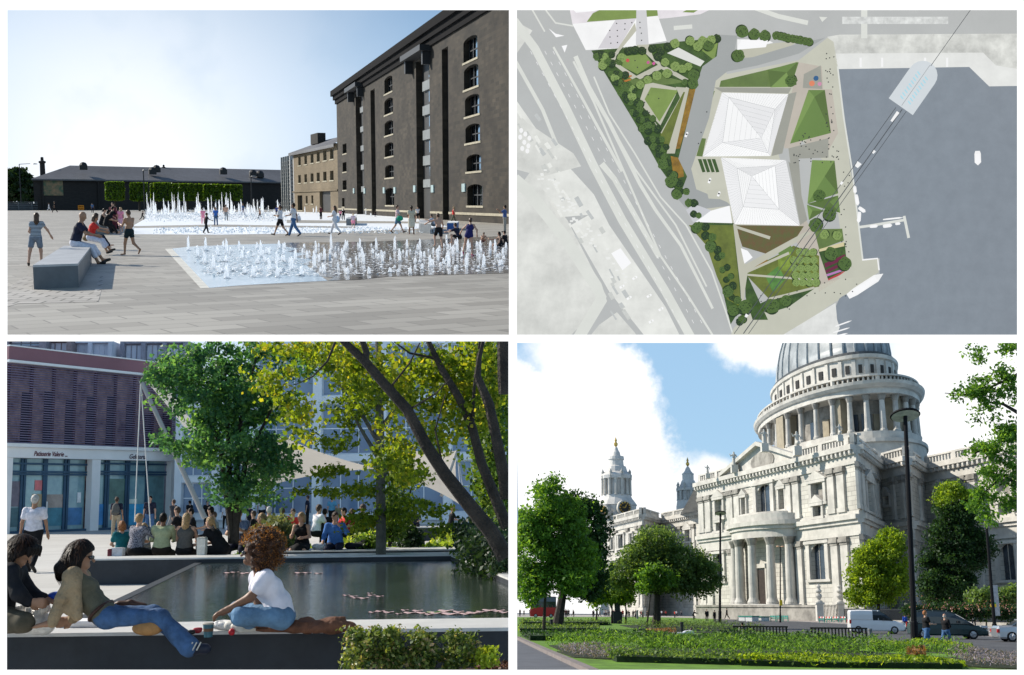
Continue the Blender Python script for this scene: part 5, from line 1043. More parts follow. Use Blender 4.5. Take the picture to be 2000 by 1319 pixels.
def boat(x, y, L_, w_, an, lb, parts=0):
 a = R_(an); ca, sa = math.cos(a), math.sin(a)
 def q(u, v): return (x+u*ca-v*sa, y+u*sa+v*ca)
 t = thing('boat', lb, 'boat', pp(x, y, 7), 'white boats of the plan'); plate('hull', [q(-L_/2, -w_*.35), q(-L_*.3, -w_/2), (q(L_*.3, -w_/2)), q(L_/2, 0), q(L_*.3, w_/2), q(-L_*.3, w_/2), q(-L_/2, w_*.35)], 7, G_PAPER, .004, t)
 for i in range(max(1, parts)):
  u0 = -L_*.3+i*L_*.6/max(1, parts); plate('cabin', [q(u0+.6, -w_*.3), q(u0+L_*.6/max(1, parts)-.6, -w_*.3), q(u0+L_*.6/max(1, parts)-.6, w_*.3), q(u0+.6, w_*.3)], 9.5, G_WHITE, .003, t)
boat(1691, 557, 82, 15, -33, 'large white ship moored at the slanted quay', 4); boat(1674, 391, 22, 7, 80, 'slim white boat tied to the quay edge'); boat(1670, 371, 14, 6, 85, 'short white boat topmost along the quay'); boat(1684, 410, 16, 7, 35, 'small white boat slanting off the quay'); boat(1678, 425, 22, 7, 95, 'white boat nearest the jetty root'); boat(1910, 309, 28, 12, 88, 'lone pale barge in the open water')
boat(1707, 442, 16, 6, -5, 'small white boat under the jetty, left'); boat(1734, 441, 18, 7, -8, 'small white boat under the jetty, middle'); boat(1754, 437, 10, 5, -5, 'small white boat under the jetty, right'); boat(1745, 427, 40, 3, -6, 'thin white boat lying along the top of the jetty')
t = thing('jetty', 'pale L-shaped jetty standing out from the quay', 'jetty', pp(1700, 440, 6)); plate('deck', strip('', [(1678, 444), (1700, 441), (1766, 430)], 5, 6, None), 6, G_STRIP, .003, t); plate('deck', strip('', [(1766, 422), (1775, 465)], 5, 6, None), 6, G_STRIP, .003, t)
sp('slipway', [(1632, 592), (1520, 660), (1632, 660), (1640, 640), (1635, 625)], 5, pm('slip', 'd8d9d6', .08, 8));
for i, y in enumerate((632, 645, 655)): boat(1648-i*4, y, 34, 2.5, -20+i*3, 'narrow white skiff at the pale slipway, %s' % ['upper', 'middle', 'lowest'][i])
for i, (x, y, an, lb) in enumerate([(1341, 263, -65, 'tiny white car driving on the dark park road'), (1386, 353, -70, 'tiny white car in the upper parking bay'), (1404, 379, -70, 'tiny white car in the lower parking bay')]+[(1240, 543, -30, 'faded parked lorry by the pale shed roof'), (1215, 560, -30, 'faded parked lorry left of the yard'), (1229, 582, -30, 'faded parked lorry low in the yard'), (1268, 578, -30, 'faded parked lorry right in the yard'), (1291, 604, -30, 'faded parked lorry near the verge'), (1272, 628, -30, 'faded parked lorry lowest in the yard')]):
 a = R_(an); ca, sa = math.cos(a), math.sin(a); q = lambda u, v: (x+u*ca-v*sa, y+u*sa+v*ca); t = thing('parked_car', lb, 'car' if 'car' in lb else 'lorry', pp(x, y, 9)); plate('body', [q(-5, -2.2), q(4, -2.2), q(5.5, 0), q(4, 2.2), q(-5, 2.2)], 9.5, G_WHITE, .004, t); plate('window', [q(-1, -1.6), q(2, -1.6), q(2, 1.6), q(-1, 1.6)], 12.9, G_BLACK if 'car' in lb else G_STRIP, .0008, t)
for i in range(60):
 k = rng.random(); x = 1062+k*160+rng.uniform(-14, 14); y = 345+k*200+rng.uniform(-18, 18)
 if i == 0: vc = plate('faded_car', [(x-3, y-1.6), (x+3, y-1.6), (x+3, y+1.6), (x-3, y+1.6)], 7, pm('fc', 'e6e7e4', .05), .002); o = vc; c0 = vc.matrix_basis.copy(); x0, y0 = x, y
 else:
  o = vc.copy(); col.objects.link(o); o.matrix_basis = c0 @ Matrix.Translation(pp(x, y, 7)-pp(x0, y0, 7))
 tag(o, 'faded pale vehicle among many on the left yard of the plan', 'car', 'faded vehicles of the plan')
for i, (x, y) in enumerate([(1018, 255), (1026, 262), (1034, 270), (1016, 268), (1024, 278), (1032, 285), (1030, 295), (1020, 290)]): plate('tank', [(x+4*math.cos(a*.785), y+5*math.sin(a*.785)) for a in range(8)], 7, G_PAPER, .004, label='round white tank in the faded yard at the left edge', cat='tank', group='white tanks of the plan')
# ================================================================ place 3: pool terrace with people on the ledges
CP[0] = P3
def q3(pts, z=0.0): return [tuple(P3.G(x, y, z)) for x, y in pts]
M_TERR = brick('terrace_paving', (.50, .48, .44), (.56, .54, .50), (.40, .38, .35), 1.2, .6, .006, .6, rot=0, var=.06, vs=.3, bump=.1, uvsrc='Object')
M_LEDGE = mk('ledge_granite', (.022, .026, .033), .6, .15, 3, spec=.4); M_LTOP = mk('ledge_top_sunlit', (.58, .57, .55), .45, .06, 3, spec=.5)  # M_LTOP paints sunlight onto the ledge tops
mb = MB(); mb.flat([(-9, 8.0, 0), (.0, 8.0, 0), (.05, 74, 0), (-40, 74, 0)]); mb.build('pavement', M_TERR, kind='structure')
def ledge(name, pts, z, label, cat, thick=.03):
 """granite ledge from plan points, dark sides, top coloured pale for sunlight"""
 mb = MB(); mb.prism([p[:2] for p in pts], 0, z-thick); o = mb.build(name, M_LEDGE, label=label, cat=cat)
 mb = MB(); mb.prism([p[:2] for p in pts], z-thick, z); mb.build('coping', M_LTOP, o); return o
d1, d2 = P3.G(500, 1232, .5).y, P3.G(500, 1213, .5).y
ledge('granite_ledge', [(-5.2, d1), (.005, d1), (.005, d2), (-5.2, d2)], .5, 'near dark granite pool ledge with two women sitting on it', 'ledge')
da = P3.G(500, 1088, .5).y; dbk = P3.G(500, 1083, .5).y
xa = P3.G(172, 1089, .5).x; xb = P3.G(912, 1081, .5).x
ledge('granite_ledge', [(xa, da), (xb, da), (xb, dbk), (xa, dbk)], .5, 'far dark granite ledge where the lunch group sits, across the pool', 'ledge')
dc = P3.G(700, 1074.5, .5).y; x0, x1 = P3.G(545, 1074, .5).x, P3.G(912, 1074, .5).x
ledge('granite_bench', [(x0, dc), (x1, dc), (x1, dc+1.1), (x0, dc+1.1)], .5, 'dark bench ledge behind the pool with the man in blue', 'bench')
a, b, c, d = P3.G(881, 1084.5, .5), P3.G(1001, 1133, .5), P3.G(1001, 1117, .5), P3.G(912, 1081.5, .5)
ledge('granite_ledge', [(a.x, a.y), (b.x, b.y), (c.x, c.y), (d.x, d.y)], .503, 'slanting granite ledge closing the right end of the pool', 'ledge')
dd = P3.G(800, 1030, .5).y; ledge('granite_bench', [(P3.G(680, 1030, .5).x, dd), (P3.G(925, 1030, .5).x, dd), (P3.G(925, 1030, .5).x, dd+1.2), (P3.G(680, 1030, .5).x, dd+1.2)], .5, 'most distant grey bench ledge beyond the lawn strip', 'bench')
mw = mk('pool_water', (.03, .04, .034), .05, .2, 1, spec=.5); t_ = mw.node_tree; b_ = t_.nodes['Principled BSDF']; b_.inputs['IOR'].default_value = 1.33; b_.inputs['Specular IOR Level'].default_value = .9
tcn = t_.nodes['Texture Coordinate']; mp = t_.nodes.new('ShaderNodeMapping'); mp.inputs['Scale'].default_value = (2.2, 5, 1); t_.links.new(tcn.outputs['Object'], mp.inputs[0])
n_ = t_.nodes.new('ShaderNodeTexNoise'); n_.inputs['Scale'].default_value = 3.2; n_.inputs['Detail'].default_value = 4; t_.links.new(mp.outputs[0], n_.inputs[0]); bp = t_.nodes.new('ShaderNodeBump'); bp.inputs['Strength'].default_value = .10; bp.inputs['Distance'].default_value = .06
t_.links.new(n_.outputs['Fac'], bp.inputs['Height']); t_.links.new(bp.outputs[0], b_.inputs['Normal'])
wl_ = [P3.G(232, 1179, .4), P3.G(393, 1100.3, .4)]; tdir = (wl_[1]-wl_[0]); s_ = (d2-wl_[0].y)/tdir.y; p0 = wl_[0]+tdir*s_; s2_ = (da-wl_[0].y)/tdir.y; p1_ = wl_[0]+tdir*s2_
mb = MB(); mb.prism([(p0.x, d2+.003), (.01, d2+.003), (.01, da-.003), (p1_.x, da-.003)], .02, .4); mb.build('water', mw, kind='structure')
mb = MB(); mb.prism([(p0.x-.14, d2+.003), (p0.x-.003, d2+.003), (p1_.x-.003, da-.003), (p1_.x-.14, da-.003)], .0, .405); mb.build('pool_edge', M_LEDGE, label='thin dark slanting edge of the pool at its left side', cat='edge')
M_LILY = mk('lily_pad', (.62, .42, .40), .35, .15, 6, spec=.6); M_LILYG = mk('lily_green', (.12, .28, .04), .4, .1, 6)
def lily(px, py, r, green=False):
 c = P3.G(px, py, .404); mb = MB(); n = 14; pts = [(c.x, c.y, .404)]+[(c.x+r*math.cos(.3+a*(5.8/n)), c.y+r*.8*math.sin(.3+a*(5.8/n)), .406+.006*math.sin(a*1.7)) for a in range(n+1)]
 mb.add(pts, [(0, i, i+1) for i in range(1, n+1)]); mb.build('lily_pad', M_LILYG if green else M_LILY, label='green lily pad among the near pads' if green else ('pale pink lily pad floating in the pool, %s' % ('in the near right patch' if py > 1180 else 'in the small middle patch' if py > 1150 else 'far out toward the far ledge')), cat='lily pad', group='lily pads on the pool')
for x, y, r in [(676, 1163, .05), (690, 1165, .06), (694, 1168, .05), (710, 1168.5, .07), (725, 1163, .06), (741, 1165, .06), (722, 1159, .04), (727, 1196, .05), (742, 1194, .06), (758, 1196, .07), (778, 1199, .04), (790, 1192, .05), (800, 1197, .08), (815, 1193, .07), (825, 1197, .08), (838, 1200, .06), (852, 1197, .11), (870, 1193, .1), (880, 1199, .11),
    (895, 1195, .07), (910, 1199, .08), (925, 1197, .1), (940, 1195, .07), (955, 1192, .09), (972, 1193, .09), (985, 1196, .07), (447, 1119, .1), (458, 1118, .08), (478, 1120, .1), (486, 1119, .08), (585, 1119, .1), (600, 1119, .08), (622, 1120, .08)]: lily(x, y, r)
lily(846, 1196, .09, True)
fs = Fac(P3.G(-6, 1044), P3.G(336, 1030.5)); Ls = fs.L
M_PANEL = mk('metal_fascia', (.82, .80, .78), .45, .04, .5, spec=.5); M_MAROON = mk('maroon_parapet', (.26, .12, .14), .6, .06, .3); M_LOUV = mk('louvre_blade', (.20, .16, .24), .5, .1, 1); M_SHOPF = mk('shop_frame', (.03, .08, .14), .4, .1, 1)
M_BACK = mk('louvre_back', (.14, .07, .10), .7, .3, 1.3, c2=(.75, .48, .44)); M_SGLASS = mk('shop_glass', (.16, .30, .36), .07, .2, .6, spec=.9, c2=(.34, .52, .52))
t = thing('louvred_shop', 'two-storey shop with dark louvred upper floor, maroon parapet and glass front', 'building', fs.A)
z = lambda px, py: fs.h(px, py)[1]
zt = z(14, 677); zp = z(14, 703); zl0 = z(14, 708); zl1 = z(14, 866); zc0 = z(14, 873); zc1 = z(14, 894)
mb = MB(); fs.box(mb, 0, Ls, 0, zt-.2, -9, -2.4); mb.build('wall', M_BACK, t)
mb = MB(); fs.box(mb, 0, Ls, zp, zt, -2.3, .25); mb.build('parapet', M_MAROON, t)
mb = MB(); fs.box(mb, 0, Ls, zl0, zp-.003, -.1, .32); fs.box(mb, 0, Ls, zt+.003, zt+.07, -2.3, .3); mb.build('gutter_strip', M_PANEL, t)
mb = MB(); fs.box(mb, 0, Ls, zl1, zl0-.003, -.5, -.4); mb.build('back_panel', M_BACK, t)
nb = 33; mb = MB()
for i in range(nb): zz = zl1+(zl0-zl1)*(i+.5)/nb; fs.box(mb, 0, Ls, zz-.024, zz+.024, -.1, 0)
mb.build('louvres', M_LOUV, t)
mb = MB()
for i in range(9): s = Ls*(i+.28)/8.4; fs.box(mb, s, s+.1, zl1, zl0-.003, -.38, -.21) if s < Ls else 0
mb.build('louvre_posts', mk('louvre_post', (.12, .04, .06), .6), t)
mb = MB(); rr_ = random.Random(4)
for i in range(9):
 s = Ls*(i+.28)/8.4+.3;
 if s+.9 < Ls: fs.box(mb, s+.6, s+1.2, zl1+.1, zl0-1.2-rr_.random(), -.395, -.33)
mb.build('dark_shutters', mk('dark_shutter', (.02, .015, .04), .6), t)
mb = MB(); fs.box(mb, 0, Ls+.5, zc0, zl1-.003, -.3, .45); fs.box(mb, 0, Ls+.5, zc1, zc0-.003, -.3, .25); fas = mb.build('fascia', M_PANEL, t)
for i, (a_, b_2) in enumerate(((13, 16), (172, 188.5), (328, 348))): s0, _ = fs.h(a_, 1000); s1, _ = fs.h(b_2, 1000); mb = MB(); fs.box(mb, s0-(.4 if i == 0 else 0), s1, 0, zc1-.003, -.25, .2); mb.build('pillar', M_PANEL, t)
for k_, (a_, b_2) in enumerate(((16, 172), (188.5, 328))):
 s0, _ = fs.h(a_, 1000); s1, _ = fs.h(b_2, 1000); zb = .12
 mb = MB(); fs.box(mb, s0, s1, zb, zc1-.003, -.42, -.38); gl = mb.build('shop_window', M_SGLASS, t)
 mb = MB()
 for px in ((46, 52, 90, 94, 131, 137) if k_ == 0 else (211, 216, 251, 256, 291)): s, _ = fs.h(px, 1000); fs.box(mb, s-.05, s+.08, zb, zc1-.01, -.37, -.28)
 for py in (905, 921, 926): zz = z(a_+10, py); fs.box(mb, s0, s1, zz-.05, zz+.05, -.275, -.2)
 fs.box(mb, s0, s1, 0, zb-.003, -.4, -.1); mb.build('frame', M_SHOPF, gl)
 if k_ == 0:
  mb = MB(); s, _ = fs.h(95, 1000); fs.box(mb, s-.03, s+.02, z(95, 1005), z(95, 980), -.2, -.14); mb.build('handle', M_PANEL, gl)
 for (pa, pb, ya, yb, c_) in ([(70, 90, 965, 1030, (.28, .2, .1)), (96, 130, 966, 992, (.22, .17, .14)), (100, 130, 992, 1028, (.02, .12, .16)), (137, 168, 992, 1026, (.02, .10, .22)), (158, 165, 962, 982, (.5, .5, .48)), (74, 88, 938, 958, (.4, .09, .09)), (20, 45, 940, 990, (.10, .08, .10)), (20, 45, 992, 1030, (.03, .08, .09))] if k_ == 0 else
         [(190, 210, 985, 1026, (.01, .14, .33)), (190, 200, 962, 978, (.6, .6, .58)), (217, 250, 935, 985, (.05, .10, .08)), (256, 290, 985, 1026, (.02, .22, .38)), (256, 275, 975, 984, (.4, .42, .36)), (292, 325, 930, 1020, (.06, .13, .14))]):
  sa, _ = fs.h(pa, 1000); sb_, _ = fs.h(pb, 1000); mb = MB(); fs.box(mb, sa, sb_, z(pa, yb), z(pa, ya), -.376, -.34); mb.build('display_item', mk('disp_%d_%d' % (pa, ya), tuple(min(.8, q*1.7+.02) for q in c_), .4, .15, 2, spec=.6), gl)
def text(body, f_, px, py, hpx, mat, parent, o, shear=.35, sx=1.0):
 s, zz = f_.h(px, py, o); s2, z2 = f_.h(px, py-hpx, o); sz = (z2-zz)*1.35
 c_ = bpy.data.curves.new('lettering', 'FONT'); c_.body = body; c_.size = sz; c_.shear = shear; c_.extrude = .01; c_.offset = .002
 o_ = bpy.data.objects.new('lettering', c_); col.objects.link(o_); bpy.context.view_layer.update()
 me = bpy.data.meshes.new_from_object(o_.evaluated_get(bpy.context.evaluated_depsgraph_get())); bpy.data.objects.remove(o_)
 m = bpy.data.objects.new('lettering', me); col.objects.link(m); me.materials.clear(); me.materials.append(mat); m.parent = parent
 u = f_.u if f_.u.x > 0 else -f_.u; R3 = Matrix((( u.x*sx, 0, f_.n.x, 0), (u.y*sx, 0, f_.n.y, 0), (0, 1, 0, 0), (0, 0, 0, 1)))
 m.matrix_local = Matrix.Translation(f_.pt(s, zz, o)-BASE[parent.name][0]) @ R3
 return m
M_SIGNR = mk('sign_maroon', (.12, .01, .03), .5, 0); M_SIGND = mk('sign_dark', (.05, .02, .05), .5, 0)
text('Patisserie Valerie ...', fs, 66, 890.5, 10, M_SIGNR, fas, .27, .3, .72); text('Gelateria', fs, 252, 896, 9.5, M_SIGND, fas, .27, .3, .85)
def block(label, px0, px1, yt, yb, d, mat, frame, nx, ny, name='office_block', fr=.12, gm=None, cat='building', dz=3):
 a_ = P3.D(px0, yb, d); b_2 = P3.D(px1, yb, d); f_ = Fac(a_, b_2); z1 = P3.D((px0+px1)/2, yt, d).z; z0 = max(0, P3.D((px0+px1)/2, yb, d).z)
 t = thing(name, label, cat, (a_.x, a_.y, 0)); mb = MB(); f_.box(mb, 0, f_.L, 0, z1, -dz, -.4); mb.build('wall', frame, t)
 for i in range(nx):
  for j in range(ny):
   w0, w1 = f_.L*(i+fr)/nx, f_.L*(i+1-fr)/nx; h0, h1 = z0+(z1-z0)*(j+fr)/ny, z0+(z1-z0)*(j+1-fr)/ny
   mb = MB(); f_.box(mb, w0, w1, h0, h1, -.397, -.36); wd = mb.build('window', gm or mat, t)
   mb = MB();
   for q in (.33, .66): x_ = lerp(w0, w1, q); f_.box(mb, x_-.03, x_+.03, h0, h1, -.357, -.32)
   zz = lerp(h0, h1, .5); f_.box(mb, w0, w1, zz-.03, zz+.03, -.357, -.325); mb.build('frame', frame, wd)
 mb = MB()
 for i in range(nx+1): f_.box(mb, f_.L*i/nx-f_.L/nx*fr*.8, f_.L*i/nx+f_.L/nx*fr*.8, 0, z1, -.4, .0)
 mb.build('columns', frame, t); mb = MB()
 for j in range(ny+1): zz = z0+(z1-z0)*j/ny; f_.box(mb, 0, f_.L, zz-(z1-z0)/ny*fr*.7, min(z1, zz+(z1-z0)/ny*fr*.7), -.397, -.06)
 mb.build('floor_bands', frame, t); return t
M_OFFW = mk('office_frame', (.78, .82, .86), .6, .05, .5); M_OFFG = mk('office_glass', (.10, .16, .28), .1, .35, .12, spec=.9, c2=(.22, .32, .45)); M_OFFB = mk('pale_blue_cladding', (.48, .56, .68), .6, .08, .3)
block('white framed office building with dark blue glass behind the pool trees', 488, 1003, 665, 1010, 66, M_OFFG, M_OFFW, 4, 3, fr=.085)
block('narrow white framed building strip just right of the louvred shop', 345, 490, 790, 1010, 64, M_OFFG, M_OFFW, 2, 3)
block('pale grey-blue tower block above the parapet of the shop', 134, 213, 665, 720, 72, M_OFFB, M_OFFB, 2, 1); block('grey ribbed plant room on top of the shop roof', 8, 82, 664, 700, 70, M_OFFB, mk('rib_grey', (.2, .21, .26), .6), 1, 3)
block('grey-blue office tower above the right end of the shop roof', 236, 360, 664, 740, 73, M_OFFB, mk('tower_grey', (.24, .26, .33), .6), 3, 1); block('taupe block between the roof plant and the pale tower', 84, 133, 664, 705, 71, M_OFFB, mk('taupe', (.22, .2, .22), .6), 1, 1)
M_SAIL = mk('sail_cloth', (.50, .46, .40), .8, .04, 1); t_ = M_SAIL.node_tree; L_ = t_.links; tr_ = t_.nodes.new('ShaderNodeBsdfTranslucent'); tr_.inputs[0].default_value = (.8, .75, .68, 1); x_ = t_.nodes.new('ShaderNodeMixShader'); x_.inputs[0].default_value = .5
L_.new(t_.nodes['Principled BSDF'].outputs[0], x_.inputs[1]); L_.new(tr_.outputs[0], x_.inputs[2]); L_.new(x_.outputs[0], t_.nodes['Material Output'].inputs[0])
M_MAST = mk('mast_grey', (.33, .32, .31), .45, .05, 2)
def sail(label, P_, n=10):
 """bilinear sail between four photo corners (px,py,depth), sides drawn in by the cable tension"""
 c = [P3.D(*p) for p in P_]; mb = MB(); vs = []
 for i in range(n+1):
  for j in range(n+1):
   u, v = i/n, j/n; u2 = u+(.5-u)*.14*math.sin(math.pi*v); v2 = v+(.5-v)*.14*math.sin(math.pi*u)
   p = c[0]*(1-u2)*(1-v2)+c[1]*u2*(1-v2)+c[2]*u2*v2+c[3]*(1-u2)*v2; vs.append(p)
 mb.add(vs+[v+V3((0, .02, .02)) for v in vs], [(i*(n+1)+j, (i+1)*(n+1)+j, (i+1)*(n+1)+j+1, i*(n+1)+j+1) for i in range(n) for j in range(n)]); return mb.build('sail_canopy', M_SAIL, smooth=True, label=label, cat='canopy')
sail('large cream sail canopy stretched behind the big green tree', [(415, 868, 42), (548, 852, 50), (735, 915, 46), (500, 955, 40)]); sail('narrow cream sail strip running down from the tall mast head', [(284, 744, 38), (330, 760, 46), (420, 880, 44), (360, 835, 38)])
sail('bright white sail canopy behind the leaning trunks', [(800, 880, 52), (893, 880, 52), (905, 990, 40), (770, 930, 44)])
def mast(label, a_, b_2, r, cables):
 A_, B_ = P3.D(*a_), P3.D(*b_2); t = thing('sail_mast', label, 'mast', B_); mb = MB(); mb.tube([B_, A_], [r, r*.8], 8); mb.build('pole', M_MAST, t)
 for q in cables: mb = MB(); mb.tube([A_, P3.D(*q)], .018, 4); mb.build('cable', mk('cable_pale', (.5, .5, .5), .5, 0), t)
mast('tall pale leaning mast with two cables in front of the shop', (275, 743, 36), (400, 1012, 36), .085, [(263, 1020, 36), (294, 1030, 36), (330, 760, 46)]); mast('short pale mast with cables behind the leaning trunks', (893, 880, 44), (862, 970, 44), .07, [(900, 965, 44), (905, 960, 44)])
LG = leafmat('leaf_garden', [(.02, .05, .01), (.07, .14, .02), (.22, .30, .05)], .45); LY = leafmat('leaf_yellowgreen', [(.03, .06, .006), (.09, .15, .012), (.20, .26, .02), (.36, .30, .03)], .6, .3)
LB = leafmat('leaf_bluegreen', [(.02, .07, .045), (.06, .17, .085), (.17, .32, .09)], .55); LH = leafmat('leaf_hedge', [(.006, .016, .008), (.015, .04, .014), (.05, .09, .03)], .25); LS = leafmat('leaf_sage', [(.07, .10, .05), (.15, .18, .10), (.24, .26, .16)], .35)
def clip3(C, tn=None, ymin=659, xmax=1001):
 v = C-np.array([0, 0, P3.h]); Rm = np.array(P3.Ri.transposed()); u = v@Rm.T; px = CX+F*u[:, 0]/u[:, 1]; py = CY-F*u[:, 2]/u[:, 1]; m = (py > ymin) & (px < xmax) & (C[:, 2] > .02)
 return (C[m], tn[m]) if tn is not None else C[m]
def pe(L_, d, dy): return [(*P3.D(px, py, d+dd), rx*d/F, dy, ry*d/F) for px, py, rx, ry, dd in L_]
def plant(name, label, cat, ells, nc, nl, r, size, mat, seed, group=None, part='foliage', shell=.4, stems=None, stemr=.03, base=None, up=.3, asp=.62):
 C, tn = clumps(ells, nc, nl, r, seed, shell); C, tn = clip3(C, tn); b0 = base or (ells[0][0], ells[0][1], 0)
 t = thing(name, label, cat, b0, group); leaves_mesh(part, C, size, mat, t, seed=seed, zvar=tn, up=up, asp=asp)
 mb = MB()
 for p in (stems or [[(b0[0], b0[1], 0), (ells[0][0], ells[0][1], ells[0][2])]]):
  rs = [stemr*(1-.75*i/(len(p)-1)) for i in range(len(p))]; mb.tube(p, rs, 7)
 mb.build('trunk' if cat == 'tree' else 'stem', BARK, t); return t
def gbox(px0, px1, y0, y1, z=0): return [P3.G(px0, y1, z), P3.G(px1, y1, z), P3.G(px1, y0, z), P3.G(px0, y0, z)]
mb = MB(); mb.flat([(P3.G(555, 1078).x, dc+1.12, .006), (P3.G(925, 1078).x-.6, dc+1.12, .006), (-1.2, 39, .006), (-9, 39, .006)]); mb.build('lawn', mk('lawn_bright', (.16, .28, .03), .9, .2, 3, bump=.5), kind='structure')
rg = np.random.default_rng(3); n = 5200; X_ = rg.uniform(-6.4, -1.3, n); Y_ = rg.uniform(25.5, 29, n); C = np.stack([X_, Y_, rg.random(n)**1.5*(.55+.25*np.sin(X_*3.1))], 1); C = clip3(C)
o = leaves_mesh('border_grass', C, .13, leafmat('leaf_bright', [(.08, .14, .02), (.20, .30, .04), (.38, .42, .07)], .5), seed=4, up=.1); tag(o, kind='stuff')
plant('sage_bush', 'grey-green upright bush behind the curly-haired woman', 'bush', pe([(538, 1050, 28, 38, 0), (520, 1060, 20, 20, 0)], 26, .7), 160, 22, .25, .13, LS, 11, up=0)
plant('dark_hedge', 'dark clipped hedge at the right end of the pool', 'hedge', pe([(945, 1085, 38, 48, 0), (985, 1090, 34, 60, -1), (920, 1050, 20, 34, 3)], 19, 1.3), 330, 26, .3, .085, LH, 12)
plant('round_shrub', 'dark round shrub beside the straight tree trunk', 'bush', pe([(800, 1052, 20, 24, 0)], 26, .4), 70, 20, .2, .10, LH, 13); plant('round_shrub', 'small mottled shrub left of the straight trunk', 'bush', pe([(718, 1066, 18, 16, 0)], 25.5, .4), 60, 18, .18, .09, LG, 14)
plant('leafy_column', 'tall green leafy mass behind the right-hand trunks', 'tree', pe([(962, 860, 40, 120, 0), (975, 960, 34, 70, 0), (955, 740, 40, 80, 0)], 26, 1.2), 420, 20, .45, .13, LG, 15, stemr=.12)
T1 = pe([(395, 712, 70, 45, 0), (480, 700, 66, 40, .5), (450, 775, 95, 60, 0), (385, 790, 62, 60, 0), (520, 790, 60, 55, 0), (505, 885, 70, 50, 0), (545, 915, 42, 28, 0), (400, 890, 46, 28, -.5), (480, 960, 66, 38, 0), (355, 870, 30, 20, 0), (450, 850, 60, 50, .6), (340, 740, 34, 30, 0), (570, 700, 40, 40, 0)], 24, 1.5)
C, tn = clumps(T1, 400, 58, .27, 21, .1); C, tn = clip3(C, tn); tb = P3.G(456, 1062); t = thing('broadleaf_tree', 'big blue-green tree with several thin trunks in front of the sail', 'tree', tb)
leaves_mesh('crown', C, .098, LB, t, seed=21, zvar=tn, up=.35); mb = MB(); k24 = 24/F
for a_, b_2, c_ in (((452, 1062), (447, 880), (440, 720)), ((460, 1062), (464, 850), (500, 700)), ((456, 1062), (480, 900), (530, 800)), ((455, 1062), (430, 870), (380, 760))): mb.tube([P3.D(*a_, 24), P3.D(*b_2, 24), P3.D(*c_, 24)], [.075, .055, .02], 7)
mb.build('trunk', BARK, t)
T3 = pe([(700, 800, 60, 50, 0), (680, 720, 60, 40, 0), (650, 860, 40, 26, 0), (640, 920, 38, 12, 0), (690, 960, 60, 18, 0), (730, 1010, 50, 22, 0), (800, 930, 46, 18, 0), (820, 1000, 56, 26, 0), (770, 760, 60, 50, 0), (700, 1020, 34, 20, 0), (860, 1035, 30, 12, -.5), (610, 960, 24, 8, 0)], 23, 1.2)
C, tn = clumps(T3, 300, 20, .26, 31, .1, .45); C, tn = clip3(C, tn); tb = P3.D(744, 1090, 22.8); tb.z = 0; t = thing('straight_tree', 'tree with one straight grey trunk and sparse pale leaves behind the pool', 'tree', tb)
leaves_mesh('crown', C, .10, LY, t, seed=31, zvar=tn*.6, up=.5); mb = MB(); mb.tube([tb, P3.D(744, 1000, 22.8), P3.D(742, 850, 22.8), P3.D(740, 720, 22.8), P3.D(738, 666, 22.8)], [.105, .098, .09, .07, .055], 10)
for p in ([(742, 870), (690, 780), (650, 740)], [(742, 840), (800, 760), (830, 700)], [(742, 900), (700, 830), (640, 700)], [(742, 960), (760, 900), (800, 840)]): mb.tube([P3.D(x, y, 22.8) for x, y in p], [.05, .03, .012], 6)
mb.build('trunk', mk('bark_grey', (.10, .095, .075), .9, .2, 5, bump=.5), t)
plant('multi_stem_shrub', 'slender multi-stemmed shrub just right of the straight trunk', 'bush', pe([(775, 990, 26, 60, 0), (760, 1030, 22, 26, 0)], 24.5, .6), 110, 20, .22, .09, LG, 33, stems=[[P3.D(760, 1068, 24.5), P3.D(765+i*9, 990, 24.5), P3.D(755+i*22, 900, 24.5)] for i in range(4)], stemr=.035)
T2 = pe([(600, 700, 95, 42, 0), (540, 745, 50, 30, 0), (575, 800, 34, 36, 0), (690, 690, 90, 38, 0), (760, 760, 80, 60, 0), (680, 745, 50, 30, 0), (830, 720, 90, 55, 0), (770, 850, 62, 50, 0), (760, 905, 40, 34, 0), (800, 920, 34, 26, 0), (905, 710, 85, 52, 0), (870, 800, 70, 50, 0), (930, 800, 50, 60, 0), (580, 855, 18, 14, 0), (960, 700, 44, 52, 0), (850, 860, 46, 30, 0), (960, 760, 36, 40, 0)], 10.9, .8)
C, tn = clumps(T2, 390, 26, .15, 41, .1, .8); C, tn = clip3(C, tn); mb = MB(); P_ = lambda *L: [P3.D(x, y, d_) for x, y, d_ in L]
mb.tube(P_((988, 1090, 9.8), (960, 1040, 9.8), (915, 985, 9.8), (868, 925, 9.8), (832, 870, 9.8), (795, 800, 9.8), (752, 752, 9.8), (712, 705, 9.8), (668, 664, 9.8)), [.075, .07, .062, .056, .052, .048, .044, .04, .03], 10)
mb.tube(P_((712, 706, 9.8), (716, 690, 9.8), (707, 664, 9.8)), [.034, .03, .026], 8)
for p, r in (([(655, 668), (640, 705), (612, 735), (576, 752)], .012), ([(800, 800), (850, 770), (880, 740)], .01), ([(868, 925), (850, 840), (870, 770)], .009), ([(760, 760), (800, 710), (820, 670)], .01)): mb.tube([P3.D(x, y, 9.8) for x, y in p], [r, r*.8, r*.6, r*.3][:len(p)], 6)
t = thing('leaning_tree', 'tree with the longest leaning dark trunk and back-lit yellow-green leaves', 'tree', P3.D(1000, 1096, 9.8)); mb.build('trunk', BARK, t); m1 = (C[:, 0] < P3.D(830, 700, 10).x)
leaves_mesh('crown', C[m1], .05, LY, t, seed=41, zvar=tn[m1], up=.1, asp=.8)
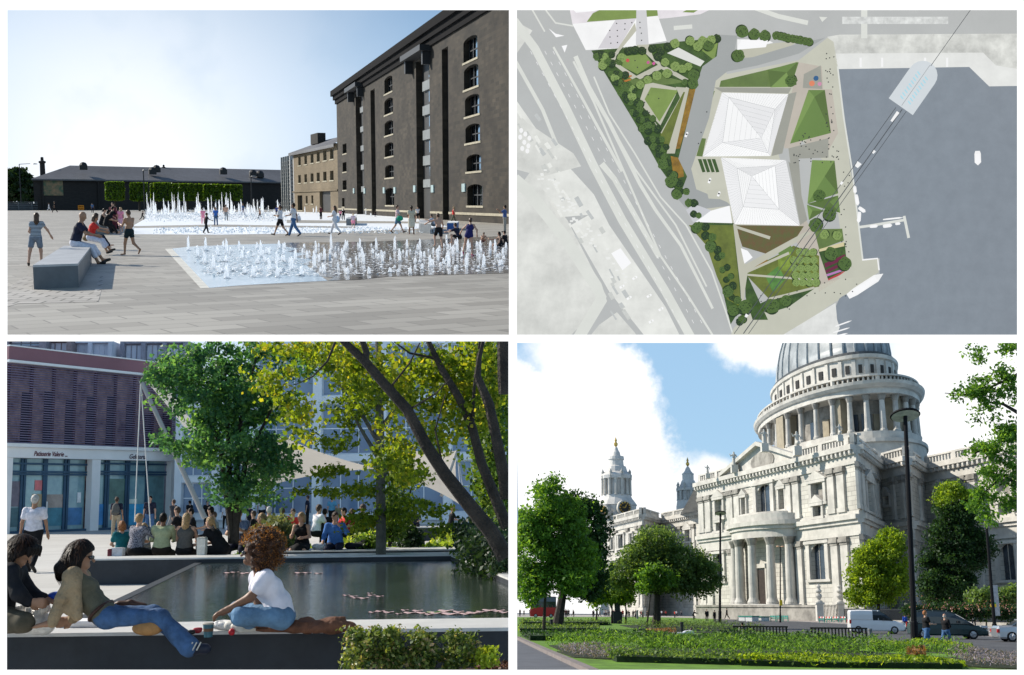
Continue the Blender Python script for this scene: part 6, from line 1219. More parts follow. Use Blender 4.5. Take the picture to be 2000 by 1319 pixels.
mb = MB(); mb.tube(P_((990, 1030, 10.4), (968, 975, 10.4), (940, 905, 10.4), (922, 835, 10.4), (895, 775, 10.4), (862, 720, 10.4), (835, 664, 10.4)), [.06, .052, .047, .042, .038, .032, .024], 9); mb.tube(P_((922, 835, 10.4), (926, 760, 10.4), (937, 664, 10.4)), [.02, .014, .01], 6)
mb.tube(P_((848, 700, 10.4), (800, 690, 10.4), (770, 668, 10.4)), [.015, .011, .007], 6)
t = thing('leaning_tree', 'tree with the middle leaning dark trunk forking near the top', 'tree', P3.D(1000, 1035, 10.4)); mb.build('trunk', BARK, t); m2 = ~m1 & (C[:, 0] < P3.D(905, 700, 10).x); leaves_mesh('crown', C[m2], .05, LY, t, seed=42, zvar=tn[m2], up=.1, asp=.8)
mb = MB(); mb.tube(P_((990, 975, 10.0), (984, 930, 10.0), (970, 860, 10.0), (955, 790, 10.0), (932, 735, 10.0), (936, 700, 10), (944, 664, 10.0)), [.062, .056, .05, .046, .035, .022, .015], 9)
t = thing('leaning_tree', 'rightmost curved dark trunk of the three leaning trees', 'tree', P3.D(1000, 985, 10)); mb.build('trunk', BARK, t); m3 = ~m1 & ~m2; leaves_mesh('crown', C[m3], .05, LY, t, seed=43, zvar=tn[m3], up=.1, asp=.8)
mb = MB(); mb.tube(P_((985, 770, 9.2), (984, 730, 9.2), (982, 664, 9.2)), [.05, .055, .05], 9); mb.build('tree_trunk', BARK, label='thick black trunk piece in the upper right corner of the terrace view', cat='tree')
LN_ = leafmat('leaf_near', [(.02, .045, .012), (.06, .11, .02), (.20, .26, .05), (.50, .34, .22)], .35, .5)
for i, (lst, lb) in enumerate([([(705, 1275, 34, 44, 0), (730, 1250, 26, 26, 0), (690, 1240, 16, 16, 0)], 'small-leaved shrub at the left end of the near planting'), ([(765, 1280, 26, 50, 0), (768, 1240, 10, 16, 0)], 'tall small-leaved shrub, second from the left in the near planting'), ([(825, 1280, 30, 44, 0), (818, 1245, 12, 16, 0)], 'bushy small-leaved shrub in the middle of the near planting'), ([(885, 1285, 34, 46, 0), (890, 1245, 12, 18, 0), (910, 1270, 24, 30, 0)], 'dark small-leaved shrub right of the middle one'), ([(948, 1283, 20, 14, 0)], 'low bright yellow-green shrub at the right end of the near planting')]):
 e = pe(lst, 8.75, .22); plant('near_shrub', lb, 'bush', e, 130 if i < 4 else 50, 15, .07, .034, LN_ if i < 4 else leafmat('leaf_lime', [(.2, .3, .02), (.4, .45, .05)], .5), 50+i, shell=.05, base=(e[0][0], e[0][1], .1), stems=[[(e[0][0], e[0][1], .1), (e[0][0]+.02, e[0][1], e[0][2])]], stemr=.012, group='shrubs in front of the near ledge')
 c_ = e[0]
mb = MB(); mb.prism([(P3.D(660, 1300, 8.75).x, 8.35), (.0, 8.35), (.0, 9.35), (P3.D(660, 1300, 8.75).x, 9.35)], 0, .27); mb.build('ground', mk('soil', (.05, .025, .015), .95, .3, 12, bump=.8), kind='structure')
rg = np.random.default_rng(8); n = 900; C = np.stack([rg.uniform(P3.D(930, 1300, 8.7).x, -.02, n), rg.uniform(8.5, 9.3, n), .28+rg.random(n)*.05], 1); tag(leaves_mesh('mulch', C, .06, leafmat('mulch_chip', [(.08, .03, .018), (.20, .09, .05)], .05), seed=9, up=.6, asp=.35), kind='stuff')
M_STR = leafmat('strand_dark', [(.006, .004, .003), (.02, .012, .008), (.09, .04, .02)], .15, .3)
def person_px(name_label, d, px, J2, parts, skin, kk=.03, vox=.0115, fat=.84, fem=True, hi=True, hands=None, faced=(1, 0, 0), up_=(0, 0, 1), group=None):
 """joints given by photo position and depth offset"""
 b = P3.D(px, 1230, d); b.z = .5; J = {}
 for k_, v in J2.items(): J[k_] = P3.D(v[0], v[1], d+(v[2] if len(v) > 2 else 0))-b
 J['hf'] = V3(faced).normalized(); u = V3(up_); J['hu'] = (u-J['hf']*u.dot(J['hf'])).normalized()
 for q in 'LR': J['hd'+q] = (J['wr'+q]-J['el'+q]).normalized()
 for k_, v in (hands or {}).items(): J[k_] = V3(v).normalized() if isinstance(v, tuple) else v
 V, Fc = sdf_mesh(body_prims(J, fat, hi, fem), vox*.8, .022); o = mesh_obj('person', V, Fc, skin, None, base=(0, 0, 0), smooth=True)
 o.matrix_basis = P3.M @ Matrix.Translation(b); BASE[o.name] = (V3((0, 0, 0)), 0); tag(o, name_label, 'person', group)
 for nm, pr, mt, k2 in parts(J):
  cu = ()
  if isinstance(pr, tuple): pr, cu = pr
  V, Fc = sdf_mesh(pr, vox, k2, cu)
  if nm in ('shirt', 'cardigan', 'jeans', 'coat', 'trousers'): V = folds(V, .006 if nm != 'cardigan' else .009, seed=len(V))
  mesh_obj(nm, V, Fc, mt, o, smooth=True)
  if nm == 'hair' and mt.name.startswith('hair_black'): dd_ = (V-np.array(J['head']))@np.array(J['hf']); strands('hair_strands', V[dd_ < -.01], M_STR, o, 1700, .065, .006, cen=J['head'], curl=.12, out=.002)
 return o, J
M_JEANS = mk('jeans_blue', (.045, .10, .21), .85, .25, 6, bump=.4, bscale=20); M_JEANSL = mk('jeans_light', (.10, .19, .30), .85, .2, 6, bump=.4, bscale=20); M_TAN = mk('tan_knit', (.30, .22, .13), .9, .12, 8, bump=.5, bscale=30); M_OLIVE = mk('olive_shirt', (.10, .095, .065), .9, .12, 8, bump=.4, bscale=20)
M_TEE = mk('white_tee', (.66, .64, .70), .85, .04, 8, bump=.35, bscale=10); M_BLKC = mk('black_coat', (.006, .007, .011), .8, .2, 8, bump=.3, bscale=12); M_SHOEW = mk('white_sole', (.6, .58, .52), .6, .05); M_GLS = mk('sunglass', (.01, .008, .008), .12, 0, spec=.8)
def glasses(J):
 h, f_, u = J['head'], J['hf'], J['hu']; r_ = f_.cross(u).normalized()
 return [cone(h+f_*.088+r_*.018+u*.006, h+f_*.078+r_*.058+u*.004, .017, .019), cone(h+f_*.088-r_*.018+u*.006, h+f_*.078-r_*.058+u*.004, .017, .019), cone(h+f_*.074+r_*.07+u*.012, h-f_*.02+r_*.084+u*.012, .006, .005), cone(h+f_*.074-r_*.07+u*.012, h-f_*.02-r_*.084+u*.012, .006, .005)]
def beltring(J):
 ax = (J['pel']-J['waist']).normalized(); c = lerp(J['waist'], J['pel'], .62); a = V3((0, 1, 0)); b = ax.cross(a); L_ = []
 for i in range(24):
  p = [c+a*math.sin(t)*.178+b*math.cos(t)*.105 for t in (i*math.pi/12, (i+1)*math.pi/12)]; L_.append(cone(p[0], p[1], .016, .016))
 return L_
JW = dict(head=(160, 1087, 0), neck=(150, 1114, 0), chest=(158, 1146, 0), waist=(180, 1176, 0), pel=(208, 1204, 0), shR=(142, 1126, -.15), shL=(160, 1128, .17), elR=(122, 1168, -.22), wrR=(102, 1217, -.24), elL=(156, 1170, .2), wrL=(142, 1210, .2),
   hipR=(212, 1207, -.09), hipL=(216, 1202, .09), knR=(312, 1204, -.10), knL=(300, 1199, .10), anR=(368, 1262, -.16), anL=(352, 1245, .02), toeR=(402, 1268, -.18), toeL=(386, 1262, .0))
def partsW(J):
 h, hf, hu = J['head'], J['hf'], J['hu']; hr = hf.cross(hu).normalized(); M = [[hr[i], hf[i], hu[i]] for i in range(3)]
 cuts = [('e', T(h+hf*.125-hu*.05), (.2, .115, .12), M)]
 hair = [('e', T(h+hu*.03-hf*.02), (.1, .115, .115), M), cone(h-hf*.05, h-hf*.1-hu*.13, .1, .095), cone(h+hr*.065, h+hr*.075-hu*.12-hf*.03, .045, .04), cone(h-hr*.065, h-hr*.075-hu*.12-hf*.03, .045, .04), cone(h-hf*.1-hu*.12, h-hf*.17-hu*.12, .06, .03), cone(h-hf*.08-hu*.17, h-hf*.14-hu*.2, .06, .03), cone(h+hf*.0+hu*.11, h+hf*.06+hu*.085, .035, .02)]
 cardi = [cone(J['shL'], J['shR'], .068, .068), cone(J['neck']*.4+J['chest']*.6, J['chest']-V3((.06, 0, .02)), .075, .10)]
 for q in 'LR': cardi += [cone(J['sh'+q], J['el'+q], .066, .054), cone(J['el'+q], lerp(J['el'+q], J['wr'+q], .97), .054, .045)]
 cardi += [cone(J['shR']+V3((.02, -.02, 0)), J['shR']+V3((.06, -.03, -.32)), .06, .045), cone(J['shR']-V3((.01, 0, 0)), J['shR']+V3((.0, -.02, -.28)), .06, .05)]
 return [('hair', (hair, cuts), HAIR['black'], .03), ('shirt', top_prims(J, 'none', .84, .01, True), M_OLIVE, .04), ('cardigan', cardi, M_TAN, .03), ('jeans', leg_prims(J, 'flare', .84, .008), M_JEANS, .04),
   ('belt', beltring(J), mk('belt_brown', (.05, .02, .012), .5), .005), ('sunglasses', glasses(J), M_GLS, .008),
   ('shoe', [cone(J['anR']-V3((.0, 0, .03)), J['toeR'], .05, .045), cone(J['anR']-V3((.04, 0, .02)), J['anR'], .045, .045)], mk('trainer_navy', (.01, .014, .03), .5, .1), .02), ('shoe', [cone(J['anL']-V3((0, 0, .03)), J['toeL'], .05, .045)], mk('trainer_navy', (.01, .014, .03), .5, .1), .02)]
ow, Jw = person_px('woman with dark shoulder-length hair and tan cardigan leaning back on the near ledge', 9.85, 200, JW, partsW, SKINM, faced=(.93, .25, -.18), hands=dict(hdR=(-.96, -.1, -.16), hdL=(-.9, 0, -.2), hnR=(-.1, 0, -1), curlR=8, fanR=1.6), group='women on the near pool ledge')
for i in range(3):   # three pale stripes of the shoe
 a_ = P3.D(371+i*8, 1262, 9.62)-V3(P3.D(200, 1230, 9.85)); a_.z = P3.D(371+i*8, 1262, 9.62).z-.5; mb = MB(); mb.tube([a_+V3((-.012, 0, -.035)), a_+V3((.022, 0, .03))], .006, 5); mb.build('shoe_stripe', M_SHOEW, [c for c in ow.children if c.name.startswith('shoe')][0])
JC = dict(head=(496, 1081, 0), neck=(508, 1110, 0), chest=(523, 1148, 0), waist=(542, 1176, 0), pel=(550, 1204, 0), shL=(520, 1128, -.15), shR=(500, 1130, .15), elL=(489, 1167, -.2), wrL=(445, 1191, -.2), elR=(505, 1172, .2), wrR=(500, 1198, .16),
   hipL=(548, 1206, -.09), hipR=(548, 1204, .09), knL=(468, 1204, -.22), knR=(462, 1192, .26), anL=(508, 1222, .02), anR=(478, 1220, .1), toeL=(470, 1224, -.05), toeR=(448, 1222, .12))
def partsC(J):
 h, hf, hu = J['head'], J['hf'], J['hu']; hr = hf.cross(hu).normalized(); M = [[hr[i], hf[i], hu[i]] for i in range(3)]; rr = random.Random(5)
 cen = h-hf*.075+hu*.035; hair = [('e', T(cen), (.15, .15, .165), M), cone(cen-hu*.05, cen-hu*.13-hf*.02, .13, .1)]
 for i in range(230):
  v = V3((rr.gauss(0, 1), rr.gauss(0, 1), rr.gauss(0, 1)+.12)).normalized(); q = cen+hr*v.x*.165+hf*v.y*.165+hu*v.z*.178; e = rr.uniform(.014, .03); hair.append(cone(q, q+v*.012, e, e*.6))
 cuts = [('e', T(h+hf*.14-hu*.05), (.25, .155, .13), M)]
 return [('hair', (hair, cuts), mk('hair_auburn', (.055, .022, .010), .6, .35, 40, bump=.8, bscale=60), .012), ('shirt', top_prims(J, 'short', .86, .012, True), M_TEE, .04), ('jeans', leg_prims(J, 'capri', .9, .01), M_JEANSL, .04), ('sunglasses', glasses(J), M_GLS, .008),
   ('shoe', [cone(J['anL'], J['toeL'], .05, .05), cone(J['toeL'], J['toeL']+V3((-.05, 0, 0)), .05, .035)], M_SHOEW, .02), ('shoe', [cone(J['anR'], J['toeR'], .05, .045)], M_SHOEW, .02)]
oc, Jc = person_px('woman with big curly ginger hair and white T-shirt sitting cross-legged on the near ledge', 9.85, 520, JC, partsC, SKIND, faced=(-.985, -.1, .06), hands=dict(hdL=(-.9, 0, -.38), hnL=(-.3, 0, -1), curlL=45, hdR=(-.6, 0, -.6)), group='women on the near pool ledge')
cen = Jc['head']-Jc['hf']*.075+Jc['hu']*.035; rg = np.random.default_rng(5); n = 5200; v = rg.normal(size=(n, 3)); v /= np.linalg.norm(v, axis=1)[:, None]; C = np.array(cen)+v*np.array([.185, .185, .195])*(.9+.28*rg.random((n, 1))**2)
f3 = np.array(Jc['hf']); k_ = ((C-np.array(Jc['head']))@f3 > -.035) & (C[:, 2] < Jc['head'].z+.085); k_ |= C[:, 2] < Jc['head'].z-.15; C = C[~k_]
leaves_mesh('curls', C, .019, leafmat('curl_ginger', [(.07, .028, .012), (.16, .068, .026), (.34, .16, .06)], .5), oc, seed=6, asp=.35)  # curls coloured paler than the core, painting light on the hair edges
JB = dict(head=(46, 1078, 0), neck=(28, 1104, .02), chest=(10, 1134, 0), waist=(2, 1166, 0), pel=(-4, 1204, 0), shR=(18, 1118, -.16), shL=(34, 1114, .16), elR=(36, 1160, -.2), wrR=(56, 1176, -.15), elL=(62, 1162, .12), wrL=(86, 1170, .05),
   hipR=(0, 1206, -.09), hipL=(0, 1204, .09), knR=(46, 1216, -.2), knL=(30, 1210, .25), anR=(8, 1222, -.1), anL=(10, 1220, .2), toeR=(-20, 1224, -.1), toeL=(-20, 1222, .2))
def partsB(J):
 h, hf, hu = J['head'], J['hf'], J['hu']; hr = hf.cross(hu).normalized(); M = [[hr[i], hf[i], hu[i]] for i in range(3)]; cuts = [('e', T(h+hf*.12-hu*.05), (.15, .11, .10), M)]
 hair = [('e', T(h+hu*.03-hf*.03), (.1, .115, .108), M), cone(h-hf*.06, h-hf*.1-hu*.06, .105, .08), cone(h+hr*.075+hf*.02, h+hr*.08-hu*.06+hf*.02, .05, .03), cone(h-hr*.075+hf*.02, h-hr*.08-hu*.06+hf*.02, .05, .03)]+[cone(h+hf*.06+hu*.09+hr*q, h+hf*.11+hu*.02+hr*q*1.3, .03, .012) for q in (-.06, -.02, .02, .06)]
 return [('hair', (hair, cuts), HAIR['black'], .02), ('coat', top_prims(J, 'long', .9, .02, False), M_BLKC, .04), ('trousers', leg_prims(J, 'long', .95, .02), mk('khaki_cloth', (.07, .06, .04), .9, .2, 6), .04)]
person_px('person with black hair and black coat bending over the plastic bag', 9.8, 20, JB, partsB, SKINM, faced=(.72, -.15, -.66), fem=False, hands=dict(hdL=(.85, 0, -.25), hdR=(.9, 0, -.1), hnL=(0, 0, -1), curlL=30), group='women on the near pool ledge')
M_PLAST = mk('plastic_bag', (.72, .70, .66), .35, .08, 8, bump=.9, bscale=14, spec=.5)
def lobj(px, py, d): b = P3.D(px, py, d); b.z = .5; return b
rr = random.Random(2)
blobthing('plastic_bag', [('e', (.02, 0, .10), (.14, .1, .10)), ('e', (-.12, .02, .12), (.07, .07, .09)), ('e', (.1, -.02, .08), (.09, .09, .08)), ('e', (.02, 0, .18), (.08, .06, .05))]+[cone((rr.uniform(-.2, .15), rr.uniform(-.08, .05), rr.uniform(.1, .26)), (rr.uniform(-.2, .15), rr.uniform(-.08, .05), rr.uniform(.1, .28)), .02, .012) for i in range(16)]+[cone((-.2+.03*math.cos(a*.7), -.06, .17+.09*math.sin(a*.7)), (-.2+.03*math.cos(a*.7+.7), -.06, .17+.09*math.sin(a*.7+.7)), .012, .012) for a in range(7)], M_PLAST, lobj(66, 1222, 10.0), 'crumpled white plastic carrier bag at the left end of the near ledge', 'bag', .012, .02)
blobthing('blue_bowl', [('e', (0, 0, .06), (.075, .06, .045))], mk('bowl_blue', (.01, .05, .35), .3, 0), P3.D(108, 1180, 9.9), 'small bright blue bowl held over the plastic bag', 'bowl', .01)
for i, (x0, x1, y, lb) in enumerate([(107, 131, 1228, 'small stack of white paper under the cardigan sleeve'), (130, 192, 1228, 'wide stack of white paper sheets behind the woman with dark hair')]):
 mb = MB(); a_ = P3.G(x0, y, .5); b_2 = P3.G(x1, y, .5)
 for j in range(4): o_ = .006*math.sin(j*2.1+i); mb.box(a_.x+o_, b_2.x+o_*1.5, a_.y+.05+o_, a_.y+.3+o_, .502+j*.012+i*.001, .513+j*.012+i*.008+.001)
 mb.build('paper_stack', mk('paper_white', (.78, .78, .80), .8, .02), label=lb, cat='papers')
mb = MB(); c_ = lobj(407, 1229, 9.65); mb.lathe(c_, [(.0, .003), (.034, .003), (.044, .10), (.046, .105), (0, .105)], 18); cup = mb.build('paper_cup', mk('cup_teal', (.03, .10, .13), .4, .2, 20), smooth=False, base=c_, label='teal and grey paper coffee cup beside the reaching hand', cat='cup'); mb = MB(); mb.lathe(c_, [(.048, .106), (.048, .114), (.04, .12), (0, .12)], 18); mb.build('lid', mk('cup_lid', (.35, .33, .28), .5), cup)
mb = MB(); mb.lathe(c_, [(.0405, .05), (.0425, .075)], 18); mb.build('sleeve', mk('cup_brown', (.12, .06, .03), .6), cup)
blobthing('phone', [('e', (0, 0, .022), (.045, .03, .018)), cone((.02, 0, .03), (.04, 0, .03), .012, .012)], mk('phone_black', (.01, .01, .01), .3), lobj(369, 1224, 9.8), 'small black object lying near the coffee cup', 'gadget', .008); blobthing('red_wrapper', [('e', (0, 0, .03), (.035, .02, .02)), cone((-.03, 0, .04), (.03, 0, .05), .012, .01)], mk('wrap_red', (.3, .02, .03), .4), lobj(386, 1224, 9.85), 'small dark red wrapper between the black object and the cup', 'wrapper', .008)
blobthing('plastic_bag', [('e', (0, 0, .05), (.11, .06, .045)), ('e', (.08, 0, .04), (.06, .05, .04))], M_PLAST, lobj(437, 1221, 10.1), 'small clear plastic bag in front of the crossed legs', 'bag', .01); blobthing('red_round_lid', [('e', (0, 0, .03), (.028, .028, .03))], mk('cap_red', (.4, .01, .02), .4), lobj(453, 1221, 9.75), 'small bright red round lid beside the knee', 'tin', .008)  # the small red round piece is a lid
blobthing('tan_bag', [('e', (0, 0, .07), (.12, .07, .06)), ('e', (.06, 0, .08), (.08, .06, .06))], mk('suede_tan', (.36, .19, .07), .8, .15, 8), lobj(286, 1225, 9.75), 'soft tan suede bag under the knee of the reclining woman', 'bag', .012)
blobthing('brown_belt_bag', [cone((-.2, 0, .0), (.0, 0, .03), .018, .018), cone((0, 0, .03), (.16, 0, -.02), .018, .012), cone((-.1, 0, .02), (.12, 0, .0), .02, .02)], mk('leather_brown', (.07, .03, .018), .5), P3.D(255, 1183, 10.1), 'brown leather strap lying behind the hips of the reclining woman', 'strap', .01)
rr = random.Random(9); jk = [('e', (x_, rr.uniform(-.04, .06), .03+h_*.3), (w_, .08, h_*.75)) for x_, w_, h_ in ((-.3, .12, .035), (-.18, .12, .04), (-.06, .1, .06), (.03, .08, .10), (.13, .09, .06), (.25, .13, .10), (.36, .09, .06))]+[cone((rr.uniform(-.3, .35), -.05, rr.uniform(.03, .1)), (rr.uniform(-.3, .35), .03, rr.uniform(.03, .12)), .022, .016) for i in range(26)]
blobthing('brown_jacket', jk, mk('jacket_brown', (.13, .055, .03), .8, .25, 8, bump=.7, bscale=12), lobj(592, 1227, 9.85), 'crumpled brown jacket lying behind the curly-haired woman', 'jacket', .012, .02)
g2 = 'lunch group on the far ledge'; ys = 1085.5
DOT = patt('navy_dotted', (.012, .014, .028), (.20, .20, .24), 'dot', 34, .42); STB = patt('blue_white_stripe', (.03, .06, .15), (.35, .4, .5), 'v', 10, .86)
SA = dict(thL=(80, 8), knL=80, thR=(80, 8), knR=80, lean=10, aL=(25, 14), eL=(55, 25), aR=(25, 14), eR=(55, 25)); sd3 = P3.G(300, 1085, .5).y
def sit3(px, yt, yaw, label, pose=SA, dd=0.0, grp=g2, z=.5, **k): b = P3.D(px, 1085, sd3+dd); b.z = z; return person(px, yt, 0, yaw, label, pose, seat=z, base=b, vox=.02, group=grp, **k)
sit3(264, 1004, -25, 'woman with short fair hair in a dark dotted blouse eating, seen from behind', dict(SA, aR=(50, 25), eR=(95, 20)), .3, top=DOT, sleeve='long', legs=BK, hair='short', hairc='fair', fem=True, fat=1.15)
sit3(315, 1003, 5, 'person in a pale green sweater with dark hair, seen from behind', SA, .3, top=cl((.34, .37, .22)), sleeve='long', legs=cl((.02, .015, .012)), hair='short', hairc='black', skin=SKIND, fat=1.15)
sit3(360, 1003, 0, 'woman with very long fair-brown hair in a grey vest, seen from behind', SA, .3, top=cl((.09, .085, .08)), sleeve='none', legs=BK, hair='long', hairc='fair', fem=True)
sit3(434, 1010, 70, 'woman in a black top with fair ponytail bending to the left', dict(SA, lean=38, head=(-20, 0)), .3, top=BK, sleeve='cap', legs=BK, legk='skirt', hair='tail', hairc='fair', fem=True, fat=1.1)
sit3(238, 1018, 30, 'woman in a teal top with reddish hair half hidden at the left of the group', SA, 1.2, top=cl((.01, .12, .14)), legs=BK, hair='bob', hairc='ginger', fem=True, z=.42)
sit3(284, 1022, 160, 'woman with fair hair facing us between the dotted blouse and green sweater', SA, 1.4, top=GR, sleeve='long', legs=BK, hair='long', hairc='fair', fem=True, z=.42)
sit3(467, 995, 180, 'man in a blue and white striped shirt eating from a pale box', dict(SA, head=(22, 0), aL=(35, 10), eL=(80, 30), aR=(35, 10), eR=(80, 30)), 2.6, top=STB, legs=NV, hair='short', hairc='black', fat=1.1)
sit3(519, 1003, 95, 'woman with shoulder-length fair hair and navy jacket just behind the curly hair', SA, 2.4, top=NV, sleeve='long', legs=NV, hair='bob', hairc='fair', fem=True, z=.35)
sb2 = dc+.5
def sit4(px, yt, yaw, label, pose=SA, **k): b = P3.D(px, 1074, sb2); b.z = .5; return person(px, yt, 0, yaw, label, pose, seat=.5, base=b, vox=.02, group='pair on the bench behind the pool', **k)
sit4(590, 1001, 175, 'woman in a sleeveless black dress eating on the bench behind the pool', dict(SA, head=(0, -40), aL=(25, 15), eL=(60, 35), aR=(20, 12), eR=(80, 20)), top=BK, sleeve='none', legs=BK, legk='skirt', hair='bob', hairc='fair', fem=True)
sit4(655, 1000, 180, 'man in a bright blue shirt holding a bottle on the bench behind the pool', dict(SA, head=(5, 35), aL=(45, 30), eL=(100, 45), aR=(20, 14), eR=(45, 10)), top=cl((.07, .19, .50)), sleeve='long', legs=NV, hair='short', hairc='brown', fat=1.15)
person(62, 967, 1118, 4, 'white-haired man in a white short-sleeved shirt walking away from us', dict(thL=(14, 4), thR=(-14, 4), knR=35, knL=4, aL=(-8, 12), eL=(10, 0), aR=(8, 12), eR=(8, 0), head=(8, 0)), top=cl((.66, .64, .70)), legs=BK, hair='short', hairc='grey', shoes=SH, vox=.022, fat=1.12, skin=SKINM)
person(226, 971, 1050, 0, 'young man with a grey backpack before the shop window', STAND, top=NV, legs=cl((.34, .28, .2)), hair='short', hairc='brown', vox=.025, skin=SKINM)
bk = P3.D(226, 995, P3.G(226, 1050).y-.25); blobthing('backpack', [('e', (0, 0, 0), (.17, .12, .27)), cone((-.1, -.04, -.12), (.1, -.04, -.12), .09, .09)], cl((.10, .10, .095)), bk, 'grey backpack worn by the young man at the shop window', 'backpack', .03)
person(291, 969, 1048, 180, 'man in a dark shirt and jeans standing by the mast cables', STAND, top=NV, legs=JN_, hair='short', hairc='black', vox=.025)
person(337, 976, 1046, 70, 'man in a grey suit walking beyond the long-haired woman', WALK, top=cl((.05, .055, .065)), sleeve='long', legs=GR, hair='short', hairc='brown', vox=.028)
g3 = 'lunch crowd beyond the far ledge'
cr = [(352, 990, 1030, 90, 'dark-suited sitter right behind the man in the grey suit', BK, 'brown', 1), (369, 978, 1032, 60, 'standing person in black beside the leaning mast', BK, 'black', 0), (378, 993, 1034, 120, 'sitter in a black coat bending under the mast', BK, 'black', 1), (388, 980, 1030, 0, 'person with white shirt near the mast foot', W_, 'brown', 0), (404, 978, 1032, 200, 'woman in black standing right of the mast', BK, 'black', 0),
  (417, 990, 1036, 90, 'sitter with white headphones-like band behind the striped shirt man', NV, 'black', 1), (423, 1000, 1045, 100, 'brown-haired head just above the bending woman', GR, 'brown', 1), (440, 985, 1034, 30, 'standing person in white under the big tree', W_, 'brown', 0), (487, 986, 1038, 150, 'person in a dark blue coat behind the striped shirt', NV, 'black', 0), (500, 998, 1040, 90, 'sitter in black left of the sage bush', BK, 'brown', 1),
  (511, 968, 1030, 0, 'person in a white shirt standing by the office columns', W_, 'black', 0), (524, 990, 1032, 0, 'grey-haired sitter above the sage bush', GR, 'grey', 1), (552, 992, 1036, 20, 'woman in a red top above the sage bush', RD, 'brown', 1), (573, 994, 1040, 180, 'person in red sitting left of the black-dress woman', RD, 'brown', 1), (600, 968, 1028, 90, 'man in a dark suit standing before the office windows', NV, 'brown', 0),
  (617, 986, 1046, -50, 'man in a white shirt sitting between the bench pair', W_, 'brown', 1), (633, 994, 1042, 0, 'dark-clad sitter beside the white-shirted man', BK, 'black', 1), (648, 970, 1030, 0, 'distant person in a light blue top behind the man in blue', cl((.1, .3, .45)), 'black', 0), (661, 985, 1030, 180, 'fair-haired standing woman just right of the man in blue', cl((.2, .18, .1)), 'fair', 0), (693, 994, 1036, 90, 'person in a crimson top left of the straight trunk', cl((.4, .03, .06)), 'brown', 1),
  (715, 985, 1036, 90, 'person in a black top left of the straight trunk', BK, 'brown', 1), (677, 992, 1034, 120, 'person with a red jacket among the sparse leaves', RD, 'black', 1), (880, 990, 1029, -70, 'woman in a dark coat sitting on the most distant bench', BK, 'fair', 1), (812, 993, 1029, 180, 'person with brown hair on the most distant bench', NV, 'brown', 1), (922, 962, 1012, 0, 'person in a pale blue shirt standing far behind the leaning trunks', cl((.3, .38, .5)), 'brown', 0)]
for x, yt, yf, yw, lb, tp_, hc, st_ in cr:
 if st_:
  d_ = 34 if x < 800 else dd+.6; b = P3.D(x, yf, d_); b.z = .5; person(x, yt, 0, yw, lb, SA, seat=.5, base=b, top=tp_, legs=BK, hair='short', hairc=hc, vox=.035, group=g3)
 else: person(x, yt, yf, yw, lb, STAND, top=tp_, legs=BK, hair='short', hairc=hc, vox=.035, group=g3)
def sbox(px0, px1, y0, y1, d_, mat, label, name, cat, z=.5, w_=.2):
 a_ = P3.D(px0, y1, d_); b_2 = P3.D(px1, y0, d_); t = thing(name, label, cat, (a_.x, d_, z)); H = b_2.z-z; mb = MB(); q = [(a_.x, d_, z), (b_2.x, d_, z), (b_2.x, d_+w_, z), (a_.x, d_+w_, z)]; e = (b_2.x-a_.x)*.05; mb.hexa(q, [(a_.x-e, d_, z+H), (b_2.x+e, d_+.02, z+H*.96), (b_2.x+e, d_+w_, z+H), (a_.x-e, d_+w_, z+H*.97)]); mb.build('body', mat, t)
 mb = MB(); mb.box(a_.x+e, b_2.x-e, d_+.01, d_+w_-.01, z+H*1.0, z+H*1.04); mb.build('rim', mat, t); return t
sbox(217, 238, 1071, 1085, sd3-.1, cl((.6, .58, .6)), 'white folded carton at the left end of the lunch group', 'carton', 'carton'); sbox(384, 400, 1051, 1085, sd3-.1, cl((.62, .6, .55)), 'tall white paper bag beside the bending woman', 'paper_bag', 'bag'); sbox(457, 474, 1034, 1042, sd3+2.2, W_, 'pale lunch box held by the man in stripes', 'lunch_box', 'box', z=P3.D(465, 1042, sd3+2.2).z)
mb = MB(); c_ = P3.D(214, 1085, sd3-.1); c_.z = .5; mb.lathe(c_, [(0, .002), (.045, .002), (.045, .13), (.035, .145), (0, .145)], 12); mb.build('drink_can', mk('can_maroon', (.12, .02, .03), .3, .2, 20, metal=.4), label='small maroon drink can beside the white carton', cat='can')
blobthing('white_bag', [('e', (0, 0, .06), (.16, .1, .08)), ('e', (.08, 0, .1), (.07, .06, .06))], M_PLAST, (P3.D(623, 1070, sb2).x, sb2, .5), 'crumpled white bag lying between the bench pair', 'bag', .02); blobthing('black_coat', [('e', (0, 0, .06), (.3, .15, .08)), ('e', (.12, 0, .1), (.14, .1, .09)), ('e', (-.2, 0, .07), (.1, .1, .08))], M_BLKC, (P3.D(700, 1070, sb2).x, sb2, .5), 'black coat lying right of the man in blue', 'coat', .02)
blobthing('pink_paper', [('e', (0, 0, .02), (.3, .12, .02))], cl((.6, .35, .42)), (P3.D(552, 1070, sb2).x, sb2, .5), 'flat pink paper left of the black-dress woman', 'paper', .02)
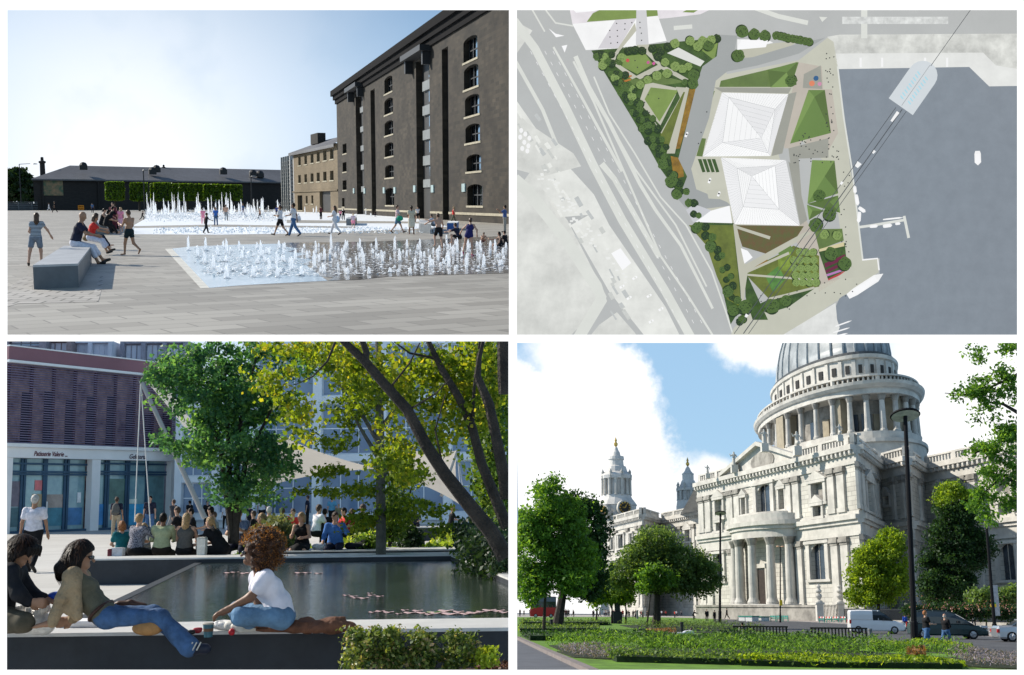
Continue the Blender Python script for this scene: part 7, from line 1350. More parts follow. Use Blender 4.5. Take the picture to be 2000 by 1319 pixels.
# ================================================================ place 4: domed cathedral, garden and road
CP[0] = P4
def q4(pts, z=0.0): return [tuple(P4.G(x, y, z)) for x, y in pts]
M_STONE = brick('portland_stone', (.41, .392, .35), (.50, .48, .43), (.17, .16, .145), 2.4, .9, .035, .8, var=.22, vs=.16, bump=.3)
M_STONES = mk('smooth_stone', (.47, .45, .41), .75, .13, .3, bump=.15, bscale=2); M_STONED = mk('weathered_stone', (.25, .235, .21), .85, .25, .4, bump=.3, bscale=3); M_WIN = mk('cathedral_glass', (.03, .04, .055), .15, .3, .3, spec=.7); M_LEAD = mk('dome_lead', (.16, .18, .19), .45, .3, .25, spec=.5, c2=(.34, .36, .37))
M_GOLD = mk('gilding', (.65, .42, .10), .35, .05, 2, metal=.6); M_VOID = mk('dark_recess', (.03, .03, .03), .9, 0); M_SAND = mk('sand_stone', (.30, .26, .19), .8, .1, .5)
M_ASPH = mk('asphalt', (.075, .075, .08), .85, .15, .8, bump=.2, bscale=20); M_FLAG = mk('footway', (.36, .34, .32), .8, .08, .5); M_GRASS = mk('lawn_green', (.10, .20, .016), .9, .25, 1.2, bump=.6, bscale=12); M_KERB = mk('kerb_stone', (.20, .17, .16), .8, .1, 2); M_PATH = mk('asphalt_path', (.10, .105, .12), .85, .1, 1)  # M_PATH is dark asphalt in its own colour
HC = 33.0
mb = MB(); a_, b_2 = P4.D(1004, 1194, 27), P4.D(2040, 1194, 27); c_, d_ = P4.D(1004, 1194, 520), P4.D(2300, 1194, 520)
mb.flat([(a_.x, 27, -.03), (b_2.x, 27, -.03), (d_.x, 520, -.03), (c_.x, 520, -.03)]); mb.build('ground', M_FLAG, kind='structure')
mb = MB(); mb.flat(q4([(1395, 1209.5), (1560, 1214), (1660, 1219.5), (1800, 1232), (2010, 1251), (2010, 1297), (1890, 1281), (1700, 1264), (1560, 1243), (1480, 1232), (1395, 1215)], .002)); mb.build('road', M_ASPH, kind='structure')
mb = MB();
for e in ([(1395, 1208.6), (1560, 1213), (1660, 1218.4), (1800, 1231), (2010, 1250)],):
 for i in range(len(e)-1):
  a_, b_2 = P4.G(*e[i]), P4.G(*e[i+1]); n_ = V3((0, .35, 0)); mb.hexa([a_, b_2, b_2+n_, a_+n_], [v+V3((0, 0, .12)) for v in (a_, b_2, b_2+n_, a_+n_)])
mb.build('kerb', M_KERB, kind='structure')
mb = MB(); mb.flat(q4([(1009, 1205.5), (1250, 1205), (1395, 1208), (1395, 1215.5), (1480, 1232.5), (1560, 1243.5), (1700, 1264.5), (1890, 1281.5), (2010, 1297.5), (2010, 1318), (1165, 1318), (1075, 1275), (1009, 1247)], .006)); mb.build('lawn', M_GRASS, kind='structure')
mb = MB(); mb.flat(q4([(1005, 1251), (1012, 1251), (1075, 1280), (1155, 1318), (1005, 1318)], .010)); mb.build('path', M_PATH, kind='structure')
mb = MB(); a_ = [P4.G(*p) for p in [(1006, 1246.5), (1016, 1249), (1080, 1278), (1170, 1318)]]
for i in range(3): n_ = V3((-.28, 0, 0)); mb.hexa([a_[i]+n_, a_[i], a_[i+1], a_[i+1]+n_], [v+V3((0, 0, .14)) for v in (a_[i]+n_, a_[i], a_[i+1], a_[i+1]+n_)])
mb.build('kerb', M_KERB, kind='structure')
cat_ = thing('cathedral', 'great pale stone cathedral with columned drum and lead dome', 'cathedral', P4.G(1362, 945, HC)*1)
def bw(px0, y0, px1, y1): return Fac(P4.G(px0, y0, HC), P4.G(px1, y1, HC))
OUT = 1.0
def aed(f, mbt, s0, s1, z0, z1, o=.0, ped=True, w_=.5):
 """window surround with a little pediment"""
 L_ = s1-s0; f.box(mbt, s0-L_*.22, s0-.02, z0, z1, .0+.004, .5); f.box(mbt, s1+.02, s1+L_*.22, z0, z1, .004, .5); f.box(mbt, s0-L_*.3, s1+L_*.3, z1+.004, z1+.6, .004, .75)
 if ped: m = (s0+s1)/2; f.poly(mbt, [(s0-L_*.42, z1+.61), (s1+L_*.42, z1+.61), (m, z1+.61+min(2.0, L_*.22+.9))], .004, .8)
 f.box(mbt, s0-L_*.3, s1+L_*.3, z0-.5, z0-.004, .004, .6)
def wallseg(name, f, pil=(), wins=(), arches=(), niches=(), th=12, bal=True, s0=0, s1=None):
 """stone wall piece of two storeys with cornices, pilasters and balustrade; positions in photo columns"""
 L_ = f.L if s1 is None else s1
 hs = [(f.h(a, y1)[0], f.h(b, y1)[0], f.h((a+b)/2, y1)[1], f.h((a+b)/2, y0)[1]) for a, b, y0, y1 in list(wins)+list(arches)+list(niches)]
 hs = [(min(h[0], h[1]), max(h[0], h[1]), h[2], h[3]) for h in hs]
 mb = MB(); f.wall(mb, s0, L_, 0, HC, hs, .9)
 for h in hs[len(wins):len(wins)+len(arches)]: f.arch(mb, h[0]-.003, h[1]+.003, h[3]-(h[1]-h[0])*.0-2.0, h[3]+.003, -.3, .003, 7)
 w_ = mb.build('wall', M_STONE, cat_)
 for i, h in enumerate(hs):
  nich = i >= len(wins)+len(arches); mb = MB(); f.box(mb, h[0], h[1], h[2], h[3], -.9, -.8); g_ = mb.build('niche' if nich else 'window', M_STONED if nich else M_WIN, cat_)
  mb = MB(); aed(f, mb, h[0], h[1], h[2], h[3], ped=i < len(wins) or nich)
  if not nich:
   for q in (.33, .66): x = lerp(h[0], h[1], q); f.box(mb, x-.06, x+.06, h[2], h[3], -.79, -.7)
  mb.build('surround', M_STONES, g_)
 LZ = [(0, 2.6, .55), (15.9, 16.5, .25), (16.5, 18.2, .15), (18.2, 18.9, .6), (18.9, 19.8, 1.1), (19.8, 20.5, .3), (29.4, 30, .3), (30, 31.2, .2), (31.2, 32, .7), (32, 33.0, 1.35)]
 for nm_, q0, q1 in (('plinth', 0, 1), ('string_course', 1, 6), ('cornice', 6, 10)):
  mb = MB()
  for z0, z1, o in LZ[q0:q1]: f.box(mb, s0, L_, z0+.004*(z0 in (0, 15.9, 29.4)), z1, .003, o)
  n_ = int(L_/1.6) if q0 == 6 else 0
  for i in range(n_): s = s0+(L_-s0)*(i+.5)/n_; f.box(mb, s-.3, s+.3, 31.3, 31.95, .71, 1.2)
  mb.build(nm_, M_STONES, cat_)
 for (a, b) in pil:
  for lo, hi, p_ in ((2.6, 15.9, 1), (20.5, 29.4, 0)):
   sa = f.h(a, 1000)[0]; sb_ = f.h(b, 1000)[0]; sa, sb_ = min(sa, sb_), max(sa, sb_); mb = MB(); f.box(mb, sa, sb_, lo+.01, hi-1.6, .004, .5); f.box(mb, sa-.25, sb_+.25, lo+.01, lo+.9, .004, .62)
   mb.build('pilaster', M_STONES, cat_); mb = MB()
   for j, (e, z0, z1) in enumerate(((.05, hi-1.6, hi-1.1), (.3, hi-1.1, hi-.5), (.15, hi-.5, hi-.02))): f.box(mb, sa-e, sb_+e, z0+.003, z1, .004, .55+e)
   mb.build('capital', M_STONED, cat_)
 if bal:
  mb = MB(); f.box(mb, s0, L_, 33.01, 33.5, -1.2, -.3); f.box(mb, s0, L_, 34.8, 35.2, -1.2, -.3); n_ = int((L_-s0)/1.1)
  for i in range(n_):
   s = s0+(L_-s0)*(i+.5)/n_
   if i % 9 == 0: f.box(mb, s-.7, s+.7, 33.503, 34.797, -1.15, -.28)
   else: f.box(mb, s-.22, s+.22, 33.503, 34.797, -.95, -.5)
  mb.build('balustrade', M_STONES, cat_)
 return f
FT = bw(1362, 945, 1672, 868)
mb = MB(); mb.flat([tuple(P4.G(x, y, HC-.06)) for x, y in ((1362, 945), (1672, 868), (1719, 905), (1774, 891), (1804, 911), (2040, 862))]+[(150, 420, HC-.06), (60, 420, HC-.06)]); mb.flat([tuple(P4.G(x, y, HC-.06)) for x, y in ((1172, 1025), (1255, 1004), (1290, 1014), (1372, 999))]+[(75, 440, HC-.06), (35, 470, HC-.06)]); mb.build('roof', M_LEAD, cat_)
BASE[cat_.name] = (V3(BASE[cat_.name][0]), 0)
wallseg('transept', FT, [(1367, 1377), (1380, 1390), (1423, 1434), (1437, 1447), (1538, 1549), (1553, 1565), (1622, 1635), (1641, 1655)], wins=[(1402, 1412, 1021, 1037), (1592, 1608, 988, 1009)], arches=[(1481, 1509, 946, 1004), (1397, 1415, 1082, 1136), (1587, 1617, 1062, 1132)], niches=[(1452, 1460, 972, 1009), (1525, 1536, 955, 995), (1400, 1414, 976, 1012), (1589, 1612, 943, 982)], th=20)
wallseg('transept_flank', bw(1672, 868, 1719, 905), [(1675, 1680), (1683, 1688), (1708, 1711), (1713, 1716)], niches=[(1693, 1703, 945, 1000)], th=8)
wallseg('angle', bw(1719, 905, 1774, 891), [(1746, 1752), (1764, 1771)], wins=[(1729, 1740, 970, 987)], th=8)
wallseg('angle_flank', bw(1774, 891, 1804, 911), [(1776, 1780), (1797, 1800)], th=8)
wallseg('choir', bw(1804, 911, 2040, 862), [(1877, 1893), (1898, 1913), (1996, 2010)], wins=[(1955, 1980, 983, 1006)], arches=[(1957, 1990, 1062, 1133)], niches=[(1832, 1852, 957, 1012), (1952, 1978, 935, 975)], th=20)
wallseg('nave', bw(1290, 1014, 1372, 999), [(1318, 1323), (1326, 1331), (1352, 1357)], niches=[(1340, 1350, 1035, 1058)], th=30)
wallseg('chapel', bw(1172, 1025, 1255, 1004), [(1180, 1184), (1188, 1192), (1202, 1206), (1225, 1229), (1243, 1247), (1250, 1254)], arches=[(1195, 1200, 1050, 1074), (1210, 1219, 1044, 1071), (1232, 1237, 1042, 1062)], th=20)
wallseg('chapel_flank', bw(1255, 1004, 1290, 1014), [(1262, 1266), (1278, 1282)], th=20)
mb = MB(); pA = FT.h(1416, 931); pB = FT.h(1562, 894); pC = FT.h(1487, 871); FT.poly(mb, [(pA[0], 33.01), (pB[0], 33.01), (pC[0], pC[1])], -3, .3); mb.build('pediment', M_STONES, cat_)
mb = MB()
for a, b in ((pA, pC), (pC, pB)):
 a2 = (a[0], 33.02) if a is pA else a; b2 = (b[0], 33.02) if b is pB else b; FT.poly(mb, [(a2[0], a2[1]), (b2[0], b2[1]), (b2[0], b2[1]+.9), (a2[0], a2[1]+.9)], .31, 1.5)
mb.build('pediment_cornice', M_STONES, cat_)
mb = MB(); c_ = FT.h(1492, 901);
pts = [(c_[0]+5.5*math.cos(t*math.pi/8), c_[1]+2.1*math.sin(t*math.pi/8)) for t in range(16)]; FT.poly(mb, pts, .31, .5); mb.build('relief_medallion', M_STONED, cat_)
s0, s1 = FT.h(1452, 1100)[0], FT.h(1560, 1100)[0]; sc_, ra, rb = (s0+s1)/2, (s1-s0)/2, 6.4
def ring(r_, z0, z1, n=22, inner=0):
 o = [FT.pt(sc_+ra*r_*math.cos(math.pi*i/n), 0, rb*r_*math.sin(math.pi*i/n)+.02) for i in range(n+1)]; return o
def portslab(r_, z0, z1, mat, name): mb = MB(); p = ring(r_, z0, z1); mb.prism([(v.x, v.y) for v in p], z0, z1); return mb.build(name, mat, cat_)
for r_, z0, z1, nm in ((1.12, .9, 3.2, 'portico_steps'), (1.0, 17.0, 18.7, 'portico_frieze'), (1.06, 18.703, 19.5, 'portico_cornice'), (1.14, 19.503, 20.4, 'portico_cornice'), (1.02, 20.403, 21.9, 'portico_roof'), (.8, 21.903, 22.5, 'portico_roof')): portslab(r_, z0, z1, M_STONES, nm)
for k_ in range(6):
 a = math.pi*(k_+.45)/5.9; p = FT.pt(sc_+ra*.93*math.cos(a), 3.2, rb*.93*math.sin(a)); mb = MB(); mb.lathe(p, [(1.35, 0), (1.35, .4), (1.1, .9), (.98, 1.3), (.96, 6), (.84, 12.2), (.95, 12.3)], 16); cl_ = mb.build('column', M_STONES, cat_, smooth=False)
 mb = MB(); mb.lathe(p, [(.85, 12.3), (1.0, 12.8), (1.3, 13.5), (1.35, 13.78), (0, 13.78)], 12); mb.build('capital', M_STONED, cl_)
mb = MB(); sd0, sd1 = FT.h(1483, 1150)[0], FT.h(1499, 1150)[0]; FT.box(mb, sd0, sd1, 3.2, 10.6, .005, .25); dr = mb.build('door', mk('door_wood', (.03, .02, .015), .6, .3, 2), cat_); mb = MB(); FT.box(mb, sd0-.8, sd0-.003, 3.2, 11, .005, .5); FT.box(mb, sd1+.003, sd1+.8, 3.2, 11, .005, .5); FT.box(mb, sd0-1, sd1+1, 11.003, 11.9, .005, .7); mb.build('door_surround', M_STONES, dr)
dc4 = P4.D(1647, 1194, 294); dc4.z = 0; ST4 = 2.55; KR = .815
def eli(prof, mat, name, n=64, parent=cat_, smooth=False): mb = MB(); mb.lathe((dc4.x, dc4.y, 0), [(r_*KR, z_) for r_, z_ in prof], n, 1, ST4); return mb.build(name, mat, parent, smooth=smooth)
eli([(21.8, 30), (21.8, 38.6), (22.2, 38.7), (22.2, 39.5), (21, 39.6), (21, 41.4), (0, 41.4)], M_STONES, 'drum_base')
eli([(16.4, 41.4), (16.4, 50.2)], M_STONED, 'drum_wall');
for k_ in range(32):
 a = 2*math.pi*k_/32+.07
 if math.sin(a) > .35: continue
 p = (dc4.x+16.5*KR*math.cos(a), dc4.y+16.5*KR*ST4*math.sin(a)); mb = MB(); tx = math.atan2(ST4*math.cos(a), -math.sin(a)); nrm = math.atan2(math.sin(a)/ST4, math.cos(a)); mb.cbox((p[0], p[1], 41.5), .5, 2.2, 5.2, nrm); mb.build('drum_window' if k_ % 4 else 'drum_niche', M_WIN if k_ % 4 else M_SAND, cat_)
for k_ in range(32):
 a = 2*math.pi*(k_+.5)/32+.07
 if math.sin(a) > .35: continue
 x, y = dc4.x+20.2*KR*math.cos(a), dc4.y+20.2*KR*ST4*math.sin(a)
 mb = MB(); mb.lathe((x, y, 41.4), [(.95, 0), (.95, .4), (.75, .8), (.66, 4), (.58, 7.2)], 12); cl_ = mb.build('column', M_STONES, cat_)
 mb = MB(); mb.lathe((x, y, 41.4), [(.66, 7.2), (.8, 7.7), (1.0, 8.3), (1.0, 8.6), (0, 8.6)], 10); mb.build('capital', M_STONED, cl_)
 if k_ % 4 == 0:
  a2 = 2*math.pi*(k_+1)/32+.07; p = (dc4.x+18.6*KR*math.cos(a2), dc4.y+18.6*KR*ST4*math.sin(a2)); mb = MB(); mb.cbox((p[0], p[1], 41.5), 3.6, 5.2 if abs(math.cos(a2)) > .7 else 3.0, 8.4, math.atan2(math.sin(a2)/ST4, math.cos(a2))); mb.build('filled_bay', M_SAND, cat_)
eli([(16, 50), (21.1, 50), (21.1, 51.2), (21.6, 51.3), (22.2, 51.9), (22.4, 52.6), (21, 52.7), (16, 52.7)], M_STONES, 'drum_cornice')
for k_ in range(96):
 pass
mb = MB();
for k_ in range(110):
 a = 2*math.pi*k_/110
 if math.sin(a) > .45: continue
 mb.lathe((dc4.x+20.9*KR*math.cos(a), dc4.y+20.9*KR*ST4*math.sin(a), 52.7), [(.55 if k_ % 9 == 0 else .24, 0), (.55 if k_ % 9 == 0 else .3, .6), (.55 if k_ % 9 == 0 else .2, 1.3)], 6)
mb.lathe((dc4.x, dc4.y, 0), [(20.5*KR, 53.95), (21.3*KR, 53.95), (21.3*KR, 54.35), (20.5*KR, 54.35)], 64, 1, ST4); mb.build('balustrade', M_STONES, cat_)
eli([(17.0, 52.7), (17.0, 54.5), (16.4, 54.6), (16.4, 60.0), (16.9, 60.2), (17.0, 61.0), (15.6, 61.2)], M_STONES, 'attic_wall')
for k_ in range(32):
 a = 2*math.pi*k_/32+.03
 if math.sin(a) > .35: continue
 mb = MB(); nrm = math.atan2(math.sin(a)/ST4, math.cos(a)); ll = math.hypot(math.sin(a), ST4*math.cos(a))/ST4; mb.cbox((dc4.x+16.4*KR*math.cos(a), dc4.y+16.4*KR*ST4*math.sin(a), 56.6), .4, 1.5*ll*1.3, 2.0, nrm); w_ = mb.build('attic_window', M_VOID, cat_)
 a2 = a+math.pi/32; nrm = math.atan2(math.sin(a2)/ST4, math.cos(a2)); mb = MB(); mb.cbox((dc4.x+16.4*KR*math.cos(a2), dc4.y+16.4*KR*ST4*math.sin(a2), 54.8), .7, .9, 5.1, nrm); mb.build('pilaster', M_STONES, cat_)
dprof = [(15.9, 61.3), (15.8, 61.9), (15.3, 62.0), (15.25, 64), (14.9, 67), (14.2, 70), (13.1, 73), (11.5, 76), (9.3, 78.8), (6.5, 81), (3, 82.3), (0, 82.8)]
eli(dprof, M_LEAD, 'dome', 96, smooth=True)
for k_ in range(32):
 a = 2*math.pi*k_/32
 if math.sin(a) > .3: continue
 mb = MB(); mb.tube([(dc4.x+(r_+.1)*KR*math.cos(a), dc4.y+(r_+.1)*KR*ST4*math.sin(a), z_) for r_, z_ in dprof[2:]], .33, 5); mb.build('dome_rib', mk('lead_rib', (.30, .32, .33), .5, .1, 1), cat_)
eli([(15.6, 61.25), (16.3, 61.3), (16.3, 61.9), (15.6, 61.95)], mk('lead_dark', (.05, .055, .06), .5, .2, .5), 'dome_ring', 72)
def tower(cx, d, prof, cols, label, clocks=()):
 k_ = d/F; c = P4.D(cx, 1194, d); c.z = 0; mb = MB(); pr = [(r_*k_, P4.D(cx, y, d).z) for r_, y in prof]; mb.lathe(c, [(pr[0][0], 28)]+pr, 16, rot=.2); t = mb.build('tower', mk('tower_stone', (.58, .56, .53), .75, .08, .35), cat_)
 rr_, y0, y1, n_ = cols; mb = MB()
 for i in range(n_):
  a = 2*math.pi*i/n_+.1; z0, z1 = P4.D(cx, y0, d).z, P4.D(cx, y1, d).z; mb = MB(); mb.lathe((c.x+rr_*k_*math.cos(a), c.y+rr_*k_*math.sin(a), z0), [(.75, 0), (.6, (z1-z0)*.1), (.55, (z1-z0)*.9), (.8, z1-z0)], 8); mb.build('column', M_STONES, t)
 mb = MB(); z0, z1 = P4.D(cx, y0-2, d).z, P4.D(cx, y1+2, d).z; mb.lathe(c, [((rr_-4)*k_, z0), ((rr_-4)*k_, z1)], 16); mb.build('belfry_dark_core', M_VOID, t)  # solid dark core painted as the shade between the columns
 for i in range(8):
  a = 2*math.pi*i/8+.3; mb = MB(); zz = P4.D(cx, y1-6, d).z; mb.lathe((c.x+rr_*1.05*k_*math.cos(a), c.y+rr_*1.05*k_*math.sin(a), zz-1), [(.5, 0), (.7, .8), (.3, 1.4), (.6, 2.2), (0, 3.4)], 6); mb.build('urn', M_STONES, t)
 yt = prof[-1][1]; zt_ = P4.D(cx, yt, d).z; mb = MB(); mb.lathe((c.x, c.y, zt_), [(.3, 0), (.75, .7), (.75, 1.3), (.3, 1.8), (.5, 2.4), (.2, 3.2), (0, 3.9)], 8); mb.build('gilded_finial', M_GOLD, t)
 for (px, py, r_, yaw) in clocks:
  q = P4.D(px, py, d-prof[0][0]*k_-.8); R_2 = r_*k_; n_ = V3((math.sin(yaw), -math.cos(yaw), 0)); u = V3((math.cos(yaw), math.sin(yaw), 0)); up = V3((0, 0, 1))
  mb = MB(); v = [q+u*R_2*1.25*math.cos(t_*math.pi/12)+up*R_2*1.25*math.sin(t_*math.pi/12) for t_ in range(24)]; mb.add([p+n_*.2 for p in v]+[p-n_*2 for p in v], [tuple(range(24))]+[(i, (i+1) % 24, 24+(i+1) % 24, 24+i) for i in range(24)]); ck = mb.build('clock', M_STONES, t)
  mb = MB(); mb.add([q+n_*.28+u*R_2*math.cos(t_*math.pi/12)+up*R_2*math.sin(t_*math.pi/12) for t_ in range(24)], [tuple(range(24))]); mb.build('clock_face', M_VOID, ck)
  mb = MB()
  for h_ in range(12): a = h_*math.pi/6; p1_, p2_ = q+n_*.4+(u*math.cos(a)+up*math.sin(a))*R_2*.72, q+n_*.4+(u*math.cos(a)+up*math.sin(a))*R_2*.98; mb.tube([p1_, p2_], .28, 4)
  mb.tube([q+n_*.4, q+n_*.4+(u*.3+up*.6)*R_2*.9], .25, 4); mb.tube([q+n_*.4, q+n_*.4+(u*-.5+up*.1)*R_2*.9], .25, 4); mb.build('numerals', M_GOLD, ck)
tower(1207, 425, [(38, 1015), (38, 990), (40, 988), (36, 982), (30, 974), (28, 968), (24, 967), (24, 937), (30, 936), (31, 930), (29, 927), (22, 922), (19, 912), (15, 910), (14, 900), (16, 898), (15, 892), (9, 891), (7.5, 884), (5, 880), (3, 874), (1, 873)], (27, 968, 936, 14), '', [(1177, 999, 11, -.7), (1220, 992, 11.5, .25)])
tower(1351, 470, [(24, 1010), (24, 990), (22, 978), (18, 977), (18, 960), (23, 959), (24, 955), (19, 952), (15, 946), (13, 940), (11, 938), (11, 928), (12, 926), (9, 924), (6, 920), (4.5, 916), (2, 912), (.8, 911)], (20.5, 978, 959, 12), '')
def statue(px, yt, yb, d, label, seat=False):
 b = P4.D(px, yb, d); k_ = (P4.D(px, yt, d).z-b.z)/1.8
 V, Fc = sdf_mesh([cone((0, 0, .1), (0, 0, .9), .28, .2), cone((0, 0, .9), (0, 0, 1.35), .2, .17), cone((0, 0, 1.35), (0, 0, 1.5), .08, .08), cone((0, 0, 1.62), (0, 0, 1.68), .12, .11), cone((.2, 0, 1.38), (.42, -.05, 1.05), .08, .06), cone((.42, -.05, 1.05), (.35, -.2, .8), .06, .05), cone((-.2, 0, 1.38), (-.4, -.05, 1.2), .08, .06), cone((-.4, -.05, 1.2), (-.55, -.1, 1.5), .06, .05)]+([cone((0, -.1, .5), (0, -.5, .45), .25, .2)] if seat else []), .06, .08)
 t = mesh_obj('statue', V, Fc, M_STONES, None, base=(0, 0, 0), smooth=True); t.matrix_basis = P4.M @ Matrix.Translation(b) @ Matrix.Scale(k_, 4); tag(t, label, 'statue', 'statues along the cathedral skyline'); BASE[t.name] = (V3((0, 0, 0)), 0)
 mb = MB(); mb.box(-.4, .4, -.4, .4, -.9, .08); mb.build('pedestal', M_STONES, t)
dA = FT.A.y
statue(1434, 882, 910, 262, 'standing stone statue with raised arm on the left slope of the pediment'); statue(1382, 908, 926, 272, 'stone figure group on the left end of the transept roof'); statue(1493, 838, 868, 236, 'statue on the very peak of the pediment'); statue(1557, 842, 874, 228, 'seated statue right of the pediment, before the drum columns', True); statue(1640, 828, 851, 214, 'reclining statue on the corner pavilion under the drum', True)
fw4 = Fac(P4.G(1360, 1208.5), P4.G(1597, 1213.5)); mb = MB(); zt_ = fw4.h(1480, 1182)[1]; fw4.box(mb, 0, fw4.L, 0, zt_-.4, -1, 0); fw4.box(mb, 0, fw4.L, zt_-.397, zt_, -1.2, .25); mb.build('stone_wall', M_STONED, label='low pale stone wall in front of the curved portico', cat='wall')
for px, lb in ((1602, 'left stone gate pier topped by a tall urn'), (1643, 'right stone gate pier topped by a tall urn')):
 b = P4.G(px, 1214); d = b.y; z1 = P4.D(px, 1177, d).z; z2 = P4.D(px, 1140, d).z; t = thing('gate_pier', lb, 'gate pier', b, 'gate piers by the pavement'); mb = MB(); mb.box(b.x-.62, b.x+.62, d-.6, d+.6, 0, z1-.35); mb.box(b.x-.8, b.x+.8, d-.8, d+.8, z1-.345, z1); mb.build('pier', M_STONES, t)
 H = z2-z1; mb = MB(); mb.lathe((b.x, d, z1), [(.7, .002), (.6, H*.08), (.25, H*.14), (.5, H*.26), (.62, H*.34), (.5, H*.42), (.25, H*.48), (.55, H*.55), (.6, H*.62), (.35, H*.7), (.3, H*.76), (.45, H*.84), (.2, H*.92), (0, H)], 12); mb.build('urn', M_STONES, t)
mb = MB(); b0, b1 = P4.G(1609, 1213.5), P4.G(1637, 1214); f_ = Fac(b0, b1); H = f_.h(1620, 1181)[1]
for i in range(11): f_.box(mb, f_.L*i/10-.04, f_.L*i/10+.04, 0, H, -.04, .04)
f_.box(mb, 0, f_.L, H*.9, H*.93, .045, .08); f_.box(mb, 0, f_.L, .2, .35, .045, .08); mb.build('iron_gate', M_IRON, label='black iron gate between the two urn piers', cat='gate')
f_ = Fac(P4.G(1650, 1216), P4.G(2010, 1226)); t = thing('iron_railings', 'black iron railings behind the van and cars', 'railings', f_.A); H = 2.3; mb = MB(); f_.box(mb, 0, f_.L, 0, .55, -.25, .25); mb.build('plinth', M_STONED, t); mb = MB()
for i in range(int(f_.L/.28)): s = i*.28; f_.box(mb, s-.035, s+.035, .55, H, -.04, .04)
f_.box(mb, 0, f_.L, H-.2, H-.12, .042, .07); mb.build('bars', M_IRON, t)
LT = leafmat('leaf_plane', [(.03, .08, .015), (.09, .20, .03), (.22, .38, .05)], .5); LL = leafmat('leaf_fresh', [(.05, .10, .01), (.16, .26, .02), (.34, .44, .04)], .5); LD4 = leafmat('leaf_deep', [(.008, .022, .009), (.022, .058, .018), (.06, .13, .03)], .35); LM = leafmat('leaf_mid', [(.035, .075, .02), (.10, .17, .05), (.20, .30, .09)], .5)
def pe4(L_, d, dy): return [(*P4.D(px, py, d+dd), rx*d/F, dy, ry*d/F) for px, py, rx, ry, dd in L_]
def clip4(C, tn):
 v = C-np.array([0, 0, P4.h]); Rm = np.array(P4.Ri.transposed()); u = v@Rm.T; px = CX+F*u[:, 0]/u[:, 1]; m = (px > 1003) & (C[:, 2] > .02); return C[m], tn[m]
def tree4(label, ells, trunk, nc, nl, r, size, mat, seed, r0=.25, nlimb=10, group=None, shell=.35, name='broadleaf_tree', cat='tree'):
 C, tn = clumps(ells, nc, nl, r, seed, shell, .75); C, tn = clip4(C, tn); t = thing(name, label, cat, trunk[0], group); leaves_mesh('crown', C, size, mat, t, seed=seed, zvar=tn, up=.5); mb = MB(); limbs(mb, trunk[0], trunk[1], r0, ells, nlimb, seed); mb.build('trunk', BARK, t); return t
d = 88; b = P4.D(1062, 1220, d); b.z = 0
tree4('tall leafy tree with a slim dark trunk at the left end of the garden', pe4([(1085, 1030, 62, 50, 0), (1072, 965, 26, 34, 0), (1105, 1000, 34, 34, 1), (1120, 1090, 52, 44, 0), (1045, 1085, 44, 60, 0), (1080, 1130, 60, 34, 0), (1035, 1150, 30, 30, 0), (1130, 1135, 34, 24, -1), (1040, 1020, 30, 34, 0)], d, 2.2), (b, P4.D(1072, 980, d)), 560, 60, .75, .28, LT, 101, .12, 16)
d = 104; b = P4.D(1088, 1215, d); b.z = 0
tree4('dense dark tree just behind the slim-trunked tree on the left', pe4([(1150, 1030, 34, 60, 0), (1155, 1090, 30, 50, 0), (1140, 1140, 40, 30, 0), (1120, 990, 26, 26, 0)], d, 2.5), (b, P4.D(1130, 1010, d)), 300, 60, .9, .32, LD4, 102, .45, 10)
d = 118; b = P4.D(1281, 1212, d); b.z = 0
tree4('broad round tree with a forked trunk in front of the nave', pe4([(1282, 1062, 46, 30, 0), (1255, 1095, 50, 36, 0), (1325, 1100, 52, 38, 0), (1220, 1120, 36, 30, 0), (1370, 1125, 36, 34, 0), (1290, 1120, 60, 34, 0), (1200, 1135, 18, 20, 0), (1340, 1145, 44, 18, 0)], d, 3), (b, P4.D(1285, 1075, d)), 560, 54, .85, .29, LM, 103, .42, 16)
d = 116; b = P4.D(1262, 1205, d-2); b.z = 0
tree4('bright green low bough of foliage in front of the round tree', pe4([(1275, 1125, 26, 20, 0), (1262, 1145, 16, 10, 0), (1300, 1130, 18, 14, 0)], d-3, 1.2), (b, P4.D(1275, 1130, d-3)), 90, 30, .7, .34, LT, 104, .10, 4)
for i, (px, py, rx, ry, lb) in enumerate([(1195, 1158, 18, 20, 'small bright tree left of the round tree'), (1222, 1160, 20, 20, 'small bright tree with thin trunk beside the statue'), (1165, 1165, 14, 18, 'small light tree under the dense dark tree')]):
 d = 150; b = P4.D(px, 1207, d); b.z = 0; tree4(lb, pe4([(px, py, rx, ry, 0)], d, 1.4), (b, P4.D(px, py, d)), 70, 26, .8, .42, LL, 110+i, .14, 5)
d = 128; b = P4.D(1712, 1212, d); b.z = 0
tree4('bright light green tree between the van and the dark tree', pe4([(1735, 1062, 26, 26, 0), (1710, 1090, 42, 30, 0), (1700, 1130, 50, 34, 0), (1735, 1140, 38, 36, 0), (1690, 1165, 34, 20, 0), (1745, 1100, 24, 34, 0)], d, 2.4), (b, P4.D(1722, 1060, d)), 430, 56, .8, .30, LL, 105, .22, 9)
d = 136; b = P4.D(1862, 1212, d); b.z = 0
tree4('tall dark evergreen-looking tree on the right with a light top', pe4([(1858, 960, 18, 16, 0), (1865, 1000, 42, 34, 0), (1870, 1050, 54, 40, 0), (1860, 1100, 60, 40, 0), (1850, 1150, 62, 34, 0), (1905, 1070, 30, 40, 0), (1885, 975, 18, 20, 0)], d, 2.6), (b, P4.D(1862, 965, d)), 620, 60, .9, .34, LD4, 106, .35, 9)
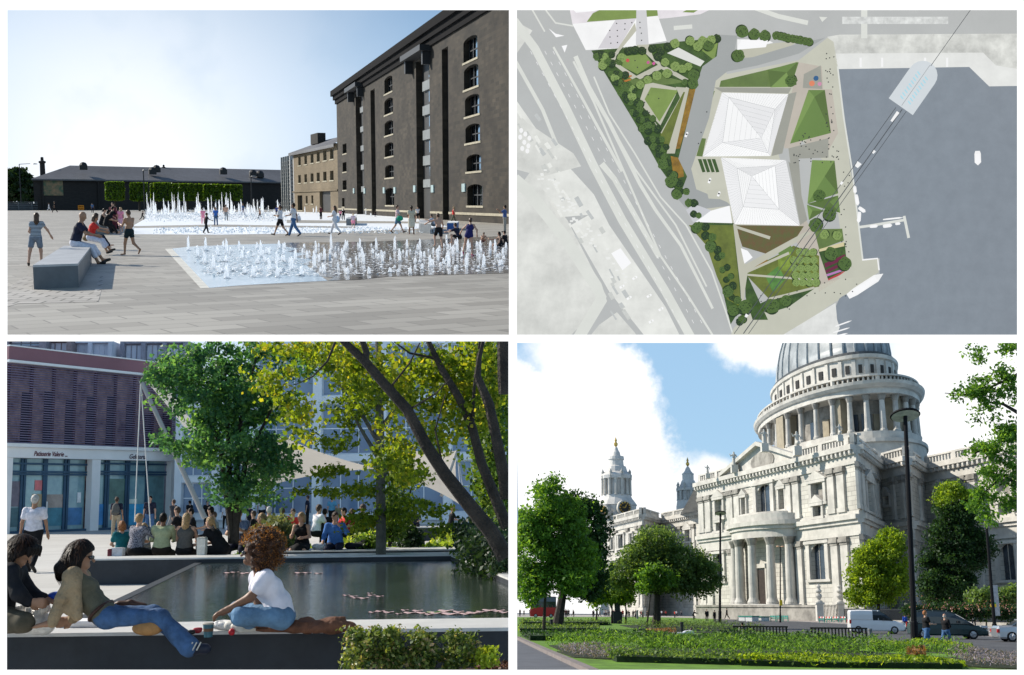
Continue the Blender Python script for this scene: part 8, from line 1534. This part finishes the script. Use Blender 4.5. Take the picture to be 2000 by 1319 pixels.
d = 134; C, tn = clumps(pe4([(1855, 955, 22, 16, 0), (1835, 975, 14, 12, 0), (1880, 965, 16, 12, 0)], d-3, 1.5), 60, 44, .8, 107, .1); t = [o for o in bpy.data.objects if o.get('label', '').startswith('tall dark evergreen')][0]; leaves_mesh('light_top', C, .30, LL, t, seed=107)
for i, (px, py, rx, ry, lb) in enumerate([(1925, 1168, 34, 18, 'light feathery shrub right of the dark tree'), (1978, 1170, 24, 22, 'feathery shrub at the right edge behind the bus stop')]):
 d = 120; b = P4.D(px, 1212, d); b.z = 0; tree4(lb, pe4([(px, py, rx, ry, 0)], d, 1.5), (b, P4.D(px, py, d)), 90, 26, .7, .32, LM, 120+i, .1, 4, name='shrub', cat='shrub')
C, tn = clumps(pe4([(x, 1192+(i % 3)*3, 16, 13, 0) for i, x in enumerate(range(1778, 2005, 14))], 108, 1.3), 360, 22, .6, 130, .2); C, tn = clip4(C, tn); t = thing('rose_hedge', 'dark hedge dotted with pink blossom behind the railings', 'hedge', P4.D(1880, 1205, 108)); leaves_mesh('foliage', C, .28, LD4, t, seed=130, zvar=tn)
rg = np.random.default_rng(7); n = 300; C = np.stack([rg.uniform(P4.D(1780, 1190, 106).x, P4.D(1995, 1190, 106).x, n), rg.normal(106.6, .3, n), rg.normal(P4.D(1880, 1186, 106).z, .38, n)], 1); leaves_mesh('blossom', C, .15, leafmat('blossom', [(.22, .08, .08), (.42, .2, .18), (.5, .33, .3)], .3), t, seed=131)
e4 = [(1905, 682, 16, 12), (1975, 678, 20, 12), (1915, 700, 8, 8), (1960, 730, 22, 20), (1915, 745, 18, 14), (1895, 765, 32, 10), (1870, 775, 16, 6), (1935, 770, 36, 14), (1975, 760, 24, 34), (1925, 790, 22, 12), (1945, 812, 22, 14), (1905, 822, 8, 10), (1980, 840, 16, 22), (1960, 850, 34, 24), (1925, 870, 26, 14), (1905, 880, 16, 10), (1960, 890, 40, 24), (1980, 930, 24, 34), (1935, 925, 26, 20), (1920, 960, 22, 18), (1950, 975, 34, 16), (1905, 985, 16, 10), (1930, 1010, 12, 14), (1975, 985, 18, 16)]
C, tn = clumps(pe4([(*q, 0) for q in e4], 40, .7), 330, 20, .28, 140, .05, .8); t = thing('overhanging_tree', 'leafy boughs reaching in at the right edge against white cloud', 'tree', P4.D(2010, 1000, 40)); leaves_mesh('leaves', C, .16, LT, t, seed=140, zvar=tn, up=.4, asp=.5)
mb = MB()
for p in ([(2012, 720), (1960, 745), (1900, 772), (1845, 768)], [(2012, 820), (1960, 790), (1930, 785)], [(2014, 860), (1960, 860), (1905, 885)], [(2014, 960), (1960, 930), (1925, 960), (1900, 990)], [(2012, 690), (1985, 680)], [(2016, 1050), (2010, 850), (2012, 660)]): mb.tube([P4.D(x, y, 40) for x, y in p], [.09, .05, .03, .015][:len(p)], 6)
mb.build('trunk', BARK, t)
def bed(label, name, cat, pts, hgt, n, size, mat, seed, kind=None, spike=False, core=None):
 """planting over a ground outline given in photo points"""
 P_ = [P4.G(x, y) for x, y in pts]; X0, X1 = min(p.x for p in P_), max(p.x for p in P_); Y0, Y1 = min(p.y for p in P_), max(p.y for p in P_); rg = np.random.default_rng(seed)
 xs = rg.uniform(X0, X1, n*6); ys = rg.uniform(Y0, Y1, n*6); ins = np.zeros(len(xs), bool); m = len(P_)
 for i in range(m):
  a, b = P_[i], P_[(i+1) % m]; c = ((a.y > ys) != (b.y > ys)) & (xs < (b.x-a.x)*(ys-a.y)/(b.y-a.y+1e-9)+a.x); ins ^= c
 xs, ys = xs[ins][:n], ys[ins][:n]; hh = hgt*(.7+.3*np.sin(xs*1.3+seed)*np.cos(ys*.9+seed)); zz = hh*(rg.random(len(xs))**.45)
 C = np.stack([xs, ys, zz+.03], 1); C, tn = clip4(C, rg.random(len(C))); t = thing(name, label, cat, (float(xs.mean()), float(ys.mean()), 0)) if cat else None
 o = leaves_mesh('foliage' if cat else name, C, size, mat, t, seed=seed, up=.05 if spike else .6, asp=.22 if spike else .6)
 if kind: o['kind'] = kind
 if cat:
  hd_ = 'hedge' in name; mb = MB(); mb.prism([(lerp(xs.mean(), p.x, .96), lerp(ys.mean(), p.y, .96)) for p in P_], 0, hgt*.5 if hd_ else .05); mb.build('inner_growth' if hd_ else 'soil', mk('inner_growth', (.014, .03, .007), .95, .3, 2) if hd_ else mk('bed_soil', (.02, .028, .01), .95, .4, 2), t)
 return t
LV = leafmat('leaf_lavender', [(.10, .10, .09), (.22, .19, .24), (.36, .31, .40)], .3); LBR = leafmat('leaf_bronze', [(.10, .05, .02), (.25, .12, .05), (.35, .20, .08)], .3)
bed('dark low hedge along the left path in the tree shade', 'low_hedge', 'hedge', [(1014, 1243), (1200, 1243), (1330, 1254), (1330, 1261), (1200, 1252), (1030, 1252)], .55, 2600, .16, LD4, 201); bed('low dark hedge strip behind the shaded one at the left', 'low_hedge', 'hedge', [(1012, 1228), (1170, 1229), (1172, 1235), (1012, 1236)], .6, 1500, .2, LM, 202)
bed('thin far hedge strip near the left tree trunk', 'low_hedge', 'hedge', [(1015, 1218), (1190, 1219), (1192, 1222), (1015, 1222)], .7, 1300, .25, LM, 203)
bed('long mixed border of tall green plants across the foreground', 'flower_bed', 'flower bed', [(1060, 1262), (1250, 1262), (1500, 1262), (1700, 1274), (1880, 1288), (1900, 1300), (1600, 1296), (1400, 1296), (1200, 1290), (1090, 1276)], .9, 12000, .15, LT, 204, spike=True); bed('bright leafy edging row along the front of the border', 'edging_hedge', 'hedge', [(1440, 1292), (1620, 1295), (1880, 1302), (1890, 1308), (1600, 1305), (1440, 1301)], .35, 4200, .13, LL, 205)
bed('green leafy edging row at the left half of the border front', 'edging_hedge', 'hedge', [(1180, 1286), (1440, 1292), (1440, 1300), (1200, 1294)], .4, 2600, .13, LM, 213); bed('dark clipped hedge band crossing the middle of the border', 'low_hedge', 'hedge', [(1240, 1262), (1500, 1264), (1690, 1275), (1690, 1279), (1500, 1269), (1240, 1267)], .85, 3400, .13, LD4, 214)
bed('clipped bright hedge along the road near the men', 'clipped_hedge', 'hedge', [(1700, 1266), (1800, 1264), (1900, 1272), (1902, 1278), (1800, 1273), (1700, 1273)], .55, 2600, .11, LL, 206); bed('grey-mauve lavender patch at the right of the border', 'lavender_patch', 'flower bed', [(1850, 1285), (2005, 1298), (2005, 1310), (1880, 1304)], .6, 2200, .12, LV, 207, spike=True)
bed('dusky lavender patch at the left of the border', 'lavender_patch', 'flower bed', [(1085, 1274), (1230, 1284), (1235, 1292), (1120, 1286)], .5, 1500, .12, LV, 208, spike=True); bed('bronze leafed patch among the front edging', 'bronze_patch', 'flower bed', [(1770, 1290), (1810, 1291), (1810, 1300), (1775, 1299)], .6, 360, .14, LBR, 209)
bed('far flower border beyond the sunny lawn', 'flower_bed', 'flower bed', [(1205, 1222), (1300, 1219), (1420, 1223), (1500, 1233), (1490, 1240), (1380, 1238), (1260, 1234)], .8, 4200, .2, LM, 210, spike=True); bed('small rusty flower patch in the far border', 'flower_patch', 'flower bed', [(1262, 1234), (1320, 1235), (1320, 1238), (1262, 1238)], .35, 400, .16, LBR, 211)
bed('sunlit grassy planting behind the right bench', 'flower_bed', 'flower bed', [(1500, 1243), (1620, 1248), (1700, 1262), (1750, 1266), (1600, 1262), (1500, 1256)], .5, 1800, .14, LT, 212, spike=True)
def bench4(px0, px1, yb, yt, label):
 a_, b_2 = P4.G(px0, yb+4), P4.G(px1, yb+5); f_ = Fac(a_, b_2); L_ = f_.L; t = thing('garden_bench', label, 'bench', a_, 'dark wooden benches facing the cathedral'); H = .92; W4 = mk('bench_wood', (.03, .025, .018), .8, .2, 4)
 mb = MB(); n_ = int(L_/.17)
 for i in range(n_): s = L_*(i+.5)/n_; f_.box(mb, s-.035, s+.035, .42, H-.08, -.03, .0)
 f_.box(mb, 0, L_, H-.08, H, -.05, .03); f_.box(mb, 0, L_, .36, .42, -.05, .03); mb.build('backrest', W4, t); mb = MB(); f_.box(mb, 0, L_, .38, .43, -.6, -.06); mb.build('seat', W4, t)
 for s in (.03, L_-.1):
  for o in (-.03, -.58): mb = MB(); f_.box(mb, s, s+.07, 0, H if o > -.1 else .38, o-.04, o+.035); mb.build('leg', W4, t)
bench4(1432, 1540, 1252, 1238, 'left dark wooden bench with a person sitting on it'); bench4(1584, 1696, 1257, 1238, 'right dark wooden bench, empty')
def post4(px, yt, yb, label, mat, r=.09, name='bollard'): b = P4.G(px, yb); H = P4.D(px, yt, b.y).z; t = thing(name, label, 'bollard', b); mb = MB(); mb.lathe(b, [(r, 0), (r, H*.86)], 12); mb.build('body', mat, t); mb = MB(); mb.lathe(b, [(r*1.05, H*.86), (r*1.15, H*.9), (r*1.05, H), (0, H)], 12); mb.build('cap', mat, t)
post4(1701, 1228, 1259, 'grey metal bollard beside the right bench', M_STEEL, .11); post4(1332, 1215, 1242, 'dark bollard beside the person lying on the lawn', M_IRON, .12); post4(1077, 1210, 1231, 'bollard light under the left trees', M_IRON, .12); post4(1245, 1192, 1209, 'small pale bollard left of the round tree trunk', M_STEEL, .2)
M_POLE = mk('pole_black', (.006, .006, .008), .7, .1, 2, spec=.15)
def tilt(mb, top, a):
 ca, sa = math.cos(a), math.sin(a); mb.v = [(v[0], top.y+(v[1]-top.y)*ca-(v[2]-top.z)*sa, top.z+(v[1]-top.y)*sa+(v[2]-top.z)*ca) for v in mb.v]; return mb
def lamp4(px0, yb, px1, yt, rp, kind, label):
 b = P4.G(px0, yb); top = P4.D(px1, yt, b.y); t = thing('street_lamp', label, 'street lamp', b); k_ = b.y/F; mb = MB(); mb.tube([b, lerp(b, top, .1), lerp(b, top, .105), top], [rp*k_*1.3, rp*k_*1.3, rp*k_, rp*k_*.7], 10); mb.build('pole', M_POLE, t)
 if kind[0] == 'disc':
  R_2 = kind[1]*k_; mb = MB(); mb.lathe(top, [(0, .32*R_2), (R_2*.5, .28*R_2), (R_2*.95, .12*R_2), (R_2, 0), (R_2*.93, -.03*R_2)], 24); tilt(mb, top, -.3).build('lamp_head', M_POLE, t); mb = MB(); mb.lathe(top, [(R_2*.92, -.05*R_2), (0, -.03*R_2)], 24); tilt(mb, top, -.3).build('reflector', mk('lamp_glass', (.38, .38, .30), .4, .15, 3), t)
 elif kind[0] == 'twin':
  for s_ in (-1, 1): mb = MB(); c = top+V3((s_*kind[1]*k_*.55, 0, 0)); mb.lathe(c, [(0, .16), (kind[1]*k_*.45, .08), (kind[1]*k_*.5, 0), (0, -.12)], 12); mb.build('lamp_head', mk('amber_glass', (.6, .35, .2), .3, .05), t)
lamp4(1787, 1263, 1768, 812, 5.6, ('disc', 29), 'tallest black lamp post with a broad disc head, by the road'); lamp4(1406, 1216, 1407, 1003, 2.4, ('disc', 11), 'black lamp post with a disc head left of the portico'); lamp4(1524, 1216, 1524, 1068, 1.4, ('twin', 8), 'slim lamp post with two amber lamps before the portico'); lamp4(1702, 1214, 1696, 1030, 1.4, ('twin', 9), 'slim lamp post with two amber lamps before the light green tree'); lamp4(1944, 1242, 1926, 1020, 3.4, ('disc', 6), 'dark post at the right in front of the dark tree')
b = P4.G(1946, 1240); t = thing('bus_stop_sign', 'grey sign board with yellow and green flag on the right post', 'sign', b); f_ = Fac(b, b+V3((1, 0, 0))); mb = MB(); s0, z0 = f_.h(1940, 1203, .3); s1, z1 = f_.h(1948, 1143, .3); f_.box(mb, s0, s1, z0, z1, .25, .32); mb.build('panel', mk('sign_grey', (.35, .36, .38), .5), t)
mb = MB(); s0, z0 = f_.h(1935, 1186, .3); s1, z1 = f_.h(1945, 1180, .3); f_.box(mb, s0, s1, z0, z1, .33, .38); mb.build('flag', mk('sign_yellow', (.75, .5, .01), .5, 0), t); mb = MB(); s0, z0 = f_.h(1936, 1180, .3); s1, z1 = f_.h(1944, 1177, .3); f_.box(mb, s0, s1, z0+.005, z1, .33, .38); mb.build('flag', mk('sign_green', (.05, .3, .06), .5, 0), t)
mb = MB(); b = P4.G(1524, 1216); f_ = Fac(b, b+V3((1, 0, 0))); s0, z0 = f_.h(1523, 1183, .3); s1, z1 = f_.h(1528, 1172, .3); f_.box(mb, s0, s1, z0, z1, .2, .3); mb.build('small_sign', MATS['sign_yellow'], label='small yellow sign fixed low on the lamp post at the portico', cat='sign')
for i, (x0, x1, y0, y1, c, lb) in enumerate([(1455, 1466, 1203, 1213, (.6, .6, .58), 'first white planter box at the portico wall'), (1469, 1482, 1203, 1214, (.6, .6, .58), 'second white planter box at the portico wall'), (1487, 1503, 1204, 1214, (.6, .6, .56), 'third white planter box at the portico wall')]):
 b = P4.G(x0, y1); b1 = P4.G(x1, y1); t = thing('planter_box', lb, 'box', b); f_ = Fac(b, b1); H = f_.h(x0+2, y0)[1]; mb = MB(); f_.box(mb, 0, f_.L, 0, H*.8, -1.4, 0); mb.build('box', mk('box_white', c, .7), t); mb = MB(); f_.box(mb, -.1, f_.L+.1, H*.8+.003, H, -1.5, .1); mb.build('lid', mk('lid_green', (.03, .22, .16), .6), t)
for i, x in enumerate((1505, 1517, 1529, 1600, 1614, 1628, 1642)):
 y = 1214 if i < 3 else 1216; b = P4.G(x, y); b1 = P4.G(x+11, y+.2); f_ = Fac(b, b1); H = f_.h(x+3, y-12)[1]; t = thing('road_barrier', ['green barrier right of the planters', 'second green barrier beside the slim lamp post', 'third green barrier right of the slim lamp post', 'green and red barrier at the left gate pier', 'green and red barrier before the iron gate', 'green and white barrier before the right gate pier', 'red and green barrier touching the white van'][i], 'barrier', b, 'roadwork barriers'); mb = MB(); f_.box(mb, 0, f_.L*.94, H*.45, H*.62, -.08, 0); f_.box(mb, 0, .1, 0, H*.97, -.1, .02); f_.box(mb, f_.L*.94-.1, f_.L*.94, 0, H*.97, -.1, .02); mb.build('frame', MATS['lid_green'], t)
 mb = MB();
 for q in range(4): mb.c = q % 2; f_.box(mb, f_.L*.94*q/4, f_.L*.94*(q+1)/4-.005, H*.7, H*.95, -.06, .04)
 mb.build('board', [mk('barrier_red', (.55, .05, .03), .6, 0), mk('barrier_white', (.65, .65, .65), .6, 0)] if i > 2 else [MATS['lid_green'], mk('barrier_teal', (.06, .3, .26), .6, 0)], t)
def loft(mb, st, m=None):
 n = len(st[0][1]); o = len(mb.v)
 for x, sec in st:
  for y, z_ in sec: mb.v.append((x, y, z_))
 for i in range(len(st)-1):
  for j in range(n): mb.f.append([o+i*n+j, o+(i+1)*n+j, o+(i+1)*n+(j+1) % n, o+i*n+(j+1) % n]); mb.m.append(mb.c)
 mb.f.append([o+j for j in range(n)]); mb.m.append(mb.c); mb.f.append([o+(len(st)-1)*n+j for j in range(n-1, -1, -1)]); mb.m.append(mb.c)
def sec(w_, z0, z1, r=.12, top=.0):
 h = [(w_-r*.6, z0), (w_, z0+r), (w_, lerp(z0, z1, .55)), (w_-top*.4, z1-r), (w_-top-r, z1)]
 return [(-y, z_) for y, z_ in h]+[(y, z_) for y, z_ in reversed(h)]
def vehicle(px0, px1, yg, yt, yaw, paint, label, name, cat, shape, wheel, green=None, lamps=True, cut=None):
 """a vehicle facing +x; shape: [(x, floor, belt)], green: [(x, top)] greenhouse outline"""
 b = P4.G((px0+px1)/2, yg); k_ = b.y/F; L_ = (px1-px0)*k_/math.cos(yaw)*.97; H = (yg-yt)*k_*1.0
 t = thing(name, label, cat, b, rz=yaw); sc0 = CP[0]; W2 = .9 if L_ < 6 else 1.25
 def tr(v): c, s = math.cos(yaw), math.sin(yaw); return (b.x+v[0]*c-v[1]*s, b.y+v[0]*s+v[1]*c, v[2])
 def fin(mb, nm, mat, par, smooth=False): mb.v = [tr(v) for v in mb.v]; return mb.build(nm, mat, par, smooth=smooth)
 X = lambda u: (u-.5)*L_
 mb = MB(); loft(mb, [(X(u), sec(W2*w_, H*z0, H*z1, .10, .06)) for u, z0, z1, w_ in shape]); body = fin(mb, 'body', paint, t)
 if green:
  mb = MB(); st = []
  for u, z1, w_, bz in green: st.append((X(u), sec(W2*w_, H*bz-.05, H*z1, .05, .22)))
  loft(mb, st); fin(mb, 'windows', M_CARG, t); mb = MB()
  lo = [g for g in green if g[1] > green[0][3]+.05]; tops = [(X(u), H*z1, W2*w_-.25) for u, z1, w_, bz in lo]
  for i in range(len(tops)-1):
   a, c = tops[i], tops[i+1];
   if abs(a[1]-c[1]) < .12*H: mb.hexa([(a[0], -a[2], a[1]+.002), (c[0], -c[2], c[1]+.002), (c[0], c[2], c[1]+.002), (a[0], a[2], a[1]+.002)], [(a[0], -a[2], a[1]+.05), (c[0], -c[2], c[1]+.05), (c[0], c[2], c[1]+.05), (a[0], a[2], a[1]+.05)])
  if mb.v: fin(mb, 'roof', paint, t)
  mb = MB()
  for u in cut or ():
   g0 = [g for g in green if g[0] <= u][-1]
   for s_ in (-1, 1): mb.tube([(X(u), s_*(W2*g0[2]+.005), H*g0[3]), (X(u)+.02, s_*(W2*g0[2]-.22), H*g0[1])], .045, 4)
  if mb.v: fin(mb, 'window_pillars', paint, t)
 for u in wheel[1:]:
  for s_ in (-1, 1):
   r = wheel[0]*H; mb = MB(); cy = s_*(W2-.09)
   vs = []; nn = 18
   for rad, yy in ((r*.62, cy+s_*.105), (r*.9, cy+s_*.11), (r, cy+s_*.06), (r, cy-s_*.1)):
    for j in range(nn): a = 2*math.pi*j/nn; vs.append((X(u)+rad*math.cos(a), yy, r+rad*math.sin(a)))
   mb.add(vs, [(i*nn+j, i*nn+(j+1) % nn, (i+1)*nn+(j+1) % nn, (i+1)*nn+j) for i in range(3) for j in range(nn)]); wh = fin(mb, 'wheel', mk('tyre', (.012, .012, .012), .8, 0), t)
   mb = MB(); c0 = (X(u), cy+s_*.10, r); rim = [(X(u)+r*.62*math.cos(2*math.pi*j/nn), cy+s_*.10, r+r*.62*math.sin(2*math.pi*j/nn)) for j in range(nn)]
   mb.add([(X(u), cy+s_*.125, r)]+rim, [(0, 1+j, 1+(j+1) % nn) for j in range(nn)]);
   for q in range(5): a = 2*math.pi*q/5; mb.tube([(X(u), cy+s_*.13, r), (X(u)+r*.6*math.cos(a), cy+s_*.12, r+r*.6*math.sin(a))], .03, 4)
   fin(mb, 'rim', mk('rim_silver', (.42, .42, .43), .35, .1, 5, metal=.5), wh)
 fx = max(shape, key=lambda q: q[0])[0];
 if lamps:
  for s_ in (-1, 1): mb = MB(); mb.box(X(fx)-.42, X(fx)-.0, s_*W2*.62-.19, s_*W2*.62+.19, H*.40, H*.48); fin(mb, 'headlight', mk('headlamp', (.5, .52, .55), .15, 0, spec=.8), t)
  for s_ in (-1, 1): mb = MB(); mb.box(X(0)-.02, X(0)+.12, s_*W2*.9-.08, s_*W2*.9+.08, H*.42, H*.58); fin(mb, 'tail_light', mk('tail_red', (.5, .01, .01), .3, 0), t)
  mb = MB(); mb.box(X(fx)-.3, X(fx)+.035, -W2*.8, W2*.8, H*.12, H*.30); fin(mb, 'bumper', M_CARK, t); mb = MB(); mb.box(X(fx)+.036, X(fx)+.05, -.26, .26, H*.17, H*.24); fin(mb, 'number_plate', mk('plate_white', (.5, .5, .48), .5, 0), t)
  for s_ in (-1, 1): mb = MB(); mb.box(X(.62)-.08, X(.62)+.08, s_*(W2+.12)-.08, s_*(W2+.12)+.08, H*.56, H*.64); fin(mb, 'wing_mirror', M_CARK, t)
 return t
M_CARG = mk('car_glass', (.02, .028, .032), .06, 0, spec=.9); M_CARK = mk('car_trim', (.02, .021, .024), .6, .05, 3)
vehicle(1661, 1763, 1238, 1194, R_(-9), mk('van_white', (.72, .72, .73), .3, .02, 1, coat=.5), 'small white panel van on the road in front of the cathedral', 'parked_van', 'van', [(0, .16, .50, .93), (.01, .12, .60, .98), (.12, .12, .60, 1), (.6, .12, .60, 1), (.72, .12, .58, 1), (.86, .12, .53, .98), (.97, .14, .46, .93), (1, .2, .40, .85)], (.165, .15, .80), [(.34, .96, .97, .58), (.56, .955, .97, .58), (.66, .82, .97, .58), (.78, .58, .95, .56)], cut=(.36, .52))
vt = [o for o in bpy.data.objects if o.name == 'parked_van'][0]; b = BASE[vt.name][0]; k_ = b.y/F; L_ = 102*k_/math.cos(R_(9))*.97; H = 44*k_; mb = MB(); loft(mb, [((u-.5)*L_, sec(.895, H*.55, H*z_, .08, .14)) for u, z_ in ((.012, .93), (.03, .975), (.2, .995), (.42, .985))]); c9, s9 = math.cos(R_(-9)), math.sin(R_(-9)); mb.v = [(b.x+v[0]*c9-v[1]*s9, b.y+v[0]*s9+v[1]*c9, v[2]) for v in mb.v]; mb.build('cargo_box', MATS['van_white'], vt)
vehicle(1781, 1921, 1248, 1196, R_(-9), mk('car_green', (.008, .030, .030), .35, .05, 1, coat=.2), 'dark green people carrier behind the two walking men', 'parked_car', 'car', [(0, .18, .52, .9), (.02, .13, .56, .97), (.2, .12, .57, 1), (.55, .12, .56, 1), (.75, .12, .54, 1), (.9, .12, .46, .96), (.98, .15, .38, .88), (1, .22, .32, .8)], (.175, .16, .80), [(.03, .60, .95, .54), (.08, .95, .95, .54), (.25, 1.0, .96, .54), (.5, .97, .96, .54), (.60, .88, .96, .54), (.82, .55, .92, .52)], cut=(.1, .3, .48))
vehicle(1948, 2075, 1254, 1214, R_(-9), mk('car_silver', (.38, .40, .43), .28, .04, 1, coat=.8, metal=.5), 'silver convertible car cut off at the right edge', 'parked_car', 'car', [(0, .22, .62, .88), (.03, .15, .72, .96), (.2, .13, .75, 1), (.5, .12, .75, 1), (.75, .12, .70, 1), (.95, .13, .60, .94), (1, .22, .52, .85)], (.24, .2, .80), [(.22, .76, .9, .72), (.34, 1.0, .92, .72), (.5, 1.02, .92, .72), (.66, .74, .92, .72)])
vehicle(1036, 1086, 1207, 1168, R_(0), mk('bus_red', (.45, .015, .015), .4, .03, 1), 'red bus half hidden behind the left trees', 'bus', 'bus', [(0, .08, .5, 1), (.03, .06, .52, 1), (.97, .06, .52, 1), (1, .08, .5, 1)], (.10, .2, .8), [(.0, .98, 1, .5), (.03, 1, 1, .5), (.97, 1, 1, .5), (1, .98, 1, .5)], lamps=False, cut=(.1, .25, .4, .55, .7, .85))
g4 = 'people by the cathedral'
person(1812, 1193, 1268, -82, 'man in a black T-shirt and jeans walking past the green car', dict(WALK, aL=(20, 8), eL=(70, 20), aR=(20, 8), eR=(70, 20)), top=BK, legs=JN_, hair='short', hairc='ginger', shoes=SH, vox=.022, group=g4, fat=1.15)
person(1850, 1199, 1268, -60, 'man in a black leather jacket walking beside the tall lamp post', dict(WALK2, aR=(10, 12), eR=(70, 40)), top=BK, sleeve='long', legs=JN_, hair='bald', hairc='grey', shoes=SH, vox=.022, group=g4, fat=1.1)
person(1769, 1200, 1230, -10, 'person in a bright blue jacket standing behind the van', STAND, top=cl((.02, .07, .4)), sleeve='long', legs=NV, hair='short', vox=.03, group=g4); person(1903, 1195, 1228, 160, 'woman in a white top standing beyond the green car', STAND, top=W_, legs=NV, hair='tail', hairc='fair', vox=.03, group=g4)
person(1381, 1190, 1215, 170, 'man in a dark suit standing left of the disc lamp', WALK, top=BK, sleeve='long', legs=BK, hair='short', vox=.03, group=g4); person(1396, 1192, 1215, 30, 'person in a black coat right beside the disc lamp', STAND, top=BK, sleeve='long', long=.6, legs=BK, hair='short', hairc='black', vox=.03, group=g4)
person(1420, 1188, 1210, 60, 'dark figure walking alone before the portico wall', WALK, top=BK, sleeve='long', legs=BK, hair='short', hairc='black', vox=.03, group=g4); person(1367, 1191, 1207, 0, 'small figure in a red coat left of the suited man', STAND, top=RD, sleeve='long', long=.6, legs=BK, hair='short', vox=.035, group=g4); person(1354, 1192, 1212, -70, 'cyclist-like dark figure left of the red coat', dict(lean=30, thL=(60, 4), knL=60, aL=(60, 5), aR=(60, 5)), top=BK, sleeve='long', legs=BK, hair='short', vox=.035, group=g4)
person(1655+2, 1196, 1216, 0, 'worker in dark clothes by the striped barriers', STAND, top=NV, legs=NV, hair='short', vox=.04, group=g4)
b = P4.G(1452, 1256); b.z = .42; person(1452, 1216, 0, 10, 'person with a dark cap sitting on the left bench', SA, seat=.42, base=b, top=cl((.32, .31, .3)), sleeve='long', legs=GR, hair='short', hairc='black', vox=.028, group=g4, fat=1.2)
J = pose_joints(lean=80, thL=(-88, 6), knL=2, thR=(-86, 6), knR=4, aL=(25, 12), eL=(75, 10), aR=(25, 12), eR=(75, 10), head=(-60, 0)); b = P4.G(1338, 1243); b.z = .12; person(1338, 1230, 0, -72, 'person in white lying on the sunny lawn propped on elbows', J=J, seat=.1, base=b, k=1.0, top=W_, legs=cl((.5, .52, .58)), hair='short', hairc='brown', vox=.028, group=g4)
rc = random.Random(12); tints = [BK, NV, GR, W_, RD, JN_, BR, cl((.25, .22, .18))]; CN = ['black', 'navy', 'grey', 'white', 'red', 'blue', 'maroon', 'khaki']; protoP = {}
for i in range(58):
 px = rc.uniform(1082, 1345) if i < 50 else rc.uniform(1015, 1080); yg = rc.uniform(1203.5, 1208); ci = rc.choice([0, 0, 0, 1, 1, 2, 2, 3, 4, 5, 6, 7]); g_ = P4.G(px, yg); key = (ci, rc.randrange(2))
 M_ = P4.M @ Matrix.Translation(g_) @ Matrix.Rotation(rc.uniform(0, 6.28), 4, 'Z') @ Matrix.Scale(rc.uniform(.9, 1.06), 4); lb = 'tiny person in %s in the crowd under the trees on the left' % CN[ci]
 if key not in protoP: o = person(px, 1190, yg, 0, lb, WALK if key[1] else STAND, top=tints[ci], legs=BK if key[1] else NV, hair='short', hairc='brown', vox=.05, k=1.0, group='crowd along the cathedral pavement'); protoP[key] = o; o.matrix_basis = M_
 else: copyobj(protoP[key], M_, lb)
b = P4.D(1206, 1210, 150); b.z = 0; t = thing('dark_statue', 'black figure statue on a plinth behind the garden crowd', 'statue', b); V, Fc = sdf_mesh([cone(b+V3((0, 0, 1.6)), b+V3((0, 0, 3.0)), .35, .4), cone(b+V3((0, 0, 3.0)), b+V3((0, 0, 3.5)), .42, .2), cone(b+V3((0, 0, 3.75)), b+V3((0, 0, 3.85)), .2, .2)], .08, .1); mesh_obj('figure', V, Fc, M_IRON, t, smooth=True); mb = MB(); mb.cbox(b, 1.1, 1.1, 1.5); mb.build('plinth', M_IRON, t)
